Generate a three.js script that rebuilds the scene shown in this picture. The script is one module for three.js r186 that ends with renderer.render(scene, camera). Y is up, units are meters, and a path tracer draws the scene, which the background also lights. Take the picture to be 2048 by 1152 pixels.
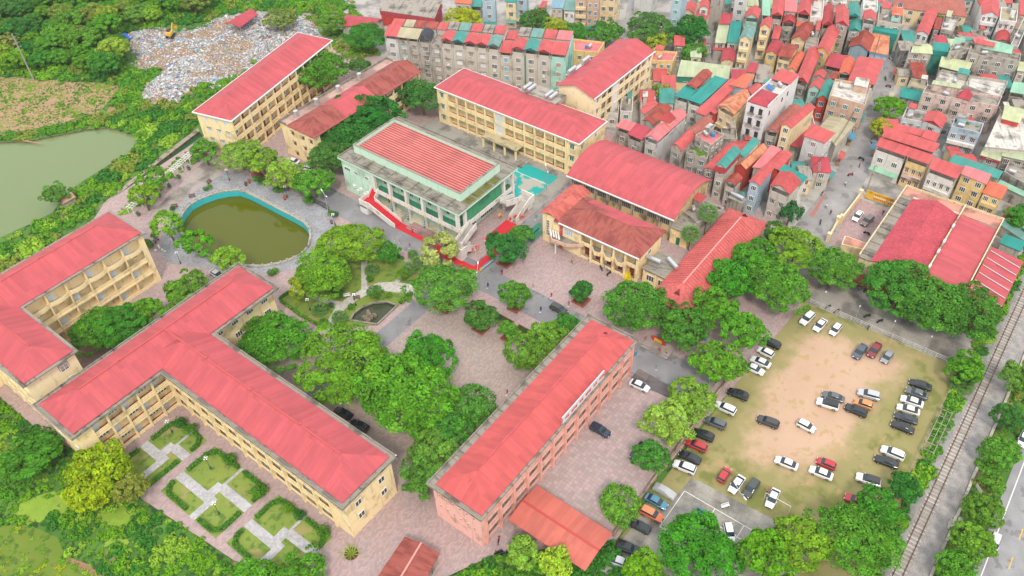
import * as THREE from 'three';
import { mergeGeometries } from 'three/addons/utils/BufferGeometryUtils.js';
import { MarchingCubes } from 'three/addons/objects/MarchingCubes.js';

// World plan, in metres: +x runs along the campus grid to the north-east, +z to the south-east, y up.
const scene = new THREE.Scene();
const camera = new THREE.PerspectiveCamera(38.487, 16 / 9, 1, 3000);
camera.up.set(0.56279,0.72019,-0.40570);
camera.position.set(-113.42,140,91.19);
camera.lookAt(-57.25,70.67,46.03);
const renderer = new THREE.WebGLRenderer({ antialias: true });
renderer.toneMapping = THREE.LinearToneMapping;
renderer.toneMappingExposure = 1.55;
renderer.shadowMap.enabled = true;
{ // bright overcast sky: even cloud, a little brighter overhead
  const w = 64, h = 32, d = new Float32Array(w * h * 4);
  for (let j = 0; j < h; j++) for (let i = 0; i < w; i++) {
    const e = Math.sin(((j + 0.5) / h - 0.5) * Math.PI), k = e > 0 ? 0.82 + 0.16 * e : 0.6, o = (j * w + i) * 4;
    d[o] = k * 0.985; d[o + 1] = k * 1.0; d[o + 2] = k * 1.035; d[o + 3] = 1;
  }
  const t = new THREE.DataTexture(d, w, h, THREE.RGBAFormat, THREE.FloatType);
  t.mapping = THREE.EquirectangularReflectionMapping; t.magFilter = THREE.LinearFilter; t.needsUpdate = true;
  scene.background = t; scene.environment = t;
  scene.backgroundIntensity = 1.0; scene.environmentIntensity = 1.0;
}
const sun = new THREE.DirectionalLight(0xfff3e2, 1.5);
sun.position.set(-130, 210, 105); sun.target.position.set(0, 0, 0);
sun.castShadow = true; sun.shadow.radius = 20; sun.shadow.mapSize.set(4096, 4096);
Object.assign(sun.shadow.camera, { left: -260, right: 260, top: 260, bottom: -260, near: 10, far: 800 });
scene.add(sun, sun.target);

// ---------- helpers ----------
let seed = 7;
const rnd = () => { seed = (seed * 1664525 + 1013904223) >>> 0; return seed / 4294967296; };
const rr = (a, b) => a + (b - a) * rnd();
const pick = (a) => a[Math.floor(rnd() * a.length)];
const taken = new Map();
const numbered = (n) => { const k = taken.get(n) || 0; taken.set(n, k + 1); return k ? n + '_' + String(k).padStart(3, '0') : n; };
function tag(o, label, category, group, kind) {
  if (label) o.userData.label = label;
  if (category) o.userData.category = category;
  if (group) o.userData.group = group;
  if (kind) o.userData.kind = kind;
  return o;
}
function top(o, name) { o.name = numbered(name); scene.add(o); return o; }
function thing(name, label, category, [x, y, z], turn = 0, group) {
  const g = new THREE.Group(); top(g, name); g.position.set(x, y, z); g.rotation.y = turn;
  return tag(g, label, category, group);
}
function mesh(geo, mat, name, parent) {
  const m = new THREE.Mesh(geo, mat); m.name = name; m.castShadow = m.receiveShadow = true; if (parent) parent.add(m); return m;
}
const V3 = (x, y, z) => new THREE.Vector3(x, y, z);
class G { // collects flat faces with uv in metres
  constructor() { this.p = []; this.n = []; this.t = []; }
  poly(pts) {
    const a = pts[0];
    const n = V3(0, 0, 0);
    for (let i = 1; i + 1 < pts.length; i++) {
      const e1 = V3(pts[i][0] - a[0], pts[i][1] - a[1], pts[i][2] - a[2]), e2 = V3(pts[i + 1][0] - a[0], pts[i + 1][1] - a[1], pts[i + 1][2] - a[2]);
      n.add(e1.cross(e2));
    }
    n.normalize();
    let u = V3(n.z, 0, -n.x); if (u.lengthSq() < 1e-4) u = V3(1, 0, 0); u.normalize();
    const v = n.clone().cross(u);
    for (let i = 1; i + 1 < pts.length; i++) for (const q of [a, pts[i], pts[i + 1]]) {
      this.p.push(...q); this.n.push(n.x, n.y, n.z);
      this.t.push(q[0] * u.x + q[1] * u.y + q[2] * u.z, q[0] * v.x + q[1] * v.y + q[2] * v.z);
    }
    return this;
  }
  box(cx, cy, cz, sx, sy, sz, turn = 0) {
    const c = Math.cos(turn), s = Math.sin(turn), x = sx / 2, y = sy / 2, z = sz / 2;
    const q = (a, b, d) => [cx + a * x * c + d * z * s, cy + b * y, cz - a * x * s + d * z * c];
    const f = (...l) => this.poly(l.map((k) => q(...k)));
    f([-1, -1, 1], [1, -1, 1], [1, 1, 1], [-1, 1, 1]); f([1, -1, -1], [-1, -1, -1], [-1, 1, -1], [1, 1, -1]);
    f([1, -1, 1], [1, -1, -1], [1, 1, -1], [1, 1, 1]); f([-1, -1, -1], [-1, -1, 1], [-1, 1, 1], [-1, 1, -1]);
    f([-1, 1, 1], [1, 1, 1], [1, 1, -1], [-1, 1, -1]); f([-1, -1, -1], [1, -1, -1], [1, -1, 1], [-1, -1, 1]);
    return this;
  }
  b(x0, x1, y0, y1, z0, z1) { return this.box((x0 + x1) / 2, (y0 + y1) / 2, (z0 + z1) / 2, x1 - x0, y1 - y0, z1 - z0); }
  bar(a, b, w, h = w) { // box from a to b
    const A = V3(...a), B = V3(...b), d = B.clone().sub(A), L = d.length(); d.normalize();
    let s = V3(0, 1, 0).cross(d); if (s.lengthSq() < 1e-4) s = V3(1, 0, 0); s.normalize(); const u = d.clone().cross(s);
    const q = (t, i, j) => { const o = t ? B : A; return [o.x + s.x * i * w / 2 + u.x * j * h / 2, o.y + s.y * i * w / 2 + u.y * j * h / 2, o.z + s.z * i * w / 2 + u.z * j * h / 2]; };
    this.poly([q(0, -1, -1), q(0, -1, 1), q(0, 1, 1), q(0, 1, -1)]); this.poly([q(1, -1, -1), q(1, 1, -1), q(1, 1, 1), q(1, -1, 1)]);
    for (const [i, j, k, l] of [[-1, -1, 1, -1], [1, -1, 1, 1], [1, 1, -1, 1], [-1, 1, -1, -1]]) this.poly([q(0, i, j), q(0, k, l), q(1, k, l), q(1, i, j)]);
    return this;
  }
  tube(a, b, r0, r1, n = 8) {
    const A = V3(...a), B = V3(...b), d = B.clone().sub(A).normalize();
    let s = V3(0, 0, 1).cross(d); if (s.lengthSq() < 1e-3) s = V3(1, 0, 0).cross(d); s.normalize(); const u = d.clone().cross(s);
    const q = (o, r, k) => { const t = k / n * Math.PI * 2, c = Math.cos(t) * r, e = Math.sin(t) * r; return [o.x + s.x * c + u.x * e, o.y + s.y * c + u.y * e, o.z + s.z * c + u.z * e]; };
    for (let k = 0; k < n; k++) this.poly([q(A, r0, k), q(A, r0, k + 1), q(B, r1, k + 1), q(B, r1, k)]);
    const ca = [], cb = []; for (let k = 0; k < n; k++) { ca.unshift(q(A, r0, k)); cb.push(q(B, r1, k)); }
    if (r0 > 0.005) this.poly(ca); if (r1 > 0.005) this.poly(cb);
    return this;
  }
  slab(pts, y0, y1) { // prism over a convex plan outline [[x,z]...]
    let ar = 0; pts.forEach((p, i) => { const q = pts[(i + 1) % pts.length]; ar += p[0] * q[1] - q[0] * p[1]; });
    const l = ar < 0 ? pts : [...pts].reverse();
    this.poly(l.map((p) => [p[0], y1, p[1]])); this.poly([...l].reverse().map((p) => [p[0], y0, p[1]]));
    l.forEach((p, i) => { const q = l[(i + 1) % l.length]; this.poly([[p[0], y0, p[1]], [q[0], y0, q[1]], [q[0], y1, q[1]], [p[0], y1, p[1]]]); });
    return this;
  }
  geo(dx = 0, dy = 0, dz = 0) {
    const g = new THREE.BufferGeometry(), p = new Float32Array(this.p);
    if (dx || dy || dz) for (let i = 0; i < p.length; i += 3) { p[i] -= dx; p[i + 1] -= dy; p[i + 2] -= dz; }
    g.setAttribute('position', new THREE.BufferAttribute(p, 3));
    g.setAttribute('normal', new THREE.Float32BufferAttribute(this.n, 3)); g.setAttribute('uv', new THREE.Float32BufferAttribute(this.t, 2));
    return g;
  }
  mesh(name, mat, parent, o) { const q = o || (parent ? parent.position : null); return mesh(q ? this.geo(q.x, q.y, q.z) : this.geo(), mat, name, parent); }
}
// ---------- procedural textures ----------
const hash = (x, y, s) => { let n = Math.imul(x | 0, 374761393) + Math.imul(y | 0, 668265263) + Math.imul(s | 0, 1442695041); n = Math.imul(n ^ (n >>> 13), 1274126177); return ((n ^ (n >>> 16)) >>> 0) / 4294967296; };
const sm = (t) => t * t * (3 - 2 * t);
function vn(x, y, per, s) { // value noise that repeats every per cells
  const xi = Math.floor(x), yi = Math.floor(y), fx = sm(x - xi), fy = sm(y - yi), w = (a) => ((a % per) + per) % per;
  const a = hash(w(xi), w(yi), s), b = hash(w(xi + 1), w(yi), s), c = hash(w(xi), w(yi + 1), s), d = hash(w(xi + 1), w(yi + 1), s);
  return a + (b - a) * fx + (c - a) * fy + (a - b - c + d) * fx * fy;
}
const fbm = (u, v, per, oct, s) => { let r = 0, a = 0.5, t = 0; for (let i = 0; i < oct; i++) { r += a * vn(u * per, v * per, per, s + i); t += a; a *= 0.55; per *= 2; } return r / t; };
const clamp = (v, a = 0, b = 1) => Math.max(a, Math.min(b, v));
const sstep = (a, b, v) => sm(clamp((v - a) / (b - a)));
function tex(n, metres, fn) { // fn(u, v) gives sRGB 0..1
  const d = new Uint8Array(n * n * 4);
  for (let j = 0; j < n; j++) for (let i = 0; i < n; i++) { const c = fn((i + 0.5) / n, (j + 0.5) / n), o = (j * n + i) * 4; for (let k = 0; k < 3; k++) d[o + k] = clamp(c[k]) * 255; d[o + 3] = 255; }
  const t = new THREE.DataTexture(d, n, n); t.wrapS = t.wrapT = THREE.RepeatWrapping; t.magFilter = THREE.LinearFilter; t.minFilter = THREE.LinearMipmapLinearFilter;
  t.colorSpace = THREE.SRGBColorSpace; t.repeat.set(1 / metres, 1 / metres); t.generateMipmaps = true; t.needsUpdate = true; return t;
}
const mix = (a, b, t) => a.map((v, i) => v + (b[i] - v) * t);
const g3 = (v) => [v, v, v];
const T = {};
T.sheet = tex(512, 16, (u, v) => { // painted steel sheet: panels weathered a little differently, faint stains
  
  const panel = (hash(Math.floor(u * 16), Math.floor(v * 3), 5) - 0.5) * 0.09;
  return g3(0.93 + panel + (fbm(u, v, 5, 6, 11) - 0.5) * 0.13 + (fbm(u, v * 0.1, 48, 3, 12) - 0.5) * 0.09);
});
T.rust = tex(512, 12, (u, v) => {
  const s = fbm(u, v * 0.2, 24, 3, 21), b = fbm(u, v, 5, 5, 22);
  const c = mix([1, 0.95, 0.92], [0.78, 0.68, 0.64], sstep(0.35, 0.75, s * 0.5 + b * 0.5)); return mix(c, [1.25, 1.2, 1.2], sstep(0.7, 0.8, fbm(u, v * 0.3, 20, 3, 25)) * 0.5);
});
T.tile = tex(512, 8, (u, v) => {
  return g3((0.86 + (hash(Math.floor(u * 32), Math.floor(v * 24), 3) - 0.5) * 0.16 + (fbm(u, v, 5, 4, 31) - 0.5) * 0.2));
});
T.wall = tex(512, 14, (u, v) => { // painted render with water stains and patching
  const a = fbm(u, v, 5, 5, 41), s = fbm(u, v * 0.18, 28, 3, 42), k = 0.97 - 0.14 * sstep(0.58, 0.8, a) - 0.12 * sstep(0.6, 0.85, s) + (fbm(u, v, 64, 2, 43) - 0.5) * 0.06; return [k, k * (0.99 - 0.02 * a), k * (0.98 - 0.05 * a)];
});
T.grime = tex(512, 12, (u, v) => { // weathered cement
  const a = fbm(u, v, 6, 6, 51), s = fbm(u, v * 0.15, 30, 3, 52); let k = 0.93 - 0.3 * sstep(0.45, 0.78, a) - 0.2 * sstep(0.55, 0.8, s) + (fbm(u, v, 80, 2, 53) - 0.5) * 0.14; return [k, k * 0.985, k * 0.96];
});
T.conc = tex(512, 20, (u, v) => { const a = fbm(u, v, 5, 6, 61), j = (u * 5) % 1 < 0.012 || (v * 5) % 1 < 0.012 ? 0.86 : 1; return g3((0.9 - 0.24 * sstep(0.4, 0.75, a) + (fbm(u, v, 90, 2, 62) - 0.5) * 0.12) * j); });
T.asph = tex(512, 18, (u, v) => g3(0.88 + (fbm(u, v, 5, 5, 71) - 0.5) * 0.24 + (hash(u * 512, v * 512, 72) - 0.5) * 0.12 - 0.12 * sstep(0.66, 0.72, fbm(u, v, 9, 4, 73))));
T.paver = tex(1024, 12, (u, v) => { // concrete blocks, some redder, some greyer
  const r = Math.floor(v * 40), x = u * 20 + (r % 2) * 0.5, c = Math.floor(x) % 20, h = hash(c, r, 81), big = fbm(u, v, 4, 5, 82), gx = x % 1, gy = (v * 40) % 1, joint = gx < 0.06 || gy < 0.1;
  let k = mix([0.95, 0.87, 0.86], [0.88, 0.86, 0.86], sstep(0.25, 0.8, big * 0.4 + h * 0.6)); k = k.map((q) => q * (0.94 + 0.12 * hash(c, r, 83))); k = mix(k, [0.97, 0.92, 0.9], sstep(0.66, 0.8, fbm(u, v, 10, 4, 84)) * 0.25); return joint ? k.map((q) => q * 0.82) : k;
});
T.paverBig = tex(1024, 12, (u, v) => { // square flags laid in a grid
  const n = 15, c = Math.floor(u * n), r = Math.floor(v * n), h = hash(c, r, 85), big = fbm(u, v, 4, 5, 86), gx = (u * n) % 1, gy = (v * n) % 1, joint = gx < 0.09 || gy < 0.09;
  let k = mix([0.95, 0.88, 0.87], [0.9, 0.87, 0.86], sstep(0.3, 0.7, big * 0.55 + h * 0.45)); k = k.map((q) => q * (0.95 + 0.1 * hash(c, r, 87))); return joint ? mix(k, [0.7, 0.72, 0.66], 0.5) : k;
});
T.stone = tex(512, 8, (u, v) => { const n = 20, c = Math.floor(u * n), r = Math.floor(v * n), j = (u * n) % 1 < 0.08 || (v * n) % 1 < 0.08; return g3((0.84 + 0.2 * hash(c, r, 91) * 0.6 + (fbm(u, v, 5, 5, 92) - 0.5) * 0.22) * (j ? 0.86 : 1)); });
T.grass = tex(1024, 40, (u, v) => {
  const a = fbm(u, v, 6, 6, 101), b = fbm(u, v, 40, 3, 102), d = fbm(u, v, 11, 5, 103);
  let c = mix([0.42, 0.52, 0.20], [0.56, 0.60, 0.27], a); c = mix(c, [0.27, 0.4, 0.14], sstep(0.5, 0.8, b) * 0.7); return mix(c, [0.62, 0.55, 0.38], sstep(0.6, 0.75, d) * 0.75);
});
T.wild = tex(1024, 50, (u, v) => {
  const a = fbm(u, v, 7, 6, 111), b = fbm(u, v, 60, 3, 112), d = fbm(u, v, 9, 5, 113);
  let c = mix([0.2, 0.37, 0.12], [0.4, 0.55, 0.16], a); c = mix(c, [0.14, 0.27, 0.09], sstep(0.5, 0.75, b)); return mix(c, [0.56, 0.48, 0.36], sstep(0.64, 0.76, d) * 0.7);
});
T.soil = tex(512, 14, (u, v) => { const a = fbm(u, v, 8, 5, 121), b = fbm(u, v, 50, 3, 122); return mix(mix([0.64, 0.54, 0.44], [0.76, 0.66, 0.55], a), [0.45, 0.36, 0.27], sstep(0.55, 0.8, b) * 0.7); });
T.ballast = tex(512, 6, (u, v) => { const h = hash(u * 190, v * 190, 131), h2 = hash(u * 190, v * 190, 132), b = fbm(u, v, 6, 4, 133); let k = 0.52 + 0.36 * h + (b - 0.5) * 0.2; return h2 > 0.93 ? [k * 1.1, k * 0.86, k * 0.78] : [k * 1.0, k, k * 0.99]; });
T.weed = tex(512, 9, (u, v) => { const a = fbm(u, v, 6, 6, 181), b = fbm(u, v, 30, 3, 182); return mix(mix([0.42, 0.55, 0.14], [0.58, 0.68, 0.2], a), [0.30, 0.40, 0.12], sstep(0.56, 0.7, b * 0.5 + a * 0.5)); });
const M = {};
const mat = (c, map, rough = 0.85, o = {}) => { const m = new THREE.MeshStandardMaterial({ roughness: rough, metalness: 0, ...o }); m.color.setStyle(c); if (map) m.map = map; return m; };
const lib = new Map();
const paint = (c, map, rough, o) => { const k = c + (map ? map.id : '') + rough + (o ? JSON.stringify(o) : ''); if (!lib.has(k)) lib.set(k, mat(c, map, rough, o)); return lib.get(k); };
// ---------- ground, water, roads ----------
const shapeOf = (pts) => new THREE.Shape(pts.map((p) => new THREE.Vector2(p[0], -p[1])));
function sheet(name, pts, y, material, holes = [], label) {
  const s = shapeOf(pts); for (const h of holes) s.holes.push(new THREE.Path(h.map((p) => new THREE.Vector2(p[0], -p[1]))));
  const g = new THREE.ShapeGeometry(s); g.rotateX(-Math.PI / 2);
  const m = mesh(g, material); top(m, name); m.position.y = y; m.castShadow = false; m.userData.kind = 'structure'; if (label) m.userData.label = label;
  return m;
}
const wobble = (P, a = 0.55) => { const o = []; P.forEach((p, i) => { const q = P[(i + 1) % P.length]; for (let k = 0; k < 8; k++) { const t = k / 8, x = p[0] + (q[0] - p[0]) * t, z = p[1] + (q[1] - p[1]) * t; o.push([x + (vn(x * 1.3, z * 1.3, 999, 5) - 0.5) * 2 * a, z + (vn(x * 1.3, z * 1.3, 999, 6) - 0.5) * 2 * a]); } }); return o; };
const rect = (x0, x1, z0, z1) => [[x0, z0], [x1, z0], [x1, z1], [x0, z1]];
const inPoly = (x, z, P) => { let c = false; for (let i = 0, j = P.length - 1; i < P.length; j = i++) if ((P[i][1] > z) !== (P[j][1] > z) && x < (P[j][0] - P[i][0]) * (z - P[i][1]) / (P[j][1] - P[i][1]) + P[i][0]) c = !c; return c; };
const edgeDist = (x, z, P) => { let m = 1e9; for (let i = 0, j = P.length - 1; i < P.length; j = i++) { const ax = P[j][0], az = P[j][1], dx = P[i][0] - ax, dz = P[i][1] - az, t = clamp(((x - ax) * dx + (z - az) * dz) / (dx * dx + dz * dz)); m = Math.min(m, Math.hypot(x - ax - dx * t, z - az - dz * t)); } return inPoly(x, z, P) ? m : -m; };
const bigPond = [[-66.82,-197.2],[-46.91,-174.52],[-34.92,-160.78],[-26.96,-155.7],[-21.38,-152.13],[-16.56,-147.24],[-13.94,-139.58],[-15.27,-132.36],[-19.92,-129.68],[-26.73,-129.01],[-33.85,-128.28],[-39.9,-127.63],[-45.06,-125.6],[-50.5,-121.6],[-56.93,-122.02],[-64.82,-123.29],[-95.91,-128.73]];
const canal = [[-39.5,-112.68],[-22.15,-116.87],[-1,-121.6],[-2.2,-117.55],[-17.77,-113.26],[-39.83,-106.63]];
const pond = [[-33.81,-86],[-31.51,-89.34],[-28.91,-91.3],[-25.77,-92.6],[-22.24,-92.32],[-18.46,-90.95],[-15.72,-89.08],[-13.74,-86.69],[-13.15,-83.06],[-13,-78.53],[-12.92,-71.5],[-12.79,-65.32],[-12.88,-61.03],[-13.89,-57.76],[-15.86,-55.22],[-18.67,-52.92],[-21.7,-52.08],[-24.18,-52.55],[-27.24,-53.86],[-30.65,-56.65],[-33.16,-60.47],[-35.06,-65.08],[-35.92,-70.9],[-36.03,-76.81],[-35.43,-81.86]];
const gardenPond = [[-31.29,-24.34],[-29.06,-25.2],[-26.35,-25.09],[-23.83,-23.93],[-21.68,-21.54],[-20.98,-18.62],[-28.52,-18.1]];
const dump = [[19.6,-194.92],[26.13,-197.72],[31.67,-193.83],[36.15,-181.68],[46.1,-176.94],[51.94,-178.47],[63.94,-169.68],[70.93,-154.95],[69.28,-144.37],[64.65,-137.27],[48.64,-140.74],[39.41,-144.62],[28.87,-139.8],[20.14,-140.78],[15.61,-145.04],[6.17,-140.43],[-0.68,-147.58],[-0.16,-154.38],[4.55,-159.27],[16.15,-162.96],[11.99,-173.85],[17.97,-180.2],[17.5,-188.66]];
const field = [[-25.29,-216.88],[-17.03,-201.98],[-13.05,-194.45],[-6.47,-182.04],[1,-168.37],[-0.63,-165.04],[-7.88,-160.59],[-14.82,-156.34],[-19.18,-158.49],[-26.75,-163.26],[-33.43,-167.84],[-43.78,-180.64]];
const lot = [[37, 57.8], [37, 94.5], [22, 97], [-12, 97], [-45, 97], [-48, 60], [-44, 56.8]];
const sand = [[29.18,67.43],[30.99,72.54],[31.28,77.57],[30.87,83.27],[26.32,84.29],[20.77,81.39],[12.39,82.35],[2.42,81.46],[-4.48,80.11],[-10.75,74.53],[-9.9,67.74],[-5.13,64.9],[1.72,65.56],[7.95,63.82],[15.1,64.05],[23.28,63.99]];
const wet = (c, r) => { const m = new THREE.MeshPhysicalMaterial({ roughness: r, metalness: 0, ior: 1.33 }); m.color.setStyle(c); return m; };
M.water = wet('#6f7f54', 0.12); M.pondWater = wet('#535902', 0.04); M.canalWater = wet('#2f5a38', 0.1); M.darkWater = wet('#3f4630', 0.05);
sheet('ground', rect(-700, 900, -800, 700), 0, mat('#ffffff', T.wild, 0.95), [bigPond, canal, pond, gardenPond]);
for (const [n, p, m, y] of [['big_pond', bigPond, M.water, -0.5], ['canal', canal, M.canalWater, -0.9], ['ornamental_pond', pond, M.pondWater, -1.8], ['garden_pond', gardenPond, M.darkWater, -0.3]]) {
  const w = sheet(n + '_water', p, y, m);
  const g = new G(); p.forEach((a, i) => { const b = p[(i + 1) % p.length]; g.poly([[a[0], y - 0.3, a[1]], [b[0], y - 0.3, b[1]], [b[0], 0, b[1]], [a[0], 0, a[1]]]); });
  const k = g.mesh(n + '_bank', n === 'ornamental_pond' ? mat('#35bfd0', T.wall, 0.7) : mat('#7a7158', T.grime, 0.95)); top(k, n + '_bank'); k.userData.kind = 'structure';
}
const campus = [[-40.61,-112.68],[-23.21,-115.36],[-3.62,-117.66],[5.37,-119.4],[61.56,-147.28],[70.34,-127.59],[65.53,-106.69],[62.94,-77.96],[66.63,-53.66],[71.28,-24.31],[72.77,1.02],[61.01,25.57],[62.77,42.81],[46.17,59.25],[39.36,59.32],[-30.33,55.57],[-43.29,56.69],[-56.9,40.65],[-67.61,35.34],[-80.53,17.94],[-87.36,2.57],[-89.98,-24],[-88.06,-33.52],[-93,-50.64],[-93.47,-78.81],[-76.6,-111.26],[-52.64,-104.51]];
sheet('town_ground', [[52, -125], [66, -330], [420, -330], [420, 97], [36, 97], [37, 56], [56, 56], [58, -8], [61, -60]], 0.03, mat('#bcb8b2', T.conc, 0.95));
sheet('courtyard_paving', campus, 0.06, mat('#b8abaa', T.paver, 0.9), [pond, gardenPond]);
M.asphalt = mat('#959497', T.asph, 0.92);
sheet('campus_road', [[-5.2, -68], [2.4, -67], [2.4, -13], [55, -13], [55, -5.6], [2.4, -5.6], [2.4, 34], [4, 42], [4, 54], [-7, 54], [-8, 40], [-5.2, 32]], 0.09, M.asphalt);
sheet('garden_road', rect(-60, -7.5, -16.4, -11.6), 0.09, M.asphalt);
sheet('classroom_yard', rect(27, 46, -66, -13.2), 0.085, mat('#a9a59d', T.conc, 0.95));
sheet('plaza', rect(-54, -14.5, -11.5, 25), 0.09, mat('#b2aba4', T.paver, 0.92));
sheet('pink_court', [[-56, 38.4], [-4, 38.4], [-4.5, 54.8], [-43, 54.8], [-52, 44]], 0.09, mat('#b8acac', T.paverBig, 0.92));
sheet('pond_terrace', [[-42.63,-83.64],[-30.86,-94.03],[-24.89,-96.04],[-18.33,-97.21],[-9.12,-97.57],[-6,-86.82],[-4.93,-73.09],[-3.23,-61.7],[-6.77,-54.65],[-13.92,-50.41],[-20.49,-47.74],[-25.52,-48.23],[-31.27,-52.08],[-35.76,-59.26],[-38,-62.39],[-40.31,-68.48],[-42.09,-72.91],[-44.29,-76.62]], 0.09, mat('#a4a5aa', T.stone, 0.9), [pond]);
sheet('dormitory_yard', [[-35.19,-98.23],[-17.11,-104.61],[-4.88,-109.24],[-11.56,-96.78],[-18.75,-97.8],[-27.98,-95.71],[-34.09,-92.95]], 0.095, mat('#b5aba3', T.conc, 0.92));
sheet('duckweed_pond', wobble([[-107.72,-39.51],[-105.03,-41.39],[-101.87,-40.11],[-98.44,-37.37],[-97.18,-33],[-99.64,-30.76],[-103.75,-34.13],[-106.26,-36.08]]), 0.02, mat('#ffffff', T.weed, 0.8));
sheet('duckweed_pond', wobble([[-98.4,-26.89],[-94.96,-26.63],[-92.4,-24.28],[-92.66,-20.58],[-96.29,-20.11],[-98.17,-23.36]]), 0.02, mat('#ffffff', T.weed, 0.8));
sheet('duckweed_pond', wobble([[-100.22,-20.19],[-98.24,-19.94],[-96.26,-16.91],[-97.79,-16.57],[-99.44,-18.11]]), 0.02, mat('#ffffff', T.weed, 0.8));
sheet('meadow', [[-114.45,-46.08],[-106.2,-35.28],[-104.47,-28.52],[-105.61,-24.05],[-103.38,-16.08],[-106.65,-6.36],[-123.21,-28.61]], 0.02, mat('#c9d8a0', T.grass, 0.95));
sheet('dirt_path', [[-105.83,-23.35],[-104.6,-20.68],[-103.11,-15.7],[-103.07,-13.06],[-104.83,-15.42],[-105.6,-20.71]], 0.03, mat('#cbb8a8', T.soil, 0.95));
sheet('field', field, 0.03, mat('#e6dccf', T.soil, 0.95));
sheet('field_path', [[-1.22,-165.88],[1.31,-165.64],[-0.02,-161.92],[-5.68,-157.43],[-12.33,-151.24],[-12.94,-153.65],[-7.21,-159.63]], 0.035, mat('#d8c4b0', T.soil, 0.95));
sheet('bank_path', [[-33.07,-153.92],[-38.5,-172.14],[-42.21,-177.43],[-43.23,-175.48],[-39.68,-169.96],[-34.8,-166.87]], 0.035, mat('#e0cbb8', T.soil, 0.95));
sheet('canal_path', [[-37.94,-115.58],[-32.93,-117.8],[-15.37,-125.05],[-16.54,-124.89],[-33.25,-119.07]], 0.035, mat('#d8c0a2', T.soil, 0.95));
sheet('canal_path', [[-44.97,-111.95],[-38.19,-113.97],[-20.63,-119.05],[-0.11,-123.27],[-0.9,-121.47],[-21.83,-116.84],[-39.34,-112.45]], 0.04, mat('#a39c8d', T.grime, 0.95));
{ // parking field: worn grass round a patch of bare sand
  const t = tex(1024, 80, (u, v) => {
    const x = u < 0.5 ? u * 80 : u * 80 - 80, w = v * 80, z = w > 40 ? 160 - w : 80 - w;
    const n1 = fbm(u, v, 10, 6, 141), n2 = fbm(u, v, 60, 4, 142), n3 = fbm(u, v, 24, 5, 143), d = edgeDist(x, z, sand);
    let c = mix([0.56, 0.56, 0.33], [0.69, 0.64, 0.46], n1); c = mix(c, [0.47, 0.5, 0.24], sstep(0.5, 0.72, n3) * 0.8); c = mix(c, [0.74, 0.62, 0.46], sstep(0.62, 0.72, n2 * 0.5 + n1 * 0.5) * 0.8);
    let s = sstep(-4.5, 2.5, d + (n3 - 0.5) * 9 + (n2 - 0.5) * 4); let sc = mix([0.78, 0.65, 0.55], [0.85, 0.73, 0.63], n1); sc = mix(sc, [0.72, 0.62, 0.4], sstep(0.62, 0.74, n2) * 0.5);
    return mix(c, sc, s);
  });
  sheet('parking_field', lot, 0.05, mat('#e2e0dc', t, 0.95));
}
sheet('sports_court', [[-22, 61.2], [-21, 79.6], [-22, 86], [-49, 86], [-49, 57.4], [-34, 57.4], [-31, 60.6]], 0.075, mat('#aaa69c', T.conc, 0.93));
sheet('motorbike_yard', [[37.4, 57.5], [37.4, 95.5], [44.5, 96], [47, 57.5]], 0.05, mat('#ada79e', T.conc, 0.95));
sheet('street', [[46.25,46.86],[53.02,45.8],[65.04,46],[78.27,46.02],[89.2,45.6],[100.27,44.45],[114.41,42.94],[136.14,38.29],[159.13,32.22],[177.9,28.26],[222.43,13.29],[226.65,19.57],[181.57,33.63],[163.23,38.16],[140.38,44.39],[122.31,48.54],[107.79,50.75],[94.53,53.13],[81.73,54.71],[75.61,55.4],[60.35,56.71],[48.73,58.19],[43.36,55.34]], 0.07, mat('#a6a3a2', T.asph, 0.92));
sheet('street', [[126.56,-67.43],[136.85,-52.32],[175.97,-72.96],[178.2,-69.62],[131.4,-46.43],[121.22,-44.71],[113.82,-58.77]], 0.07, mat('#a6a3a2', T.asph, 0.92));
sheet('forecourt', [[83.22,54.14],[81.39,65.33],[63.75,65.75],[60.44,64.05],[59.76,56.56]], 0.08, mat('#b3a2a2', T.paver, 0.92));
sheet('brick_pavement', [[67.98,47.24],[78.24,46.75],[80.5,47.24],[74.67,47.79],[67.79,48.42]], 0.09, mat('#b58478', T.paver, 0.92));
{ // worn teal sports paint beside the classrooms
  const t = tex(512, 64, (u, v) => { const a = fbm(u, v, 9, 6, 151), b = fbm(u, v, 40, 3, 152), x = u * 64, w = v * 64; const z = -w;
    const c = mix([0.72, 0.70, 0.66], [0.64, 0.62, 0.59], a), keep = x > 39.5 ? 1 : 1 - sstep(0.53, 0.62, a * 0.7 + b * 0.3 + (((z + 64) % 64) > 36 && x < 38 ? 0.04 : 0));
    return mix(c, [0.12, 0.63, 0.61], keep); });
  sheet('teal_court', [[28.6, -40], [38, -40], [38, -47], [43.8, -47], [43.6, -16.8], [28.6, -16.8]], 0.11, mat('#ffffff', t, 0.85));
  const g = new G(); g.b(28.8, 43.4, 0.112, 0.125, -30.6, -30.48); g.b(38.9, 39.02, 0.112, 0.125, -44, -17); top(g.mesh('court_line', mat('#e6ece8', null, 0.8)), 'court_line').userData.kind = 'structure';
}
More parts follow.
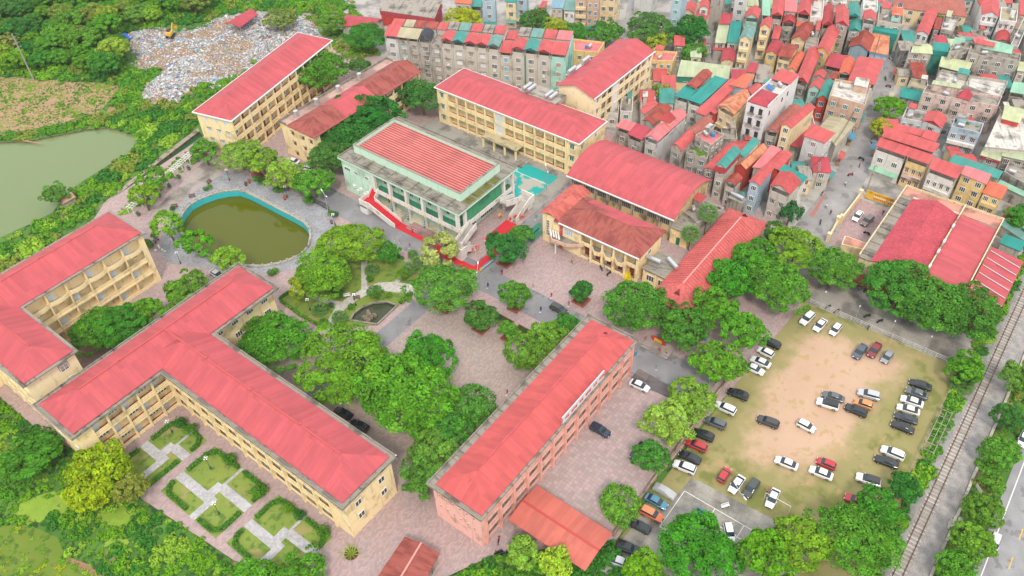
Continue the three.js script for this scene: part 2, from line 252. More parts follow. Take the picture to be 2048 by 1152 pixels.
// railway: ballast bed, sleepers, rails
{
  const b = new G(), x0 = -60, x1 = 190; const prof = [[97.2, 0.03], [98.6, 0.42], [101.6, 0.42], [104.6, 0.03]];
  for (let i = 0; i < 3; i++) b.poly([[x0, prof[i][1], prof[i][0]], [x0, prof[i + 1][1], prof[i + 1][0]], [x1, prof[i + 1][1], prof[i + 1][0]], [x1, prof[i][1], prof[i][0]]]);
  const bb = b.mesh('ballast_bed', mat('#c9c7c6', T.ballast, 0.95)); top(bb, 'ballast_bed'); bb.userData.kind = 'structure';
  const tr = thing('railway_track', 'single railway track with pale sleepers and rusty rails along the parking field', 'railway', [20, 0.42, 100.15]);
  const sg = new G().box(0, 0.06, 0, 0.3, 0.14, 2.4).geo(), sms = ['#c2bdb5', '#b7b0a8', '#cac5be', '#aaa298'].map((c) => mat(c, T.grime, 0.95));
  for (let x = -26; x < 92; x += 0.95) { const s = mesh(sg, pick(sms), 'sleeper', tr); s.position.set(x - 20 + rr(-0.05, 0.05), 0, rr(-0.04, 0.04)); s.rotation.y = rr(-0.02, 0.02); }
  for (const s of [-0.72, 0.72]) { const r = new G().b(-80, 150, 0.14, 0.3, s - 0.04, s + 0.04).b(-80, 150, 0.13, 0.16, s - 0.08, s + 0.08); mesh(r.geo(), mat('#7b5a4a', T.rust, 0.6, { metalness: 0.4 }), 'rail', tr); }
  const kb = new G(); for (let x = -50; x < 140; x += 3) kb.box(x, 0.2, 104.9 + Math.sin(x) * 0.05, 2.96, 0.4, 0.5); const k = kb.mesh('track_kerb', mat('#c3bdb4', T.grime, 0.95)); top(k, 'track_kerb'); k.userData.kind = 'structure';
}
sheet('main_road', rect(-120, 260, 110.4, 124), 0.05, mat('#a5a4a6', T.asph, 0.92));
{ const g = new G(); g.b(-100, 200, 0.054, 0.062, 111.8, 111.98); top(g.mesh('road_edge_line', mat('#e5e5e0', null, 0.8)), 'road_edge_line').userData.kind = 'structure';
  const d = new G(); for (let x = -60; x < 120; x += 7) d.b(x - 1.6, x + 1.2, 0.054, 0.062, 115.3, 115.48); top(d.mesh('road_centre_line', mat('#d9b24a', null, 0.8)), 'road_centre_line').userData.kind = 'structure'; }
{ // white lines of the sports court
  const g = new G(); const L = (x0, x1, z0, z1) => g.b(x0, x1, 0.079, 0.088, z0, z1), w = 0.1;
  L(-25.6, -25.6 + w, 61.5, 77.5); L(-35.1, -25.5, 61.5, 61.5 + w); L(-35.1, -35.1 + w, 61.5, 64.4); L(-28.5, -25.6, 68, 68 + w); L(-28.5, -28.5 + w, 66, 76.4); L(-31, -28.4, 66, 66 + w); L(-34, -25.5, 74, 74 + w); L(-44, -34, 80, 80 + w); L(-31.6, -31.46, 68, 76);
  top(g.mesh('court_marking', mat('#e9e9e6', null, 0.8)), 'court_marking').userData.kind = 'structure';
}
// ornamental pond rim with short posts
{
  const t = thing('pond_balustrade', 'low pale stone balustrade round the ornamental pond', 'balustrade', [-17, 0, -72]);
  const off = (k) => { const c = pond.reduce((a, p) => [a[0] + p[0] / pond.length, a[1] + p[1] / pond.length], [0, 0]); return pond.map((p) => { const d = [p[0] - c[0], p[1] - c[1]], l = Math.hypot(...d); return [p[0] + d[0] / l * k, p[1] + d[1] / l * k]; }); };
  const a = off(0.02), b = off(0.75), c = new G(), r = new G();
  a.forEach((p, i) => { const j = (i + 1) % a.length, p2 = a[j], q = b[i], q2 = b[j];
    c.poly([[p[0], 0.3, p[1]], [p2[0], 0.3, p2[1]], [q2[0], 0.3, q2[1]], [q[0], 0.3, q[1]]]); c.poly([[q[0], 0, q[1]], [q[0], 0.3, q[1]], [q2[0], 0.3, q2[1]], [q2[0], 0, q2[1]]]); c.poly([[p[0], -0.1, p[1]], [p2[0], -0.1, p2[1]], [p2[0], 0.3, p2[1]], [p[0], 0.3, p[1]]]); });
  c.mesh('kerb', mat('#b9b7b0', T.grime, 0.9), t);
  const m = off(0.6), pg = new G().box(0, 0.4, 0, 0.22, 0.8, 0.22).box(0, 0.84, 0, 0.3, 0.1, 0.3).geo(), pm = mat('#c8c6bf', T.grime, 0.9);
  let acc = 0; m.forEach((p, i) => { const q = m[(i + 1) % m.length], l = Math.hypot(q[0] - p[0], q[1] - p[1]), n = Math.max(1, Math.round(l / 2.2)); r.bar([p[0], 0.66, p[1]], [q[0], 0.66, q[1]], 0.12); for (let k = 0; k < n; k++) { const f = k / n, o = mesh(pg, pm, 'post', t); o.position.set(p[0] + (q[0] - p[0]) * f + 17, 0.1, p[1] + (q[1] - p[1]) * f + 72); } });
  r.mesh('handrail', pm, t);
}
// ---------- building kit ----------
const RED = '#c9394b', YEL = '#e8c274';
M.roofRed = mat('#bf5157', T.sheet, 0.62); M.roofBright = mat('#c85553', T.sheet, 0.62); M.roofBrown = mat('#98524b', T.rust, 0.75); M.roofPink = mat('#d98480', T.sheet, 0.75);
M.tileRed = mat('#dc6a66', T.tile, 0.75); M.yellow = mat('#f7e4b6', T.wall, 0.88); M.cream = mat('#f3e6c4', T.wall, 0.88); M.gutter = mat('#98948c', T.grime, 0.95); M.cement = mat('#aaa69f', T.grime, 0.95);
M.floor = mat('#c6bfb7', T.conc, 0.92); M.trim = mat('#dcdcdd', null, 0.7); M.skirt = mat('#b8483c', null, 0.85); M.white = mat('#e6e6e6', T.wall, 0.8); M.pinkWall = mat('#efbdb5', T.wall, 0.88); M.pinkCol = mat('#eeb3a7', T.wall, 0.85);
M.mint = mat('#c6ead9', T.wall, 0.85); M.glass = mat('#3c4448', null, 0.15); M.glassBlue = mat('#5d90a8', null, 0.2); M.doorGreen = mat('#0f6e52', null, 0.6); M.doorWhite = mat('#d4dbe2', null, 0.6); M.doorBrown = mat('#7c3a30', null, 0.7); M.doorBlue = mat('#a9c8dd', null, 0.6); M.wood = mat('#8a4a3c', null, 0.7);
M.frame = mat('#e9e9e6', null, 0.6); M.greenFloor = mat('#3c8a68', T.conc, 0.8); M.steel = mat('#c9ccd0', null, 0.35, { metalness: 0.7 }); M.black = mat('#22252a', null, 0.6);
const gcache = new Map();
const cached = (k, f) => { if (!gcache.has(k)) gcache.set(k, f()); return gcache.get(k); };
const frameGeo = (w, h, mv, mh) => cached(`f${w},${h},${mv},${mh}`, () => { const g = new G(), t = 0.09, d = 0.1; g.b(-w / 2, w / 2, 0, t, 0, d).b(-w / 2, w / 2, h - t, h, 0, d).b(-w / 2, -w / 2 + t, t, h - t, 0, d).b(w / 2 - t, w / 2, t, h - t, 0, d); for (let i = 1; i < mv; i++) g.b(-w / 2 + w * i / mv - 0.045, -w / 2 + w * i / mv + 0.045, t, h - t, 0, d * 0.9); for (let i = 1; i < mh; i++) g.b(-w / 2 + t, w / 2 - t, h * i / mh - 0.04, h * i / mh + 0.04, 0, d * 0.8); return g.geo(); });
const paneGeo = (w, h) => cached(`p${w},${h}`, () => new G().b(-w / 2 + 0.05, w / 2 - 0.05, 0.05, h - 0.05, 0.01, 0.04).geo());
const doorGeo = (w, h) => cached(`d${w},${h}`, () => new G().b(-w / 2, w / 2, 0, h, 0, 0.08).b(-w / 2 + 0.12, w / 2 - 0.12, 0.15, h * 0.45, 0.08, 0.11).b(-w / 2 + 0.12, w / 2 - 0.12, h * 0.52, h - 0.15, 0.08, 0.11).geo());
class Face { // a wall line from A to B, outward side on the right of B-A seen from above with z down
  constructor(parent, ax, az, bx, bz) { this.q = parent; this.o = [ax, az]; const l = Math.hypot(bx - ax, bz - az); this.L = l; this.a = [(bx - ax) / l, (bz - az) / l]; this.n = [-this.a[1], this.a[0]]; this.turn = Math.atan2(-this.a[1], this.a[0]); }
  at(s, d) { return [this.o[0] + this.a[0] * s + this.n[0] * d, this.o[1] + this.a[1] * s + this.n[1] * d]; }
  add(g, s0, s1, y0, y1, d0, d1) { const c = this.at((s0 + s1) / 2, (d0 + d1) / 2); return g.box(c[0], (y0 + y1) / 2, c[1], Math.abs(s1 - s0), y1 - y0, Math.abs(d1 - d0), this.turn); }
  part(name, m, s0, s1, y0, y1, d0, d1, parent) { const g = new G(); this.add(g, s0, s1, y0, y1, d0, d1); return g.mesh(name, m, this.q); }
  put(geo, m, name, s, y, d) { const o = mesh(geo, m, name, this.q), c = this.at(s, d); o.position.set(c[0] - this.q.position.x, y - this.q.position.y, c[1] - this.q.position.z); o.rotation.y = this.turn; return o; }
  win(s, y, w, h, o = {}) { const f = this.put(frameGeo(w, h, o.mv || 2, o.mh || 1), o.fm || M.frame, 'window', s, y, o.d || 0); mesh(paneGeo(w, h), o.pm || M.glass, 'pane', f); if (o.hood) this.part('window_hood', o.hm || M.cement, s - w / 2 - 0.15, s + w / 2 + 0.15, y + h + 0.08, y + h + 0.2, o.d || 0, (o.d || 0) + 0.45); return f; }
  door(s, y, w, h, m, d = 0) { return this.put(doorGeo(w, h), m, 'door', s, y, d); }
}
// storeys of open corridor: slabs, solid balustrades and columns in front of a recessed wall
function gallery(f, s0, s1, floors, fh, depth, nb, o = {}) {
  const bw = (s1 - s0) / nb, wm = o.wall || M.yellow, cm = o.col || wm, y00 = o.y0 || 0, cw = o.cw || 0.42;
  for (let k = 0; k < floors; k++) {
    const y = y00 + k * fh;
    f.part('corridor_floor', o.floor || M.floor, s0, s1, y + (k ? -0.22 : 0.04), y + (k ? 0.06 : 0.2), -depth, 0.0);
    if (k) f.part('floor_band', o.band || wm, s0, s1, y - 0.3, y + 0.12, 0.0, 0.14);
    f.part('skirting', M.skirt, s0, s1, y + 0.22, y + 0.48, -depth, -depth + 0.04);
    for (let b = 0; b < nb; b++) {
      const c = s0 + (b + 0.5) * bw;
      if (!(o.open && k === 0)) { f.part('balustrade', o.bal || wm, c - bw / 2 + cw / 2, c + bw / 2 - cw / 2, y + 0.2, y + 1.05, -0.16, -0.02); if (o.rail) f.part('handrail', o.rail, c - bw / 2 + cw / 2, c + bw / 2 - cw / 2, y + 1.05, y + 1.15, -0.2, 0.02); }
      if (o.bay) o.bay(f, c, y, k, b, bw, -depth);
    }
  }
  for (let b = 0; b <= nb; b++) f.part('column', cm, s0 + b * bw - cw / 2, s0 + b * bw + cw / 2, y00, y00 + floors * fh - 0.1, -0.35, o.proud || 0.2);
  f.part('top_beam', wm, s0, s1, y00 + floors * fh - 0.55, y00 + floors * fh + 0.1, -0.3, 0.06);
}
const lerp2 = (p, q, t) => [p[0] + (q[0] - p[0]) * t, p[1] + (q[1] - p[1]) * t];
// roof over four plan corners a,b (front) d,c (back); ridge runs front-back (axis 0) or left-right (axis 1)
function roofGeo(P, h, kind, rise, axis = 0, th = 0.14) {
  const g = new G(); let [a, b, d, c] = P; if (axis) [a, b, d, c] = [b, d, c, a];
  const at = (p, y) => [p[0], y, p[1]];
  const two = (l) => { g.poly(l); g.poly([...l].reverse().map((q) => [q[0], q[1] - th, q[2]])); for (let i = 0; i < l.length; i++) { const p = l[i], q = l[(i + 1) % l.length]; g.poly([[p[0], p[1] - th, p[2]], [q[0], q[1] - th, q[2]], q, p]); } };
  if (kind === 'gable' || kind === 'hip') {
    const w = Math.hypot(b[0] - a[0], b[1] - a[1]), L = Math.hypot(c[0] - a[0], c[1] - a[1]), k = kind === 'hip' ? Math.min(0.48, w / 2 / L) : 0;
    const m1 = lerp2(a, b, 0.5), m2 = lerp2(c, d, 0.5), r1 = at(lerp2(m1, m2, k), h + rise), r2 = at(lerp2(m2, m1, k), h + rise);
    two([at(a, h), r1, r2, at(c, h)].reverse()); two([at(b, h), at(d, h), r2, r1].reverse());
    if (k) { two([at(a, h), at(b, h), r1]); two([at(d, h), at(c, h), r2]); }
  } else if (kind === 'shed') two([at(a, h), at(b, h), at(d, h + rise), at(c, h + rise)]);
  else if (kind === 'pyramid') { const m = at(lerp2(lerp2(a, b, 0.5), lerp2(c, d, 0.5), 0.5), h + rise), r = [a, b, d, c]; r.forEach((p, i) => two([at(p, h), at(r[(i + 1) % 4], h), m])); }
  else if (kind === 'barrel') { const n = 12; for (let i = 0; i < n; i++) { const t0 = i / n, t1 = (i + 1) / n, y = (t) => h + rise * (1 - (2 * t - 1) ** 2); two([at(lerp2(a, b, t0), y(t0)), at(lerp2(a, b, t1), y(t1)), at(lerp2(c, d, t1), y(t1)), at(lerp2(c, d, t0), y(t0))]); } }
  return g;
}
const ringOf = (x0, x1, z0, z1) => [[x0, z1], [x1, z1], [x1, z0], [x0, z0]];
const inset = (P, k) => { const c = [0, 1].map((i) => (P[0][i] + P[1][i] + P[2][i] + P[3][i]) / 4); // move each side inwards by k
  const n = P.length, out = []; for (let i = 0; i < n; i++) { const p = P[(i + n - 1) % n], q = P[i], r = P[(i + 1) % n], u = [q[0] - p[0], q[1] - p[1]], v = [r[0] - q[0], r[1] - q[1]], lu = Math.hypot(...u), lv = Math.hypot(...v); let n1 = [-u[1] / lu, u[0] / lu], n2 = [-v[1] / lv, v[0] / lv]; if (n1[0] * (c[0] - q[0]) + n1[1] * (c[1] - q[1]) < 0) { n1 = n1.map((t) => -t); n2 = n2.map((t) => -t); } const den = 1 + n1[0] * n2[0] + n1[1] * n2[1]; out.push([q[0] + (n1[0] + n2[0]) * k / den, q[1] + (n1[1] + n2[1]) * k / den]); } return out; };
const slabPart = (q, name, m, P, y0, y1) => new G().slab(P, y0, y1).mesh(name, m, q);
const ridgeCaps = (q, p0, p1, y, m) => new G().bar([p0[0], y + 0.06, p0[1]], [p1[0], y + 0.06, p1[1]], 0.34, 0.1).mesh('ridge_cap', m, q);

// ---------- campus buildings ----------
{ // three-storey teaching block with a T plan
  const h = 12, q = thing('school_building', 'yellow T-shaped school building with pinkish red hipped roof beside the front garden', 'building', [-66, 0, -30]);
  const b1 = ringOf(-92.3, -40.4, -49.2, -35), b2 = ringOf(-72, -58, -35, 17.8);
  new G().slab(ringOf(-91.4, -41.3, -48.3, -37.1), 0, h - 0.3).slab(ringOf(-91.4, -88.2, -37.1, -36), 0, h - 0.3).mesh('wall', M.yellow, q);
  new G().slab(ringOf(-69.8, -58.9, -37.1, 16.8), 0, h - 0.3).slab(ringOf(-70.9, -69.8, 12.6, 16.8), 0, h - 0.3).mesh('wall', M.yellow, q);
  new G().slab(b1, h - 0.3, h).slab(ringOf(-72, -58, -35.001, 17.8), h - 0.302, h - 0.002).mesh('gutter', M.gutter, q);
  const rim = new G(); for (const [x0, x1, z0, z1] of [[-92.3, -40.4, -49.2, -49], [-92.3, -92.1, -49, -35.2], [-40.6, -40.4, -49, -35], [-92.3, -72, -35.2, -35], [-58, -40.6, -35.2, -35], [-72, -71.8, -35, 17.6], [-58.2, -58, -35, 17.6], [-72, -58, 17.6, 17.8]]) rim.b(x0, x1, h, h + 0.3, z0, z1); rim.mesh('gutter_rim', M.gutter, q);
  const r1 = inset(b1, 0.95), rf = roofGeo(r1, h + 0.25, 'hip', 2.9, 1).mesh('roof', M.roofRed, q);
  roofGeo([[-71.05, 16.85], [-58.95, 16.85], [-58.95, -42.1], [-71.05, -42.1]], h + 0.25, 'hip', 2.85, 0).mesh('roof', M.roofRed, q);
  ridgeCaps(q, [-85.2, -42.1], [-47.4, -42.1], h + 3.15, M.roofBright); ridgeCaps(q, [-65, -42.1], [-65, 10.8], h + 3.1, M.roofBright);
  for (const [x, z] of [[-76, -42.1], [-60, -42.1], [-52, -42.1], [-65, -28], [-65, -14], [-65, 0]]) new G().box(x, h + 3.3, z, 0.3, 0.35, 0.3).mesh('ridge_finial', M.tileRed, q);
  const bay = (f, c, y, k, b, bw, d) => { const p = (b + k) % 2 === 0; if (p) { f.door(c - bw * 0.25, y + 0.2, 1.5, 1.9, M.doorWhite, d); for (let i = 0; i < 4; i++) f.win(c - bw * 0.38 + i * bw * 0.17, y + 2.25, 0.62, 0.75, { mv: 1, d }); } else for (let i = 0; i < 3; i++) f.win(c - bw * 0.2 + i * bw * 0.2, y + 1.7, 0.7, 0.85, { mv: 1, d }); };
  const fw = new Face(q, -88.2, -36, -71, -36); gallery(fw, 0, fw.L, 3, 3.8, 1.1, 5, { bay, cw: 0.4 });
  const fs = new Face(q, -70.9, -36, -70.9, 12.6); gallery(fs, 0, fs.L, 3, 3.8, 1.1, 11, { bay, cw: 0.5, proud: 0.35 });
  const fe = new Face(q, -70.9, 16.8, -58.9, 16.8); for (const s of [3, 9]) for (const y of [3.4, 7.4]) fe.win(s, y, 1.5, 1.6, { mv: 2 });
  const fwE = new Face(q, -91.4, -48.3, -91.4, -36); for (const y of [4, 7.8]) for (const s of [3, 9]) fwE.win(s, y, 1.2, 1.4, { pm: M.glassBlue });
  const fr = new Face(q, -58.9, -37.1, -41.3, -37.1); for (let k = 0; k < 3; k++) for (let i = 0; i < 4; i++) fr.win(2.4 + i * 4.2, 1.2 + k * 3.8, 1.8, 1.5, { mv: 3 });
}
{ // four-storey dormitory with rounded balconies
  const h = 15.4, q = thing('dormitory_building', 'long four-storey yellow dormitory with scalloped balconies at the left edge', 'building', [-75, 0, -78]);
  const b1 = ringOf(-128, -48.4, -87.4, -72.5), b2 = ringOf(-91.6, -79.4, -72.5, -51.2);
  new G().slab(ringOf(-127, -49.2, -86.6, -74.3), 0, h - 0.3).slab(ringOf(-127, -79.9, -74.3, -73), 0, h - 0.3).slab(ringOf(-50.4, -49.2, -74.3, -73.2), 0, h - 0.3).mesh('wall', M.yellow, q);
  new G().slab(ringOf(-90.6, -80.2, -73, -52.2), 0, h - 0.3).mesh('wall', M.cream, q);
  new G().slab(b1, h - 0.3, h).slab(ringOf(-91.6, -79.4, -72.5, -51.2), h - 0.302, h - 0.002).mesh('gutter', M.gutter, q);
  roofGeo(inset(b1, 0.7), h + 0.15, 'hip', 3.3, 1).mesh('roof', M.roofRed, q); ridgeCaps(q, [-120, -79.95], [-55.9, -79.95], h + 3.4, M.roofBright);
  roofGeo([[-90.9, -51.9], [-80.1, -51.9], [-80.1, -79.95], [-90.9, -79.95]], h + 0.15, 'hip', 2.6, 0).mesh('roof', M.roofRed, q); ridgeCaps(q, [-85.5, -78], [-85.5, -57.4], h + 2.7, M.roofBright);
  for (const x of [-70, -62, -55.9]) new G().box(x, h + 3.6, -79.95, 0.3, 0.35, 0.3).mesh('ridge_finial', M.tileRed, q);
  const f = new Face(q, -79.4, -73.2, -50.4, -73.2), nb = 6, bw = f.L / nb, fh = 3.75;
  for (let k = 0; k < 4; k++) { const y = k * fh; f.part('corridor_floor', M.floor, 0, f.L, y + (k ? -0.2 : 0.04), y + 0.1, -1.1, 0); if (k) f.part('floor_band', M.yellow, 0, f.L, y - 0.35, y + 0.1, 0, 0.16);
    for (let b = 0; b < nb; b++) { const c = (b + 0.5) * bw;
      if (k === 3) { const g = new G(), n = 8, P2 = []; for (let i = 0; i <= n; i++) { const t = i / n; P2.push(f.at(c - bw / 2 + 0.25 + t * (bw - 0.5), 0.12 + 0.6 * Math.sin(Math.PI * t) ** 0.6)); } for (let i = 0; i < n; i++) g.bar([P2[i][0], y + 0.55, P2[i][1]], [P2[i + 1][0], y + 0.55, P2[i + 1][1]], 0.14, 1.0); g.slab([...P2].reverse(), y - 0.2, y + 0.05); g.mesh('rounded_balcony', M.yellow, q); }
      else f.part('balustrade', M.yellow, c - bw / 2 + 0.2, c + bw / 2 - 0.2, y + 0.1, y + 1.0, -0.14, 0);
      const p = (b + k) % 2 === 0; if (p) { f.door(c - 1.1, y + 0.12, 1.5, 1.9, M.doorWhite, -1.1); } for (let i = 0; i < (p ? 4 : 3); i++) f.win(c - 1.7 + i * 0.8, y + 2.3, 0.62, 0.75, { mv: 1, d: -1.1 });
      if (k === 2) f.part('vent_grille', M.cement, c - 0.5, c + 0.5, y + fh - 0.8, y + fh - 0.65, 0.16, 0.2); } }
  for (let b = 0; b <= nb; b++) f.part('column', M.yellow, b * bw - 0.18, b * bw + 0.18, 0, h - 0.3, -1.1, 0.1);
  f.part('top_beam', M.yellow, 0, f.L, h - 0.9, h - 0.3, -0.3, 0.05);
  const fw = new Face(q, -90.6, -73, -90.6, -52.2); gallery(fw, 0.2, fw.L - 0.2, 4, 3.75, 0.6, 5, { col: M.cream });
  const fe = new Face(q, -90.6, -52.2, -80.2, -52.2); for (let k = 1; k < 4; k++) fe.win(7.5, k * 3.75 + 0.8, 1.8, 1.6, { mv: 2 });
  fe.part('roof_terrace_patch', M.cement, 6.4, 8.6, h - 3, h - 1.2, 0.0, 0.05);
}
{ // pink three-storey block
  const h = 11, q = thing('pink_school_building', 'pink three-storey school block with red hipped roof and pink columns', 'building', [-32, 0, 32]);
  const P = ringOf(-58.8, -5.8, 25.6, 38.4);
  new G().slab(ringOf(-58, -6.6, 26.4, 36.3), 0, h - 0.3).slab(ringOf(-58, -56.8, 36.3, 37.5), 0, h - 0.3).mesh('wall', M.pinkWall, q);
  slabPart(q, 'gutter', M.gutter, P, h - 0.3, h);
  const rim = new G(); rim.b(-58.8, -5.8, h, h + 0.35, 25.6, 25.8).b(-58.8, -58.6, h, h + 0.35, 25.8, 38.4).b(-6, -5.8, h, h + 0.35, 25.8, 38.4).mesh('gutter_rim', M.gutter, q);
  for (let x = -56; x < -8; x += 5.3) new G().b(x, x + 0.2, h, h + 0.28, 25.8, 27.1).mesh('gutter_divider', M.gutter, q);
  const R = ringOf(-57.9, -6.8, 27.1, 37.9); roofGeo(R, h + 0.2, 'hip', 2.7, 1).mesh('roof', M.roofBright, q); ridgeCaps(q, [-52.5, 32.5], [-12.2, 32.5], h + 2.9, M.roofRed);
  for (const x of [-54.6, -9.6]) { const s = x < -30 ? -1 : 1; new G().poly([[x, h + 1.4, 31.9], [x + s * 0.9, h + 1.2, 32.5], [x - s * 0.4, h + 2.4, 32.5]]).poly([[x + s * 0.9, h + 1.2, 32.5], [x, h + 1.4, 33.1], [x - s * 0.4, h + 2.4, 32.5]]).poly([[x, h + 1.4, 31.9], [x, h + 1.4, 33.1], [x + s * 0.9, h + 1.2, 32.5]]).mesh('roof_dormer', M.roofRed, q); }
  const f = new Face(q, -56.8, 37.5, -6.8, 37.5); gallery(f, 0, f.L, 3, 3.5, 1.2, 12, { wall: M.pinkWall, col: M.pinkCol, bal: M.pinkWall, cw: 0.55, proud: 0.45, rail: mat('#dca79f', null, 0.8), floor: M.cement, bay: (F, c, y, k, b, bw, d) => { F.door(c - 1, y + 0.2, 1.1, 2.3, M.doorBrown, d); F.win(c + 0.9, y + 1.1, 1.5, 1.4, { mv: 2, d, pm: M.glass }); } });
  const fe = new Face(q, -58, 26.4, -58, 37.5); for (const y of [4.6, 8.1]) for (let i = 0; i < 6; i++) fe.win(1.6 + i * 1.6, y, 0.55, 0.7, { mv: 1, fm: M.pinkWall });
  const sg = thing('rooftop_sign', 'long white sign board with red lettering on the edge of the pink building roof', 'sign', [-25, h, 38.1]);
  new G().b(-33.5, -19, h + 0.5, h + 2.3, 38.02, 38.14).mesh('board', mat('#dfe3e3', T.wall, 0.6), sg);
  const fr = new G(); fr.b(-33.6, -18.9, h + 0.4, h + 0.5, 37.9, 38.2).b(-33.6, -18.9, h + 2.3, h + 2.42, 37.9, 38.2).b(-33.62, -33.5, h + 0.5, h + 2.3, 37.95, 38.2).b(-19, -18.88, h + 0.5, h + 2.3, 37.95, 38.2); for (let x = -33; x < -19; x += 2.3) fr.bar([x, h, 37.4], [x, h + 2.1, 38.0], 0.06); fr.mesh('frame', M.steel, sg);
  const words = [2, 3, 2, 3, 2, 3]; let x = -32.6; const lm = mat('#d02a3a', null, 0.6); for (const n of words) { for (let i = 0; i < n; i++) { const g = new G(); const y = h + 1.0, w = 0.5; const k = (x * 7 | 0) & 3; g.b(x, x + 0.14, y, y + 0.8, 38.14, 38.19).b(x + w - 0.14, x + w, y, y + 0.8, 38.14, 38.19).b(x + 0.14, x + w - 0.14, y + (k ? 0.32 : 0.64), y + (k ? 0.48 : 0.8), 38.14, 38.19); if (k & 1) g.b(x + 0.14, x + w - 0.14, y, y + 0.15, 38.14, 38.19); g.mesh('letter', lm, sg); x += 0.68; } x += 0.75; }
}
{ // rotated four-storey dormitory below the dump
  const h = 14.5, q = thing('dormitory_building', 'four-storey yellow corridor dormitory with red hipped roof in front of the rubbish dump', 'building', [18, 0, -108]);
  const P = [[-7.67,-109.55],[-4.29,-96.05],[46.22,-107.54],[43.43,-121.36]]; // west, south, east, north
  const [w, s, e, n] = P, ring = [w, s, e, n].map((p) => p), I = inset([w, s, e, n], 0.8), back = (p, o) => lerp2(p, o, 0.18);
  const I2 = [I[0], lerp2(I[1], I[0], 0.1), lerp2(I[2], I[3], 0.1), I[3]];
  slabPart(q, 'wall', M.yellow, I2, 0, h - 0.3); slabPart(q, 'gutter', M.trim, P, h - 0.3, h);
  roofGeo([inset(P, 0.35)[0], inset(P, 0.35)[1], inset(P, 0.35)[2], inset(P, 0.35)[3]], h + 0.1, 'hip', 3.0, 0).mesh('roof', M.roofRed, q);
  const f = new Face(q, I[1][0], I[1][1], I[2][0], I[2][1]); const cut = Math.hypot(I[1][0] - I2[1][0], I[1][1] - I2[1][1]);
  gallery(f, 0, f.L, 4, 3.6, cut, 13, { cw: 0.55, proud: 0.25, band: M.yellow, bay: (F, c, y, k, b, bw, d) => { if (b % 2) F.door(c, y + 0.2, 1.1, 2.2, M.doorBrown, d); else F.win(c, y + 1.1, 1.3, 1.4, { mv: 2, d, pm: M.glassBlue }); } });
  const fe = new Face(q, I[0][0], I[0][1], I2[1][0], I2[1][1]); for (let k = 0; k < 4; k++) for (const t of [0.3, 0.62, 0.9]) fe.win(fe.L * t, k * 3.6 + 1.2, 1.1, 1.4, { pm: M.doorBlue, hood: k < 3 });
  const fs = new Face(q, I2[1][0], I2[1][1], I[1][0], I[1][1]); fs.part('stair_wall', M.yellow, 0, fs.L, 0, h - 0.3, -0.4, 0);
}
{ // three-storey block under brown sheet
  const h = 10.6, q = thing('dormitory_building', 'yellow building under brown rusted roof with a bright pinkish patch, water tanks on its terrace', 'building', [29, 0, -83]);
  slabPart(q, 'wall', M.yellow, ringOf(7.2, 51.6, -89.6, -77.8), 0, h); new G().slab(ringOf(7.2, 9.4, -77.8, -76), 0, h).mesh('wall', M.yellow, q);
  const t = new G(); t.b(6.9, 52, h, h + 0.8, -90, -89.8).b(6.9, 7.1, h, h + 0.8, -89.8, -87).b(51.8, 52, h, h + 0.8, -89.8, -87).mesh('parapet', M.gutter, q); slabPart(q, 'terrace', mat('#c9a89b', T.conc, 0.9), ringOf(7.1, 51.8, -89.8, -86.4), h, h + 0.12);
  const R = [[6.8, -75.4], [52.4, -75.4], [52.4, -86.6], [6.8, -86.6]];
  roofGeo([[6.8, -75.4], [25.5, -75.4], [25.5, -86.6], [6.8, -86.6]], h + 0.2, 'hip', 2.2, 1).mesh('roof', M.roofBrown, q);
  roofGeo([[20, -75.42], [33, -75.42], [33, -86.58], [20, -86.58]], h + 0.22, 'gable', 2.2, 1).mesh('roof', M.roofRed, q);
  roofGeo([[33, -75.4], [52.4, -75.4], [52.4, -86.6], [33, -86.6]], h + 0.2, 'gable', 2.2, 1).mesh('roof', M.roofBrown, q);
  new G().b(6.8, 52.4, h + 0.02, h + 0.3, -75.5, -75.2).mesh('fascia', M.roofRed, q);
  const f = new Face(q, 9.4, -76, 51.6, -76); gallery(f, 0, f.L, 3, 3.5, 1.8, 11, { rail: M.trim, bay: (F, c, y, k, b, bw, d) => { if (b % 2) F.door(c, y + 0.2, 1.1, 2.2, M.doorBrown, d); else F.win(c, y + 1.1, 1.4, 1.4, { d }); } });
  const fe = new Face(q, 7.2, -89.6, 7.2, -76); for (let k = 0; k < 3; k++) for (const s of [4.8, 9.2, 12.6]) fe.win(s, k * 3.5 + 1.2, 1.0, 1.2, { pm: M.doorBrown, fm: M.wood, hood: 1 });
}
